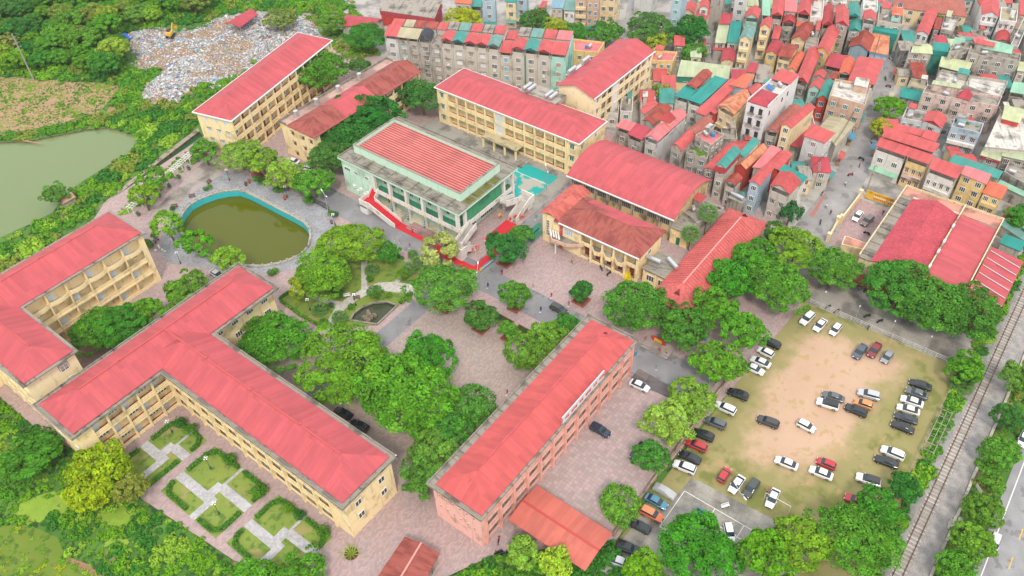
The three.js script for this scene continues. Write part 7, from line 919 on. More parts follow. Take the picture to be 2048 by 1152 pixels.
{ // ornamental garden between pond and plaza
  const lawn = mat('#e4ecd0', T.grass, 0.95), path = mat('#c9c4bb', T.stone, 0.9);
  sheet('ornamental_lawn', [[-36.61,-43.38],[-31.74,-43.11],[-30.39,-45.84],[-22.87,-42.73],[-15.77,-40.4],[-10.4,-37.33],[-9.45,-34.67],[-7.55,-30.59],[-8.54,-27.07],[-8.05,-22.12],[-12.38,-18.79],[-15.91,-18.46],[-21.31,-18.31],[-28.6,-18.03],[-36.87,-26.7]], 0.1, lawn, [gardenPond]);
  sheet('curved_path', [[-36.83,-26.18],[-34.32,-28.71],[-30.07,-30.42],[-25.73,-30.28],[-20.8,-29.46],[-17.78,-27.82],[-15.37,-24.99],[-12.72,-18.76],[-15.39,-17.74],[-17.96,-22],[-19.45,-25.07],[-21.19,-26.78],[-25.35,-27.79],[-29.36,-28],[-33.58,-27.22],[-35.76,-25.17]], 0.14, path); sheet('straight_path', [[-14.88,-36.97],[-13.98,-35.72],[-20.69,-29.11],[-22.16,-29.72]], 0.135, path); sheet('straight_path', [[-32.75,-43.81],[-31.7,-42.55],[-28.11,-30.43],[-30.1,-30.27]], 0.135, path); sheet('straight_path', [[-15.46,-24.91],[-8.31,-27.28],[-8.25,-26.02],[-14.96,-23.8]], 0.135, path);
  hedge([[-36.56,-42.83],[-37.14,-35.61],[-36.69,-27.18]], 0.7, 0.6, 'hedge along the lower edge of the left garden lawn', 'b'); hedge([[-20.2,-18.52],[-15.9,-18.64]], 1.2, 0.8, 'short thick hedge beside the garden pond', 'b'); hedge([[-7.78,-31.25],[-7.87,-28.84]], 0.8, 0.6, 'short hedge beside the hall road', 'm'); hedge([[-36.42,-43.6],[-33.19,-43.61]], 0.6, 0.5, 'hedge by the school corner of the left lawn', 'm');
  const rim = thing('garden_pond_rim', 'pale stone rim round the small garden pond', 'kerb', [gardenPond[0][0], 0, gardenPond[0][1]]); gardenPond.forEach((a, i) => { const b = gardenPond[(i + 1) % gardenPond.length]; new G().bar([a[0], 0.2, a[1]], [b[0], 0.2, b[1]], 0.4, 0.35).mesh('kerb_stone', M.gutter, rim); });
  const c = [[-27.54,-21.69]][0], rk = thing('rockery', 'rough rock pile in the small garden pond', 'rockery', [c[0], -0.3, c[1]]); for (let i = 0; i < 14; i++) { const g = new THREE.DodecahedronGeometry(rr(0.35, 0.8)); const p = g.attributes.position; for (let k = 0; k < p.count; k++) { const h = 0.75 + 0.5 * hash(Math.round(p.getX(k) * 50), Math.round(p.getY(k) * 50 + p.getZ(k) * 90), i); p.setXYZ(k, p.getX(k) * h, p.getY(k) * h * 1.3, p.getZ(k) * h); } g.computeVertexNormals(); const m = mesh(g, mat('#8a8272', T.grime, 0.95), 'rock', rk); m.position.set(rr(-1, 1), rr(0, 1.2) * (i < 7 ? 0.3 : 1), rr(-1, 1)); }
}
// ---------- rubbish dump ----------
{
  const bb = [0, 1].map((i) => [Math.min(...dump.map((p) => p[i])), Math.max(...dump.map((p) => p[i]))]), st = 2, g = new G();
  const hh = (x, z) => { const d = edgeDist(x, z, dump); return d <= 0 ? -0.05 : Math.min(1, d / 4) * (0.2 + 2.3 * Math.max(0, fbm((x + 500) / 80, (z + 500) / 80, 4, 4, 161) - 0.3) * 1.5); };
  for (let x = bb[0][0] - 2; x < bb[0][1] + 2; x += st) for (let z = bb[1][0] - 2; z < bb[1][1] + 2; z += st) { const c = [[x, z], [x, z + st], [x + st, z + st], [x + st, z]]; if (c.some((p) => inPoly(p[0], p[1], dump))) { const v = c.map((p) => [p[0], hh(p[0], p[1]), p[1]]); g.poly([v[0], v[1], v[2]]); g.poly([v[0], v[2], v[3]]); } }
  top(g.mesh('dump_ground', mat('#cfc8bf', T.soil, 0.95)), 'dump_ground').userData.kind = 'structure';
  const bit = new G().poly([[-0.5, 0, 0.4], [0.5, 0.05, 0.5], [0.1, 0.5, 0]]).poly([[0.5, 0.05, 0.5], [0.45, 0, -0.5], [0.1, 0.5, 0]]).poly([[0.45, 0, -0.5], [-0.5, 0.1, -0.4], [0.1, 0.5, 0]]).poly([[-0.5, 0.1, -0.4], [-0.5, 0, 0.4], [0.1, 0.5, 0]]).geo();
  const cols = ['#b9bcc0', '#a3a7ad', '#c9cbce', '#8f949b', '#857f78', '#6b645c', '#a59f97', '#989da5', '#5e5952', '#c2c6ca', '#8f887e', '#3aa7c0', '#2f8f8a', '#d9b25a', '#5b78c0', '#c96a60'], list = [];
  for (let i = 0; i < 90000; i++) { const x = rr(...bb[0]), z = rr(...bb[1]); if (edgeDist(x, z, dump) > (hash(Math.floor(x / 3), Math.floor(z / 3), 8) - 0.75) * 5) { const n = fbm((x + 500) / 90, (z + 500) / 90, 6, 3, 171); if (n > 0.47 || rnd() < 0.22) list.push([x, z]); } }
  const im = new THREE.InstancedMesh(bit, mat('#ffffff', null, 0.6, { side: 2 }), list.length), m = new THREE.Matrix4(), e = new THREE.Euler(), q = new THREE.Quaternion(), c = new THREE.Color();
  list.forEach(([x, z], i) => { const s = rr(0.2, 0.66) * (rnd() < 0.06 ? 2 : 1); q.setFromEuler(e.set(rr(-0.5, 0.5), rr(0, 6.28), rr(-0.5, 0.5))); m.compose(V3(x, Math.max(0, hh(x, z)) - 0.08, z), q, V3(s, s * rr(0.5, 1.1), s * rr(0.6, 1.2))); im.setMatrixAt(i, m); const r = rnd(); c.setStyle(r < 0.9 ? cols[Math.floor(rnd() * 11)] : cols[11 + Math.floor(rnd() * 5)]); im.setColorAt(i, c); });
  im.castShadow = im.receiveShadow = true; top(im, 'scattered_rubbish'); tag(im, 'white and grey plastic rubbish heaped on the dump', 'rubbish', null, 'stuff');
  const s = thing('shelter', 'open shelter with faded red roof on the rubbish dump', 'shelter', [...[[54.93,-168.99]][0].slice(0, 1), 0, [[54.93,-168.99]][0][1]]); const P = ring4([[45.8,-166.02],[46.79,-158.81],[58.87,-167.83],[57.46,-161.88]]); roofGeo(P, 4.2, 'gable', 0.6, 0).mesh('roof', roofM('d'), s); inset(P, 0.4).forEach((p) => new G().tube([p[0], 0, p[1]], [p[0], 4.2, p[1]], 0.12, 0.12, 6).mesh('post', M.cement, s));
  const ex = [[31.39,-180.18]][0], d = thing('excavator', 'small yellow excavator working on the rubbish dump', 'excavator', [ex[0], 1.0, ex[1]], 0.6); mesh(new G().b(-1.4, 1.4, 0.9, 1.9, -0.9, 0.9).geo(), mat('#e0a93a', null, 0.5), 'body', d); mesh(new G().b(-0.2, 1.2, 1.9, 2.9, -0.8, 0.2).geo(), M.glass, 'cab', d); for (const k of [-1, 1]) mesh(new G().b(-1.7, 1.7, 0, 0.8, k * 1.0 - 0.25, k * 1.0 + 0.25).geo(), M.black, 'track', d); mesh(new G().bar([1.2, 1.6, 0.4], [3.4, 3.6, 0.4], 0.3).bar([3.4, 3.6, 0.4], [4.8, 1.6, 0.4], 0.25).box(4.8, 1.2, 0.4, 0.8, 0.8, 0.9).geo(), mat('#d9a236', null, 0.5), 'boom', d);
  const tp = thing('tarpaulin', 'crumpled blue tarpaulin at the left edge of the rubbish dump', 'tarpaulin', [...[[20.66,-193.37]][0].slice(0, 1), 0, [[20.66,-193.37]][0][1]]); const tg = new THREE.PlaneGeometry(5, 6, 8, 8); tg.rotateX(-Math.PI / 2); const pp = tg.attributes.position; for (let i = 0; i < pp.count; i++) pp.setY(i, 0.9 + hash(i, 3, 4) * 0.7); tg.computeVertexNormals(); mesh(tg, mat('#2f66c0', null, 0.6, { side: 2 }), 'sheet', tp);
}
// ---------- vehicles ----------
function loft(st, half) { // st: [x, width, y0, y1, topWidthFactor]
  const g = new G(), sec = ([x, w, y0, y1, k]) => { const m = y0 + (y1 - y0) * 0.55; return [[x, y0, w * 0.86], [x, y0 + (y1 - y0) * 0.2, w], [x, m, w * 0.99], [x, y1 - (y1 - y0) * 0.08, w * (k + 0.03)], [x, y1, w * (k - 0.06)], [x, y1, -w * (k - 0.06)], [x, y1 - (y1 - y0) * 0.08, -w * (k + 0.03)], [x, m, -w * 0.99], [x, y0 + (y1 - y0) * 0.2, -w], [x, y0, -w * 0.86]]; };
  const S = st.map(sec), n = S[0].length; for (let i = 0; i + 1 < S.length; i++) for (let j = 0; j < n; j++) { const k = (j + 1) % n; g.poly([S[i][j], S[i][k], S[i + 1][k], S[i + 1][j]].reverse()); } g.poly([...S[0]]); g.poly([...S[S.length - 1]].reverse()); return g.geo();
}
const CAR = {
  sedan: { body: [[-2.25, 0.74, 0.34, 0.78, 0.9], [-2.12, 0.84, 0.26, 0.93, 0.92], [-1.5, 0.89, 0.22, 0.97, 0.93], [-0.4, 0.9, 0.22, 0.95, 0.93], [0.9, 0.9, 0.22, 0.93, 0.93], [1.6, 0.88, 0.22, 0.86, 0.92], [2.1, 0.82, 0.26, 0.74, 0.9], [2.28, 0.7, 0.32, 0.62, 0.88]], glass: [[-1.75, 0.74, 0.92, 0.98, 0.86], [-1.0, 0.8, 0.92, 1.36, 0.8], [-0.5, 0.8, 0.92, 1.42, 0.8], [0.25, 0.8, 0.92, 1.42, 0.8], [0.6, 0.8, 0.9, 1.3, 0.8], [1.2, 0.76, 0.88, 0.94, 0.86]], roof: [[-1.0, 0.63, 1.33, 1.4, 0.9], [-0.5, 0.66, 1.4, 1.47, 0.92], [0.2, 0.66, 1.4, 1.47, 0.92], [0.48, 0.62, 1.34, 1.42, 0.9]], r: 0.32, xw: [-1.38, 1.38], hw: 0.8 },
  suv: { body: [[-2.22, 0.8, 0.4, 0.98, 0.93], [-2.1, 0.9, 0.32, 1.1, 0.94], [-1.4, 0.93, 0.28, 1.12, 0.94], [0.8, 0.93, 0.28, 1.08, 0.94], [1.5, 0.92, 0.28, 1.03, 0.93], [2.1, 0.86, 0.32, 0.94, 0.92], [2.3, 0.76, 0.38, 0.78, 0.9]], glass: [[-2.08, 0.8, 1.06, 1.12, 0.9], [-1.8, 0.84, 1.06, 1.55, 0.84], [-0.6, 0.85, 1.06, 1.62, 0.84], [0.2, 0.85, 1.05, 1.6, 0.84], [0.55, 0.84, 1.03, 1.5, 0.84], [1.15, 0.8, 1.0, 1.08, 0.88]], roof: [[-1.9, 0.68, 1.54, 1.62, 0.92], [-1.2, 0.72, 1.6, 1.68, 0.94], [0.1, 0.72, 1.58, 1.66, 0.94], [0.42, 0.66, 1.5, 1.59, 0.92]], r: 0.37, xw: [-1.36, 1.4], hw: 0.83 },
  hatch: { body: [[-1.82, 0.76, 0.36, 0.92, 0.92], [-1.7, 0.84, 0.28, 1.0, 0.93], [-0.9, 0.87, 0.24, 1.0, 0.93], [0.6, 0.87, 0.24, 0.97, 0.93], [1.3, 0.86, 0.24, 0.9, 0.92], [1.75, 0.78, 0.28, 0.76, 0.9], [1.9, 0.68, 0.34, 0.64, 0.88]], glass: [[-1.72, 0.76, 0.96, 1.02, 0.88], [-1.4, 0.78, 0.96, 1.42, 0.82], [-0.5, 0.79, 0.96, 1.5, 0.82], [0.2, 0.79, 0.95, 1.48, 0.82], [0.5, 0.78, 0.93, 1.36, 0.82], [1.05, 0.74, 0.9, 0.96, 0.86]], roof: [[-1.52, 0.62, 1.41, 1.49, 0.9], [-0.8, 0.66, 1.48, 1.55, 0.92], [0.1, 0.66, 1.46, 1.54, 0.92], [0.4, 0.6, 1.37, 1.46, 0.9]], r: 0.31, xw: [-1.18, 1.2], hw: 0.78 },
};
for (const k in CAR) { const c = CAR[k]; c.bg = loft(c.body); c.gg = loft(c.glass); c.rg = loft(c.roof); c.tg = new G().tube([0, 0, -0.11], [0, 0, 0.11], c.r, c.r, 16).geo(); c.ig = new G().tube([0, 0, -0.13], [0, 0, 0.13], c.r * 0.62, c.r * 0.62, 12).geo(); const L = c.body[c.body.length - 1][0], B = c.body[0][0], yt = c.body[c.body.length - 1][3], yb = c.body[0][3]; c.hg = new G().box(L - 0.09, yt - 0.04, 0, 0.26, 0.13, 0.34).geo(); c.lg = new G().box(B + 0.04, yb - 0.08, 0, 0.16, 0.16, 0.32).geo(); c.gr = new G().box(L - 0.02, 0.44, 0, 0.12, 0.16, 0.9).box(B + 0.02, 0.5, 0, 0.1, 0.14, 0.6).geo(); c.mg = new G().box(0.85, c.body[3][3] + 0.08, 0, 0.14, 0.12, 0.16).geo(); c.L = L; }
M.tyre = mat('#1d1d1f', null, 0.85); M.rim = mat('#b5b8bb', null, 0.35, { metalness: 0.8 }); M.carGlass = mat('#2b3a40', null, 0.06); M.lampW = mat('#dfe6ea', null, 0.15); M.lampR = mat('#a81f22', null, 0.25);
const carPaint = (c) => { const k = 'car' + c; if (!lib.has(k)) { const m = new THREE.MeshPhysicalMaterial({ roughness: 0.4, metalness: 0.15, clearcoat: 0.8, clearcoatRoughness: 0.08 }); m.color.setStyle(c); lib.set(k, m); } return lib.get(k); };
function car(type, x, z, turn, col, label, roofCol) {
  const c = CAR[type], t = thing('parked_car', label, 'car', [x, 0.06, z], turn, 'parked cars'), pm = carPaint(col); mesh(c.bg, pm, 'body', t); mesh(c.gg, M.carGlass, 'windows', t); mesh(c.rg, roofCol ? carPaint(roofCol) : pm, 'roof', t);
  for (const w of c.xw) for (const s of [-1, 1]) { const y = mesh(c.tg, M.tyre, 'wheel', t); y.position.set(w, c.r, s * c.hw); mesh(c.ig, M.rim, 'rim', y); }
  for (const s of [-0.52, 0.52]) { mesh(c.hg, M.lampW, 'headlight', t).position.z = s; mesh(c.lg, M.lampR, 'tail_light', t).position.z = s; } for (const s of [-0.95, 0.95]) mesh(c.mg, pm, 'wing_mirror', t).position.z = s; mesh(c.gr, M.black, 'grille', t); return t;
}
const W = '#e4e6e8', S = '#b6babf', K = '#17191d', GY = '#5a5e63', NV = '#1e2a44', RD = '#b8202c', BL = '#3f7f9c', OR = '#d2672c', DG = '#3b423f', BR = '#6b6058';
const cars = [
  ['suv', 17.74,81.53,1.82, S, 'silver estate car at the top of the sandy patch'], ['sedan', 12.86,75.72,1.78, GY, 'dark grey sedan on the sand beside a white car with black roof'], ['suv', 10.27,75.55,1.79, W, 'white crossover with black roof on the sand', K], ['hatch', 14.69,81.53,1.74, '#d98a4a', 'small orange hatchback between two dark cars'], ['suv', 12.11,80.92,1.64, K, 'black crossover below the small orange hatchback'],
  ['sedan', 26.81,89.31,1.75, K, 'black sedan at the far end of the right-hand row'], ['sedan', 24.02,89.48,1.69, GY, 'dark grey sedan second in the right-hand row'], ['sedan', 21.29,89.39,1.73, W, 'white sedan third in the right-hand row'], ['sedan', 18.71,89.5,1.79, '#d3d0c8', 'pale silver sedan fourth in the right-hand row'], ['sedan', 16.2,89.81,1.77, '#2a2c34', 'charcoal sedan fifth in the right-hand row'], ['sedan', 13.57,90.03,1.67, K, 'black sedan at the near end of the right-hand row'],
  ['suv', -1.31,67.55,1.71, '#3a3735', 'dark people carrier alone on the left of the sand'], ['hatch', 2.31,74.2,-1.59, W, 'white hatchback alone in the middle of the sand'], ['suv', 6.07,90.62,1.66, W, 'large white SUV by the hedge next to a black car'], ['sedan', 3.41,90.31,1.73, K, 'black sedan beside the large white SUV'], ['sedan', -8.45,74.74,1.71, W, 'white sedan at the lower edge of the sand'], ['hatch', -4,81.06,1.7, RD, 'red hatchback beside a white sedan'], ['sedan', -6.61,81.07,1.71, W, 'white sedan below the red hatchback'], ['suv', -2.78,88.98,1.8, W, 'white estate car with dark roof near the lower right trees', '#2a2b30'], ['sedan', -17.38,75.89,-3.05, W, 'white sedan at the lower left of the field'], ['sedan', -8.53,88.91,1.7, RD, 'red car half hidden by a tree'], ['suv', -13.85,86.65,2.53, '#d9d8d3', 'white pickup half hidden by trees at the bottom'],
  ['suv', 31.31,62.11,3.01, W, 'white SUV first of three at the top left of the field'], ['sedan', 31.14,65.31,3.04, W, 'white sedan with dark sunroof second of three at the top left'], ['hatch', 31.73,68.67,3.06, W, 'white hatchback third of three at the top left'], ['suv', 28.37,75.59,3.07, '#4a5260', 'blue-grey SUV beside the dark red car'], ['suv', 30.67,78,3.09, '#7d1f2a', 'dark red SUV between two grey cars'], ['hatch', 30.38,80.96,3.05, '#8a8f94', 'grey hatchback right of the dark red SUV'],
  ['sedan', 74.51,57.74,3.11, W, 'white car in the warehouse forecourt'], ['suv', 73.89,60.5,2.98, BR, 'brown-grey car in the warehouse forecourt'],
  ['suv', 1.64,59.29,1.7, K, 'small black car at the upper left edge of the field'], ['suv', -3.29,58.86,1.63, W, 'white SUV with sunroof in the left-hand row'], ['suv', -7.95,58.99,1.71, GY, 'grey SUV in the left-hand row'], ['suv', -12.13,58.39,1.73, '#1c1f22', 'black SUV above the red one in the left-hand row'], ['suv', -15.21,58.47,1.69, RD, 'red SUV in the left-hand row'], ['sedan', -18.44,58.81,1.68, '#1f2328', 'black sedan below the red SUV in the left-hand row'], ['suv', -21.19,59.09,1.73, W, 'boxy white off-roader with dark windows in the left-hand row'],
  ['sedan', -31.16,58.43,-1.52, BL, 'blue sedan beside the silver covered car'], ['suv', -34.05,59.13,-1.49, OR, 'orange SUV beside the blue sedan', '#d98350'], ['sedan', -37.55,58.52,1.67, K, 'black sedan below the orange SUV'], ['suv', -42.67,59.19,-1.33, '#15171b', 'large black SUV near the bottom of the court'], ['sedan', -45.86,59.19,1.81, S, 'silver car at the bottom edge below the black SUV'], ['sedan', -29.71,66.1,3.04, BL, 'blue sedan on the sports court'], ['hatch', -28.8,72.55,-2.48, W, 'white car under the tree on the sports court'], ['hatch', -18.23,66.18,0.02, RD, 'small red hatchback at the court corner'], ['sedan', -18.63,69.02,3.1, W, 'white sedan next to the small red hatchback'], ['suv', -17.82,71.69,3.1, DG, 'dark green-grey car beside the lamp post of the court'],
  ['suv', -23.5,40.76,-1.54, NV, 'dark navy SUV on the pink court'], ['sedan', -8.56,41.17,-1.48, W, 'white sedan at the top of the pink court'], ['sedan', -23.14,49.67,3.12, '#2b2f36', 'dark car mostly hidden behind the trees by the stone wall'],
  ['suv', 0.18,13.77,-1.57, '#3a3432', 'dark SUV driving on the campus road'],
  ['sedan', 10.23,58.94,-1.55, W, 'white sedan nearest in the row under the field trees'], ['sedan', 12.83,59.23,1.62, W, 'white sedan second in the row under the field trees'], ['hatch', 16.09,58.9,1.53, W, 'white hatchback third in the row under the field trees'], ['suv', 19.29,58.66,1.6, K, 'black SUV farthest in the row under the field trees'],
  ['sedan', -39.98,-62.92,-1.55, '#c6c9cb', 'silver car parked below the pond'], ['sedan', -51.85,-5.46,1.68, K, 'black car under the huge plaza tree, farther'], ['sedan', -52.1,-0.34,1.72, '#1b1e22', 'black car under the huge plaza tree, nearer'], ['sedan', 4.46,-84.46,1.87, W, 'white car behind the pond-side trees, left'], ['suv', 4.45,-78.5,1.84, W, 'white car behind the pond-side trees, right'], ['hatch', -6.13,-87.7,1.69, RD, 'red car by the pond-side shrubs'], ['hatch', 165.17,37.86,0.14, RD, 'small red car on the town street'], ['sedan', 24.9,110.35,3.12, W, 'white car on the main road beside the trees'], ['suv', -2.58,111.8,-3.13, '#d5d9dc', 'white van on the main road behind a tree'],
];
for (const [ty, x, z, a, col, label, rc] of cars) car(ty, x, z, a, col, label, rc);
{ const [x, z, a] = [-28.23,58.64,-1.55], t = thing('covered_car', 'car under a silver dust cover beside the stone wall', 'car', [x, 0.06, z], a); const g = loft([[-2.3, 0.86, 0.06, 0.8, 0.86], [-2.1, 0.93, 0.05, 1.0, 0.85], [-1.2, 0.95, 0.05, 1.42, 0.72], [0.2, 0.95, 0.05, 1.46, 0.7], [1.2, 0.94, 0.05, 1.04, 0.84], [2.1, 0.9, 0.05, 0.86, 0.85], [2.32, 0.78, 0.06, 0.6, 0.85]]); mesh(g, mat('#b9bdc2', T.wall, 0.4, { metalness: 0.3 }), 'cover', t); mesh(new G().tube([-2.2, 0.9, -0.3], [2.2, 0.75, 0.2], 0.03, 0.03, 6).geo(), M.steel, 'strap', t); for (const w of [-1.36, 1.4]) for (const s of [-1, 1]) mesh(CAR.suv.tg, M.tyre, 'wheel', t).position.set(w, 0.33, s * 0.78); }
// motorbikes
const mb = { w: new G().tube([0, 0, -0.05], [0, 0, 0.05], 0.29, 0.29, 14).geo(), body: new G().bar([-0.5, 0.55, 0], [0.35, 0.5, 0], 0.26, 0.34).bar([0.35, 0.4, 0], [0.55, 0.95, 0], 0.34, 0.12).bar([-0.75, 0.62, 0], [-0.45, 0.6, 0], 0.2, 0.2).geo(), seat: new G().bar([-0.7, 0.78, 0], [0.15, 0.74, 0], 0.26, 0.12).geo(), bar: new G().bar([0.5, 1.02, -0.34], [0.5, 1.02, 0.34], 0.05).bar([0.62, 0.3, 0], [0.5, 1.0, 0], 0.06).geo() };
function bike(x, z, turn, col, label) { const t = thing('motorbike', label, 'motorbike', [x, 0.1, z], turn, 'parked motorbikes'); mesh(mb.body, carPaint(col), 'body', t); mesh(mb.seat, M.black, 'seat', t); mesh(mb.bar, M.black, 'handlebar', t); for (const w of [-0.62, 0.64]) mesh(mb.w, M.tyre, 'wheel', t).position.set(w, 0.29, 0); }
[[18.26,14.01,-2.18, K, 'black motorbike in front of the office, farther'], [17.76,16.65,-0.12, K, 'black motorbike in front of the office, nearer'], [-55.43,39.23,0.52, RD, 'red motorbike by the pink building end'], [-57.29,40.64,2.56, K, 'black motorbike by the bottom hedge, left'], [-56.87,41.57,-0.64, K, 'black motorbike by the bottom hedge, right'], [69.26,62.15,1.48, K, 'motorbike in the warehouse forecourt'], [40.44,72.9,2.47, K, 'black motorbike in the motorbike yard, left of two'], [40.48,75.83,2.57, K, 'black motorbike in the motorbike yard, right of two'], [37.96,64.5,2.66, BR, 'motorbike near the fence at the top of the field'], [37.8,66.61,2.69, RD, 'red motorbike near the fence at the top of the field']].forEach(([x, z, a, c, l]) => bike(x, z, a, c, l));
for (let i = 0; i < 18; i++) bike(48.2 + rr(-0.4, 1.2), 60 + i * 1.15 + rr(-0.2, 0.2), rr(-0.3, 0.3), pick([K, NV, RD, W, BL]), 'motorbike in the packed row under the rust-red shelter');
// people: one continuous surface each
function figure(step, arm) {
  const mc = new MarchingCubes(44, new THREE.MeshBasicMaterial(), false, false, 60000); mc.isolation = 0; const n = 44, S2 = 1.0; // field covers 2 m
  const J = { head: [0, 1.62, 0.02], chin: [0, 1.5, 0.03], neck: [0, 1.42, 0], chest: [0, 1.25, 0], waist: [0, 1.0, 0], hipL: [-0.1, 0.92, 0], hipR: [0.1, 0.92, 0], kneeL: [-0.11, 0.5, step * 0.16], kneeR: [0.11, 0.5, -step * 0.08], anL: [-0.11, 0.08, step * 0.2], anR: [0.11, 0.08, -step * 0.32], toeL: [-0.12, 0.05, step * 0.2 + 0.14], toeR: [0.12, 0.05, -step * 0.32 + 0.14], shL: [-0.19, 1.36, 0], shR: [0.19, 1.36, 0], elL: [-0.26, 1.08, -step * 0.12], elR: [0.26, 1.08, step * 0.12 + arm * 0.1], wrL: [-0.26, 0.84, -step * 0.1 + 0.1], wrR: [0.25, 0.86 + arm * 0.3, step * 0.16 + 0.1 + arm * 0.15] };
  const bones = [['head', 'chin', 0.105, 0.08], ['chin', 'neck', 0.06, 0.06], ['neck', 'chest', 0.08, 0.15], ['chest', 'waist', 0.155, 0.125], ['shL', 'shR', 0.075, 0.075], ['waist', 'hipL', 0.125, 0.11], ['waist', 'hipR', 0.125, 0.11], ['hipL', 'kneeL', 0.1, 0.065], ['hipR', 'kneeR', 0.1, 0.065], ['kneeL', 'anL', 0.062, 0.045], ['kneeR', 'anR', 0.062, 0.045], ['anL', 'toeL', 0.048, 0.04], ['anR', 'toeR', 0.048, 0.04], ['shL', 'elL', 0.062, 0.048], ['shR', 'elR', 0.062, 0.048], ['elL', 'wrL', 0.046, 0.038], ['elR', 'wrR', 0.046, 0.038]];
  for (let k = 0; k < n; k++) for (let j = 0; j < n; j++) for (let i = 0; i < n; i++) { const p = V3((i - n / 2) / (n / 2), (j - n / 2) / (n / 2) + 0.9, (k - n / 2) / (n / 2)); let d = 9; for (const [a, b, ra, rb] of bones) { const A = V3(...J[a]), B = V3(...J[b]), e = B.sub(A), t = clamp(p.clone().sub(A).dot(e) / e.lengthSq()), q = p.distanceTo(A.addScaledVector(e, t)) - (ra + (rb - ra) * t); const h = clamp(0.5 + 0.5 * (d - q) / 0.04); d = d * (1 - h) + q * h - 0.04 * h * (1 - h); } mc.field[i + j * n + k * n * n] = -d; }
  mc.update(); const g = new THREE.BufferGeometry(), c = mc.count; const pos = mc.positionArray.slice(0, c * 3), nor = mc.normalArray.slice(0, c * 3); for (let i = 0; i < c; i++) pos[i * 3 + 1] += 0.9; g.setAttribute('position', new THREE.BufferAttribute(pos, 3)); g.setAttribute('normal', new THREE.BufferAttribute(nor, 3)); return g;
}
const figs = [figure(1, 0), figure(0.3, 1), figure(0, 0)];
const lin = (s) => { const c = new THREE.Color(s); return [c.r, c.g, c.b]; };
function person(x, z, turn, shirt, legs, label, k = 0, y = 0.09) { const g = figs[k % 3].clone(), p = g.attributes.position, a = [], sk = lin('#b98a6c'), hr = lin('#1c1714'), sh = lin(shirt), lg = lin(legs); for (let i = 0; i < p.count; i++) { const Y = p.getY(i), X = Math.abs(p.getX(i)), Z = p.getZ(i); a.push(...(Y > 1.64 || (Y > 1.54 && Z < 0.0) ? hr : Y > 1.44 ? sk : Y > 0.96 ? (X > 0.2 && Y < 1.12 ? sk : sh) : X > 0.2 && Y < 0.98 && Y > 0.7 ? sk : Y < 0.09 ? hr : lg)); } g.setAttribute('color', new THREE.Float32BufferAttribute(a, 3)); const m = mesh(g, paint('#ffffff', null, 0.85, { vertexColors: true })); top(m, 'person'); m.position.set(x, y, z); m.rotation.y = turn; tag(m, label, 'person', 'people'); }
[[[[15.93,6.8]], '#c9a23a', '#23262c', 'person in a yellow top on the pink court before the office'], [[[1.22,-34.05]], '#c22c34', '#c22c34', 'person in red on the red carpet beside the hall steps'], [[[10.08,-45.58]], '#d02030', '#d02030', 'person in red on the hall gallery'], [[[1.24,-19.76]], '#b52a30', '#1e2a44', 'person in red and navy at the hall corner'], [[[13.86,-15.73]], '#2b86b5', '#2b86b5', 'person in blue on the red-carpeted side steps'], [[[2.28,-4.88]], '#1e2a44', '#c22c34', 'person in navy and red by the planter'], [[[73.44,49.54]], '#e8e8e8', '#20242a', 'person in white walking on the street'], [[[79.32,62.66]], '#20242a', '#20242a', 'person in black in the warehouse forecourt'], [[[36.46,74.45]], '#2c6a5a', '#20242a', 'person in green by the field fence'], [[[77.98,46.52]], '#33363c', '#20242a', 'person in dark clothes far up the street'], [[[2.7,39.68]], '#c22c34', '#c22c34', 'person in red by the small stage under the trees'], [[[3.14,41.14]], '#d2b13a', '#20242a', 'person in yellow by the small stage under the trees'], [[[149.58,41.21]], '#30333a', '#20242a', 'person on the town street beside the parked motorbikes'], [[[2.61,-5.19]], '#c22c34', '#1e2a44', 'person by the round dark tree near the hall'], [[[-16.81,74.46]], '#c25a6a', '#20242a', 'person in pink behind the white sedan on the field']].forEach(([p, s, l, lab], i) => person(p[0][0], p[0][1], i * 1.7, s, l, lab, i, lab.includes('gallery') ? 5.2 : lab.includes('side steps') ? 0.61 : 0.12));
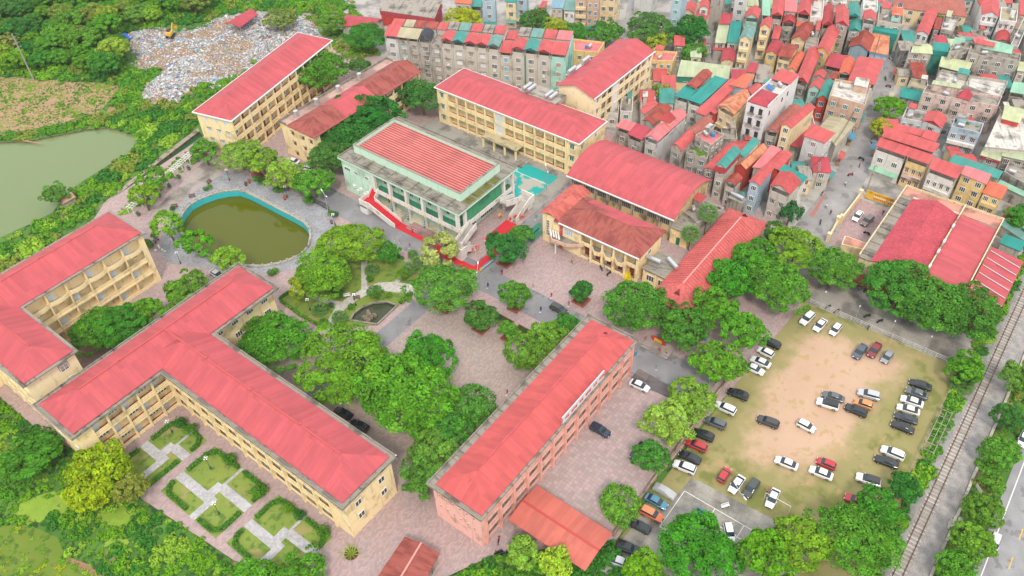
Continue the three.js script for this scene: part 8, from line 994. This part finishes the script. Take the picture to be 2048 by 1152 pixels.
// ---------- small things ----------
function globeLamp(x, z, label, H = 3.6) { const t = thing('garden_lamp', label, 'lamp post', [x, 0.1, z], 0, 'globe garden lamps'); mesh(cached('gl', () => new G().tube([0, 0, 0], [0, 0.9, 0], 0.22, 0.09, 10).tube([0, 0.9, 0], [0, H, 0], 0.06, 0.05, 8).geo()), mat('#1d5a58', null, 0.5), 'pole', t); mesh(cached('glb', () => { const g = new G(); for (let i = 0; i < 4; i++) { const a = i * Math.PI / 2; g.bar([0, H - 0.3, 0], [Math.cos(a) * 0.36, H - 0.02, Math.sin(a) * 0.36], 0.05); } return g.geo(); }), mat('#1d5a58', null, 0.5), 'bracket', t); const s = cached('gls', () => new THREE.SphereGeometry(0.15, 12, 10)); for (let i = 0; i < 5; i++) { const a = i * Math.PI / 2, o = mesh(s, mat('#eef0ee', null, 0.3), 'globe', t); i < 4 ? o.position.set(Math.cos(a) * 0.36, H + 0.1, Math.sin(a) * 0.36) : o.position.set(0, H + 0.3, 0); } }
[[[[-76.43,-31.35]], 'globe lamp in the first front garden block, right'], [[[-88.28,-26.49]], 'globe lamp in the first front garden block, left'], [[[-77.36,-17.37]], 'globe lamp in the middle front garden block, farther'], [[[-82.88,-7.7]], 'globe lamp in the middle front garden block, nearer'], [[[-26.94,-26.77]], 'globe lamp beside the white garden bench'], [[[-34.6,-34.59]], 'globe lamp on the left garden lawn'], [[[-12.11,-92.88]], 'lamp north of the pond near the dormitory'], [[[-7.71,-73.09]], 'lamp right of the pond beside a red bench'], [[[-8.53,-53.1]], 'globe lamp by the bench near the hall road'], [[[-42.56,-74.43]], 'lamp left of the pond near the thin airy tree']].forEach(([p, l]) => globeLamp(p[0][0], p[0][1], l));
function streetLamp(x, z, label, H = 7, turn = 0) { const t = thing('street_lamp', label, 'street lamp', [x, 0.08, z], turn, 'street lamps'); mesh(cached('sl', () => new G().tube([0, 0, 0], [0, 7, 0], 0.1, 0.06, 8).bar([0, 6.9, 0], [1.6, 7.3, 0], 0.08).bar([0, 6.9, 0], [-1.6, 7.3, 0], 0.08).geo()), M.steel, 'pole', t); for (const s of [-1, 1]) mesh(cached('slh' + s, () => new G().bar([s * 1.3, 7.25, 0], [s * 2.1, 7.42, 0], 0.26, 0.12).geo()), M.lampW, 'lamp_head', t); }
[[[[-5.28,-6.12]], 'double street lamp at the junction beside the hall', 0.6], [[[-6.37,-57.79]], 'white street lamp on the road beside the pond', 1.2], [[[0.89,52.97]], 'street lamp among the trees at the field edge', 0.4], [[[-24.13,71.24]], 'lamp post at the corner of the sports court', 1.0], [[[36.96,-16.05]], 'lamp post on the teal court', 0.8]].forEach(([p, l, a]) => streetLamp(p[0][0], p[0][1], l, 7, a));
function bench(x, z, turn, col, label) { const t = thing('bench', label, 'bench', [x, 0.1, z], turn, 'benches'); const m = mat(col, null, 0.8); for (let i = 0; i < 3; i++) mesh(cached('bs' + i, () => new G().b(-0.85, 0.85, 0.42, 0.47, -0.28 + i * 0.18, -0.13 + i * 0.18).geo()), m, 'slat', t); for (let i = 0; i < 2; i++) mesh(cached('bb' + i, () => new G().b(-0.85, 0.85, 0.58 + i * 0.18, 0.72 + i * 0.18, -0.36, -0.3).geo()), m, 'backrest_slat', t); for (const s of [-0.65, 0.65]) mesh(cached('bl' + s, () => new G().b(s - 0.05, s + 0.05, 0, 0.42, -0.28, 0.24).b(s - 0.05, s + 0.05, 0.42, 0.92, -0.42, -0.36).geo()), M.black, 'leg', t); }
[[[[-9.23,-87.43]], 0.9, '#c4573c', 'red bench near the round dark shrubs'], [[[-10.67,-87.16]], 0.9, '#6b4a3a', 'brown bench in front of the red bench'], [[[-23.36,-95.12]], -0.6, '#6b4a3a', 'brown bench at the upper left rim of the pond'], [[[-29.09,-95.3]], -0.6, '#6b4a3a', 'brown bench left of the pond'], [[[-16.19,-96.6]], 0.4, '#6b4a3a', 'brown bench beside the tree bed north of the pond'], [[[-8.4,-73.01]], 0.6, '#c4573c', 'red bench beside the lamp right of the pond'], [[[-8.23,-54.71]], 0.9, '#8a4a3c', 'bench by the globe lamp near the hall road'], [[[-26.01,-30.68]], -0.7, '#d8d8d4', 'white bench on the curved garden path'], [[[-25.27,-28.16]], -0.7, '#7a5a46', 'brown bench on the garden island'], [[[19.39,9.48]], 1.2, '#c9c9c6', 'grey bench in front of the office, left'], [[[19.2,15.07]], 1.2, '#c9c9c6', 'grey bench in front of the office, right'], [[[-40.93,-86.87]], 0.3, '#3f5a50', 'green bench by the dormitory corner'], [[[-24.13,69.43]], -0.6, '#dcdcd8', 'white bench on the sports court']].forEach(([p, a, c, l]) => bench(p[0][0], p[0][1], a, c, l));
function planter(x, z, s, label) { const t = thing('tree_planter', label, 'planter', [x, 0.09, z], 0, 'brick tree planters'); for (const [a, b, c, d] of [[-s, s, -s, -s + 0.25], [-s, s, s - 0.25, s], [-s, -s + 0.25, -s + 0.25, s - 0.25], [s - 0.25, s, -s + 0.25, s - 0.25]]) mesh(new G().b(a, b, 0, 0.4, c, d).geo(), paint('#b5604f', T.tile, 0.9), 'brick_edge', t); mesh(new G().b(-s + 0.25, s - 0.25, 0, 0.28, -s + 0.25, s - 0.25).geo(), paint('#8a7560', T.soil, 0.95), 'soil', t); }
const at = (label) => { const o = scene.children.find((c) => c.userData.label === label); return [o.position.x, o.position.z]; };
for (const [l, s, d] of [['round dark tree in a square planter on the plaza', 1.6, 'square brick planter under the round dark plaza tree'], ['little bright tree in a planter on the plaza', 1.4, 'square brick planter under the little bright plaza tree'], ['little tree in a square planter in front of the office', 1.7, 'square brick planter before the office'], ['round dark tree in a brick planter beside the hall', 1.7, 'square brick planter beside the hall'], ['tall dense tree at the corner of the plaza', 2.0, 'square brick planter under the tall plaza corner tree'], ['mid green tree beside the road on the plaza edge', 1.5, 'square brick planter at the plaza edge']]) planter(...at(l), s, d);
{ const bed = thing('planting_strip', 'long brick planting strip along the plaza edge', 'planter', [-10, 0.09, 4]); for (let i = 0; i < 3; i++) { mesh(new G().b(-1, 1, 0, 0.4, -9 + i * 7, -3.4 + i * 7).geo(), paint('#b5604f', T.tile, 0.9), 'brick_edge', bed); mesh(new G().b(-0.8, 0.8, 0.4, 0.44, -8.8 + i * 7, -3.6 + i * 7).geo(), paint('#5f7a3a', T.grass, 0.95), 'ground_cover', bed); } }
function flag(x, z, col, label) { const t = thing('feather_flag', label, 'flag', [x, 0.1, z], rr(-0.4, 0.9), 'small coloured flags'); mesh(cached('fp', () => new G().tube([0, 0, 0], [0, 1.9, 0], 0.03, 0.02, 6).b(-0.2, 0.2, 0, 0.04, -0.2, 0.2).geo()), M.steel, 'pole', t); mesh(cached('fc', () => { const g = new G(); const o = [[0.02, 0.4], [0.45, 0.5], [0.6, 1.1], [0.42, 1.65], [0.02, 1.9]]; for (const z of [-0.015, 0.015]) g.poly((z < 0 ? [...o].reverse() : o).map(([x, y]) => [x, y, z])); return g.geo(); }), paint(col, null, 0.8, { side: 2 }), 'cloth', t); }
[[[[2.63,4.55]], '#d0303c', 'red flag at the left road edge before the office'], [[[2.51,9.82]], '#d0303c', 'red flag in the middle of the road edge before the office'], [[[2.67,14.87]], '#d0303c', 'red flag beside the dark SUV'], [[[-2.82,10.51]], '#1f3f7a', 'navy flag on the far side of the campus road'], [[[-6.25,12.37]], '#2f86c0', 'blue flag at the planting strip'], [[[-2.21,41.68]], '#3fc06a', 'green flag on the road beside the pink building end'], [[[6.2,45.34]], '#3fc06a', 'green flag near the small stage'], [[[-1.87,35.93]], '#2f86c0', 'blue flag at the end of the pink building'], [[[11.42,46.53]], '#2f86c0', 'blue flag under the trees'], [[[24.38,-10.76]], '#3fc06a', 'green flag on the road left of the office'], [[[-4.18,-40.64]], '#2f9ac0', 'light blue flag on the hall road'], [[[-3.74,-40.02]], '#d0303c', 'red flag on the hall road'], [[[-3.89,-35.6]], '#1f3f8a', 'blue flag on the hall road before the carpet'], [[[-3.84,-34.04]], '#e08a3c', 'orange flag on the hall road'], [[[-3.88,-30.48]], '#e0609a', 'pink flag on the hall road'], [[[-27.28,19.37]], '#d0303c', 'larger red flag behind the pink building roof'], [[[-3.72,-4.76]], '#3a3f7a', 'violet flag at the road junction'], [[[3.68,35.43]], '#e0507a', 'pink flag left of the small stage']].forEach(([p, c, l]) => flag(p[0][0], p[0][1], c, l));
function flowers(x, z, y, c1, c2, label) { const t = thing('flower_stand', label, 'flowers', [x, y, z], rr(0, 3), 'congratulation flower stands'); mesh(cached('ft', () => new G().bar([-0.3, 0, 0.2], [0, 1.2, 0], 0.05).bar([0.3, 0, 0.2], [0, 1.2, 0], 0.05).bar([0, 0, -0.3], [0, 1.2, 0], 0.05).geo()), M.steel, 'tripod', t); const g = leaves(600 + Math.round(Math.abs(x * 7)) % 50, { lobes: 10, n: 260, leaf: 0.3, r0: 0.3, low: -0.8 }); const m = mesh(g, paint(c1, null, 0.8, { vertexColors: true, side: 2 }), 'bouquet', t); m.scale.set(0.6, 0.75, 0.4); m.position.y = 1.35; const m2 = mesh(g, paint(c2, null, 0.8, { vertexColors: true, side: 2 }), 'bouquet', t); m2.scale.set(0.45, 0.4, 0.42); m2.position.set(0, 0.75, 0.12); }
[[[[4.37,-16.01]], '#d8403c', '#e8b03c', 'red and gold flower stand at the hall corner, left'], [[[5.63,-15.49]], '#e86a8a', '#e8b03c', 'pink and gold flower stand at the hall corner, right'], [[[2.23,-16.55]], '#e8d9d0', '#d8403c', 'white and red flower stand in front of the corner stairs'], [[[9.38,-20.36]], '#e0508a', '#e0508a', 'pink flower stand beside the corner stairs'], [[[19.52,-15.36]], '#d8303c', '#e8d9d0', 'red and white flower stand by the side steps, left'], [[[21.2,-15.02]], '#d8403c', '#e8b03c', 'red and gold flower stand by the side steps'], [[[22.32,-14.46]], '#e8a03c', '#d8403c', 'orange flower stand by the side steps'], [[[22.98,-13.87]], '#e8c0c0', '#d8303c', 'pale pink flower stand by the side steps, right'], [[[18.82,-18.36]], '#e8c03c', '#d8403c', 'yellow flower stand at the top of the side steps'], [[[7.03,-27.23]], '#e89a3c', '#e89a3c', 'orange flower stand under the hall gallery'], [[[9.16,-15.88]], '#e86a9a', '#e8d9d0', 'pink flower stand near the red carpet corner']].forEach(([p, a, b, l]) => flowers(p[0][0], p[0][1], l.includes('top of') ? 0.62 : 0.12, a, b, l));
{ // long teal banner at the junction
  const b = [[-1.02,-9.2],[4.34,-8.93]], t = thing('road_banner', 'long teal and white banner beside the road junction', 'banner', [b[0][0], 0, b[0][1]]); const F = new Face(t, b[0][0], b[0][1], b[1][0], b[1][1]); F.part('cloth', mat('#2f9fb0', null, 0.8), 0, F.L, 1.2, 2.3, -0.03, 0.03); F.part('white_stripe', M.trim, 0.3, F.L - 0.3, 1.55, 1.95, 0.03, 0.05); F.part('yellow_end', mat('#d9c23c', null, 0.8), 0, 0.8, 1.2, 2.3, 0.05, 0.07); for (const s of [0, F.L]) { const p = F.at(s, 0); new G().tube([p[0], 0, p[1]], [p[0], 2.4, p[1]], 0.05, 0.05, 6).mesh('pole', M.steel, t); }
  const k = [[19.2,-7.27]][0], n = thing('notice_board', 'green roofed notice board on teal steps beside the office', 'notice board', [k[0], 0, k[1]], 0); mesh(new G().b(-2.6, 2.6, 0.1, 0.35, -1.2, 1.2).b(-2.3, 2.3, 0.35, 0.6, -0.9, 0.9).geo(), mat('#4fae93', T.conc, 0.8), 'steps', n); mesh(new G().b(-2.1, 2.1, 0.9, 2.2, -0.08, 0.08).geo(), mat('#2f6a58', null, 0.5), 'board', n); mesh(new G().poly([[-2.4, 2.3, 0.7], [2.4, 2.3, 0.7], [2.4, 2.7, 0], [-2.4, 2.7, 0]]).poly([[2.4, 2.3, -0.7], [-2.4, 2.3, -0.7], [-2.4, 2.7, 0], [2.4, 2.7, 0]]).geo(), mat('#2f7d66', null, 0.6, { side: 2 }), 'roof', n); for (const s of [-2, 2]) mesh(new G().b(s - 0.06, s + 0.06, 0.6, 2.4, -0.06, 0.06).geo(), M.steel, 'post', n);
  const sp = [[4.12,38.65]][0], st = thing('small_stage', 'small tiled stage with red and yellow display under the trees', 'stage', [sp[0], 0, sp[1]], 0); mesh(new G().b(-1.8, 1.8, 0.1, 0.5, -3.4, 3.4).b(-2.4, -1.8, 0.1, 0.3, -3.4, 3.4).geo(), mat('#b3a8a2', T.conc, 0.9), 'platform', st); mesh(new G().b(0.6, 0.8, 0.5, 2, -2.2, 1.2).geo(), mat('#c93a35', null, 0.8), 'display_panel', st); mesh(new G().b(0.5, 0.6, 0.8, 1.6, -1.6, 0.4).geo(), mat('#e0bd3c', null, 0.8), 'display_print', st);
  const yt = [[19.47,20.83]][0], y = thing('yellow_cover', 'bright yellow covered stand in front of the office corner', 'cover', [yt[0], 0.1, yt[1]], 0.6); mesh(new G().poly([[-1.3, 0.9, 0.8], [1.3, 0.9, 0.8], [1.1, 1.4, 0], [-1.1, 1.4, 0]]).poly([[1.3, 0.9, -0.8], [-1.3, 0.9, -0.8], [-1.1, 1.4, 0], [1.1, 1.4, 0]]).b(-1.3, 1.3, 0, 0.9, -0.8, 0.8).geo(), mat('#dcc21e', null, 0.8), 'cloth', y);
}
{ // white lattice pergola beside the canal
  const a = [[-38.36,-102.34]][0], b = [[-10.1,-110.85]][0], t = thing('pergola', 'long white lattice pergola with planters beside the canal', 'pergola', [(a[0] + b[0]) / 2, 0, (a[1] + b[1]) / 2]); const F = new Face(t, b[0], b[1], a[0], a[1]), m = mat('#dcdcd8', null, 0.7);
  for (const d of [-0.9, 0, 0.9]) F.part('beam', m, 0, F.L, 2.3, 2.42, d - 0.06, d + 0.06); for (let s = 0.2; s < F.L; s += 0.9) F.part('slat', m, s - 0.06, s + 0.06, 2.42, 2.52, -1.2, 1.2); for (let s = 0.3; s < F.L; s += 3.6) for (const d of [-0.9, 0.9]) F.part('post', m, s - 0.08, s + 0.08, 0, 2.3, d - 0.08, d + 0.08);
  for (let s = 2; s < F.L; s += 4.5) { const p = F.at(s, -2.2), q = thing('plant_pot', 'dark pot beside the white pergola', 'pot', [p[0], 0.08, p[1]], 0, 'pots beside the pergola'); mesh(cached('pot', () => new G().tube([0, 0, 0], [0, 0.7, 0], 0.38, 0.55, 10).geo()), mat('#5a6a72', null, 0.7), 'pot', q); const l = mesh(ball, leafM(TONE.m), 'foliage', q); l.scale.setScalar(0.5); l.position.y = 0.9; }
  const c = [[-43.44,-83.81],[-42.15,-83.92],[-42.26,-82.55],[-41.91,-84.75],[-42.24,-81.37]]; c.forEach((p, i) => { const q = thing('stone_seat', 'white stone stool in the cluster by the dormitory corner', 'stool', [p[0], 0.1, p[1]], 0, 'white stone stools'); mesh(cached('sst', () => new G().tube([0, 0, 0], [0, 0.2, 0], 0.2, 0.26, 10).tube([0, 0.2, 0], [0, 0.45, 0], 0.26, 0.2, 10).geo()), mat('#e2e0da', null, 0.8), 'drum', q); mesh(cached('sst2', () => new G().tube([0, 0.45, 0], [0, 0.5, 0], 0.24, 0.24, 10).geo()), mat('#e2e0da', null, 0.8), 'seat', q); });
}
{ // white rail fence between field and motorbike yard, bamboo frames by the railway
  const f = thing('rail_fence', 'pale metal rail fence at the top edge of the parking field', 'fence', [37.2, 0, 76]), m = mat('#cfcfc8', null, 0.6, { metalness: 0.2 }); for (let z = 58.2; z < 95; z += 2.4) new G().b(37.12, 37.24, 0, 1.5, z - 0.06, z + 0.06).mesh('post', m, f); for (const y of [0.5, 0.95, 1.4]) new G().b(37.15, 37.21, y - 0.04, y + 0.04, 58.2, 94.2).mesh('rail', m, f);
  for (const z of [63, 71, 79, 87]) { const t = thing('light_pole', ['thin pole on the fence nearest the street', 'second thin pole on the fence', 'third thin pole on the fence', 'thin pole on the fence nearest the railway'][(z - 63) / 8], 'pole', [37.6, 0, z]); mesh(new G().tube([0, 0, 0], [0.3, 4.6, 0], 0.06, 0.04, 6).geo(), M.steel, 'shaft', t); mesh(new G().b(0.1, 0.6, 4.55, 4.65, -0.1, 0.1).geo(), M.trim, 'lamp', t); }
  const b = thing('bamboo_trellis', 'grey bamboo trellis overgrown beside the railway', 'trellis', [16, 0, 96]); for (let i = 0; i < 7; i++) new G().bar([10 + i * 2, 1.6, 94.8], [10 + i * 2, 1.7, 97], 0.1).mesh('cross_bar', M.cement, b); for (const z of [95, 96, 97]) new G().bar([9.6, 1.72, z], [22.6, 1.74, z], 0.1).mesh('rail', M.cement, b); for (let i = 0; i < 5; i++) for (const z of [95, 97]) new G().bar([10 + i * 3, 0, z], [10 + i * 3, 1.7, z], 0.1).mesh('post', M.cement, b);
  const fb = thing('field_hedge_fence', 'low post fence along the railway side of the field', 'fence', [0, 0, 94.9]); for (let x = -30; x < 36; x += 2.5) new G().b(x - 0.05, x + 0.05, 0, 1.3, 94.6, 94.7).mesh('post', M.cement, fb); for (const y of [0.6, 1.15]) new G().b(-30, 35, y, y + 0.05, 94.63, 94.67).mesh('rail', M.cement, fb);
  const gp = thing('goal_frame', 'thin metal goal frame near the white sedan on the field', 'goal', [...[[-18.11,74.55]][0].slice(0, 1), 0, [[-18.11,74.55]][0][1]]); mesh(new G().bar([0, 0, 0], [0, 2.2, 0], 0.08).bar([0, 2.2, 0], [0, 2.2, 5], 0.08).bar([0, 2.2, 5], [0, 0, 5], 0.08).geo(), M.trim, 'frame', gp); mesh(new G().bar([0, 2.2, 0], [1.4, 0, 0], 0.05).bar([0, 2.2, 5], [1.4, 0, 5], 0.05).geo(), M.trim, 'stay', gp);
}
{ // leaning power pole in the thicket, poles in the town
  const p = [[-14.12,-194.83]][0], t = thing('power_pole', 'tall concrete power pole at the edge of the brown field', 'power pole', [p[0], 0, p[1]]); mesh(new G().tube([0, 0, 0], [0, 17, 0], 0.3, 0.18, 8).geo(), mat('#a9a39a', T.grime, 0.9), 'shaft', t); for (const y of [12, 13.6, 15.6]) mesh(new G().b(-1.1, 1.1, y, y + 0.14, -0.08, 0.08).geo(), M.cement, 'cross_arm', t);
  const L = ['power pole at the street corner by the notice wall', 'power pole at the corner of the big ribbed gable house', 'power pole beside the terrace row', 'power pole beside the street near the big hipped roof']; [[86.5,55.68],[79.73,43.42],[60.26,-77.37],[122.89,40.67]].forEach((q, i) => { const o = thing('power_pole', L[i], 'power pole', [q[0], 0, q[1]], i); mesh(cached('pp', () => new G().tube([0, 0, 0], [0, 9, 0], 0.2, 0.14, 8).geo()), mat('#a9a39a', T.grime, 0.9), 'shaft', o); mesh(cached('ppc', () => new G().b(-0.9, 0.9, 8.2, 8.32, -0.06, 0.06).b(-0.7, 0.7, 7.5, 7.6, -0.06, 0.06).geo()), M.cement, 'cross_arm', o); mesh(cached('ppb', () => new G().b(-0.3, 0.3, 6, 6.8, 0.14, 0.4).geo()), M.cement, 'meter_box', o); });
  const w = thing('overhead_cable', 'thin cable between the T-shaped school and the pink building', 'cable', [-58, 11, 20]); const g = new G(); let a = null; for (let i = 0; i <= 10; i++) { const u = i / 10, q = [-58 - 0.6 * u, 12 - u - 1.2 * Math.sin(Math.PI * u), 17.8 + 7.8 * u]; if (a) g.tube(a, q, 0.025, 0.025, 5); a = q; } g.mesh('wire', M.black, w); new G().box(-58.1, 12.2, 17.7, 0.2, 0.5, 0.2).mesh('insulator', M.trim, w);
}
{ // hut and clutter beside the big pond, items along the verge
  const p = [[-45.64,-121.31]][0], h = thing('hut', 'small thatched hut on the bank of the big pond', 'hut', [p[0], 0, p[1]]); const P = [[-2, 1.6], [2, 1.6], [2, -1.6], [-2, -1.6]].map(([x, z]) => [p[0] + x, p[1] + z]); slabPart(h, 'wall', M.cement, inset(P, 0.3), 0, 2); roofGeo(P, 2, 'gable', 1.1, 1).mesh('roof', mat('#b59a88', T.rust, 0.95), h);
  const s = [[-2.3,105.47]][0], r = thing('broken_slabs', 'heap of broken concrete slabs beside the railway', 'rubble', [s[0], 0, s[1]]); for (let i = 0; i < 9; i++) { const m = mesh(cached('bsl' + i % 3, () => new G().box(0, 0, 0, 1 + (i % 3) * 0.3, 0.14, 0.8).geo()), mat('#b9b5ae', T.grime, 0.95), 'slab', r); m.position.set(rr(-1, 1), 0.15 + i * 0.09, rr(-1, 1)); m.rotation.set(rr(-0.3, 0.3), rr(0, 3), rr(-0.3, 0.3)); }
  const g = [[6.95,106.38]][0], gs = thing('roadside_sign', 'small grey sign board among the verge scrub', 'sign', [g[0], 0, g[1]], 0.8); mesh(new G().b(-0.9, 0.9, 1.2, 2, -0.04, 0.04).geo(), mat('#c9cdd0', T.wall, 0.6), 'board', gs); for (const x of [-0.6, 0.6]) mesh(new G().b(x - 0.04, x + 0.04, 0, 1.3, -0.06, -0.02).geo(), M.steel, 'post', gs); mesh(new G().b(-0.7, 0.7, 1.5, 1.66, 0.04, 0.05).geo(), M.black, 'print', gs);
}
{ // street life: stalls with awnings, motorbikes and walkers along the town street
  const left = [[79.97,45.32],[89.85,44.47],[100.99,43.29],[111.85,42.09],[124.81,39.96],[138.14,36.91],[151.92,33.49]], right = [[99.74,52.22],[111.19,50.26],[127.71,47.56],[143.63,43.74],[158.21,39.71]]; let k = 0;
  const stall = (p, q, s, c, label) => { const t = thing('street_stall', label, 'stall', [p[0], 0.07, p[1]], Math.atan2(-(q[1] - p[1]), q[0] - p[0]), 'street stalls with awnings'); mesh(cached('sta' + s, () => new G().poly([[-2, 2.5, s * 1.6], [2, 2.5, s * 1.6], [2, 2.9, 0], [-2, 2.9, 0]]).poly([[-2, 2.86, 0], [2, 2.86, 0], [2, 2.46, s * 1.6], [-2, 2.46, s * 1.6]]).geo()), paint(c, T.sheet, 0.7, { side: 2 }), 'awning', t); for (const x of [-1.9, 1.9]) mesh(cached('stp' + s + x, () => new G().bar([x, 0, s * 1.5], [x, 2.5, s * 1.5], 0.06).geo()), M.steel, 'post', t); mesh(cached('stt' + s, () => new G().b(-1.6, 1.6, 0, 0.8, Math.min(0.2 * s, 0.9 * s), Math.max(0.2 * s, 0.9 * s)).geo()), paint('#9a7a5a', null, 0.8), 'counter', t); };
  const side = ['on the left of the street', 'on the right of the street'], num = ['nearest', 'second', 'third', 'fourth', 'fifth', 'sixth'], cs = ['#3f8f8a', '#c25a52', '#4f8fae', '#3f8f8a', '#b9b49a', '#c25a52'];
  for (let i = 0; i + 1 < left.length; i++) stall(lerp2(left[i], left[i + 1], 0.5), left[i + 1], 1, cs[i % 6], num[i] + ' awning stall ' + side[0]); for (let i = 0; i + 1 < right.length; i++) stall(lerp2(right[i], right[i + 1], 0.5), right[i + 1], -1, cs[(i + 2) % 6], num[i] + ' awning stall ' + side[1]);
  [[148.02,39.16],[143.97,41.55],[120.61,46.12],[110.7,48.22],[100.49,49.06],[91.3,49.38],[66.49,50.88],[161.93,36.27]].forEach((p, i) => bike(p[0], p[1], 0.6 + i, [K, RD, NV, W][i % 4], ['motorbike far up the street', 'second motorbike up the street', 'motorbike near the farther street tree', 'motorbike near the nearer street tree', 'motorbike in mid street', 'motorbike beside the shop fronts', 'motorbike and open space at the street corner', 'motorbike before the small red car'][i]));
  [[135.17,42.13],[116.85,46.42],[96.63,49.93],[86.05,49.98],[71.56,51.54],[60.19,49.72]].forEach((p, i) => person(p[0], p[1], i * 2, ['#b8bcc2', '#3a4a6a', '#c25a52', '#dcdcdc', '#40444a', '#5a7a9a'][i], '#23262c', ['walker in grey far up the street', 'walker in blue by the street trees', 'walker in red in mid street', 'walker in white by the shop fronts', 'walker in dark clothes at the street corner', 'walker in pale blue near the corner tree'][i], i, 0.08));
}
scene.fog = new THREE.FogExp2(0xdfe5ea, 0.00009);
renderer.render(scene, camera);
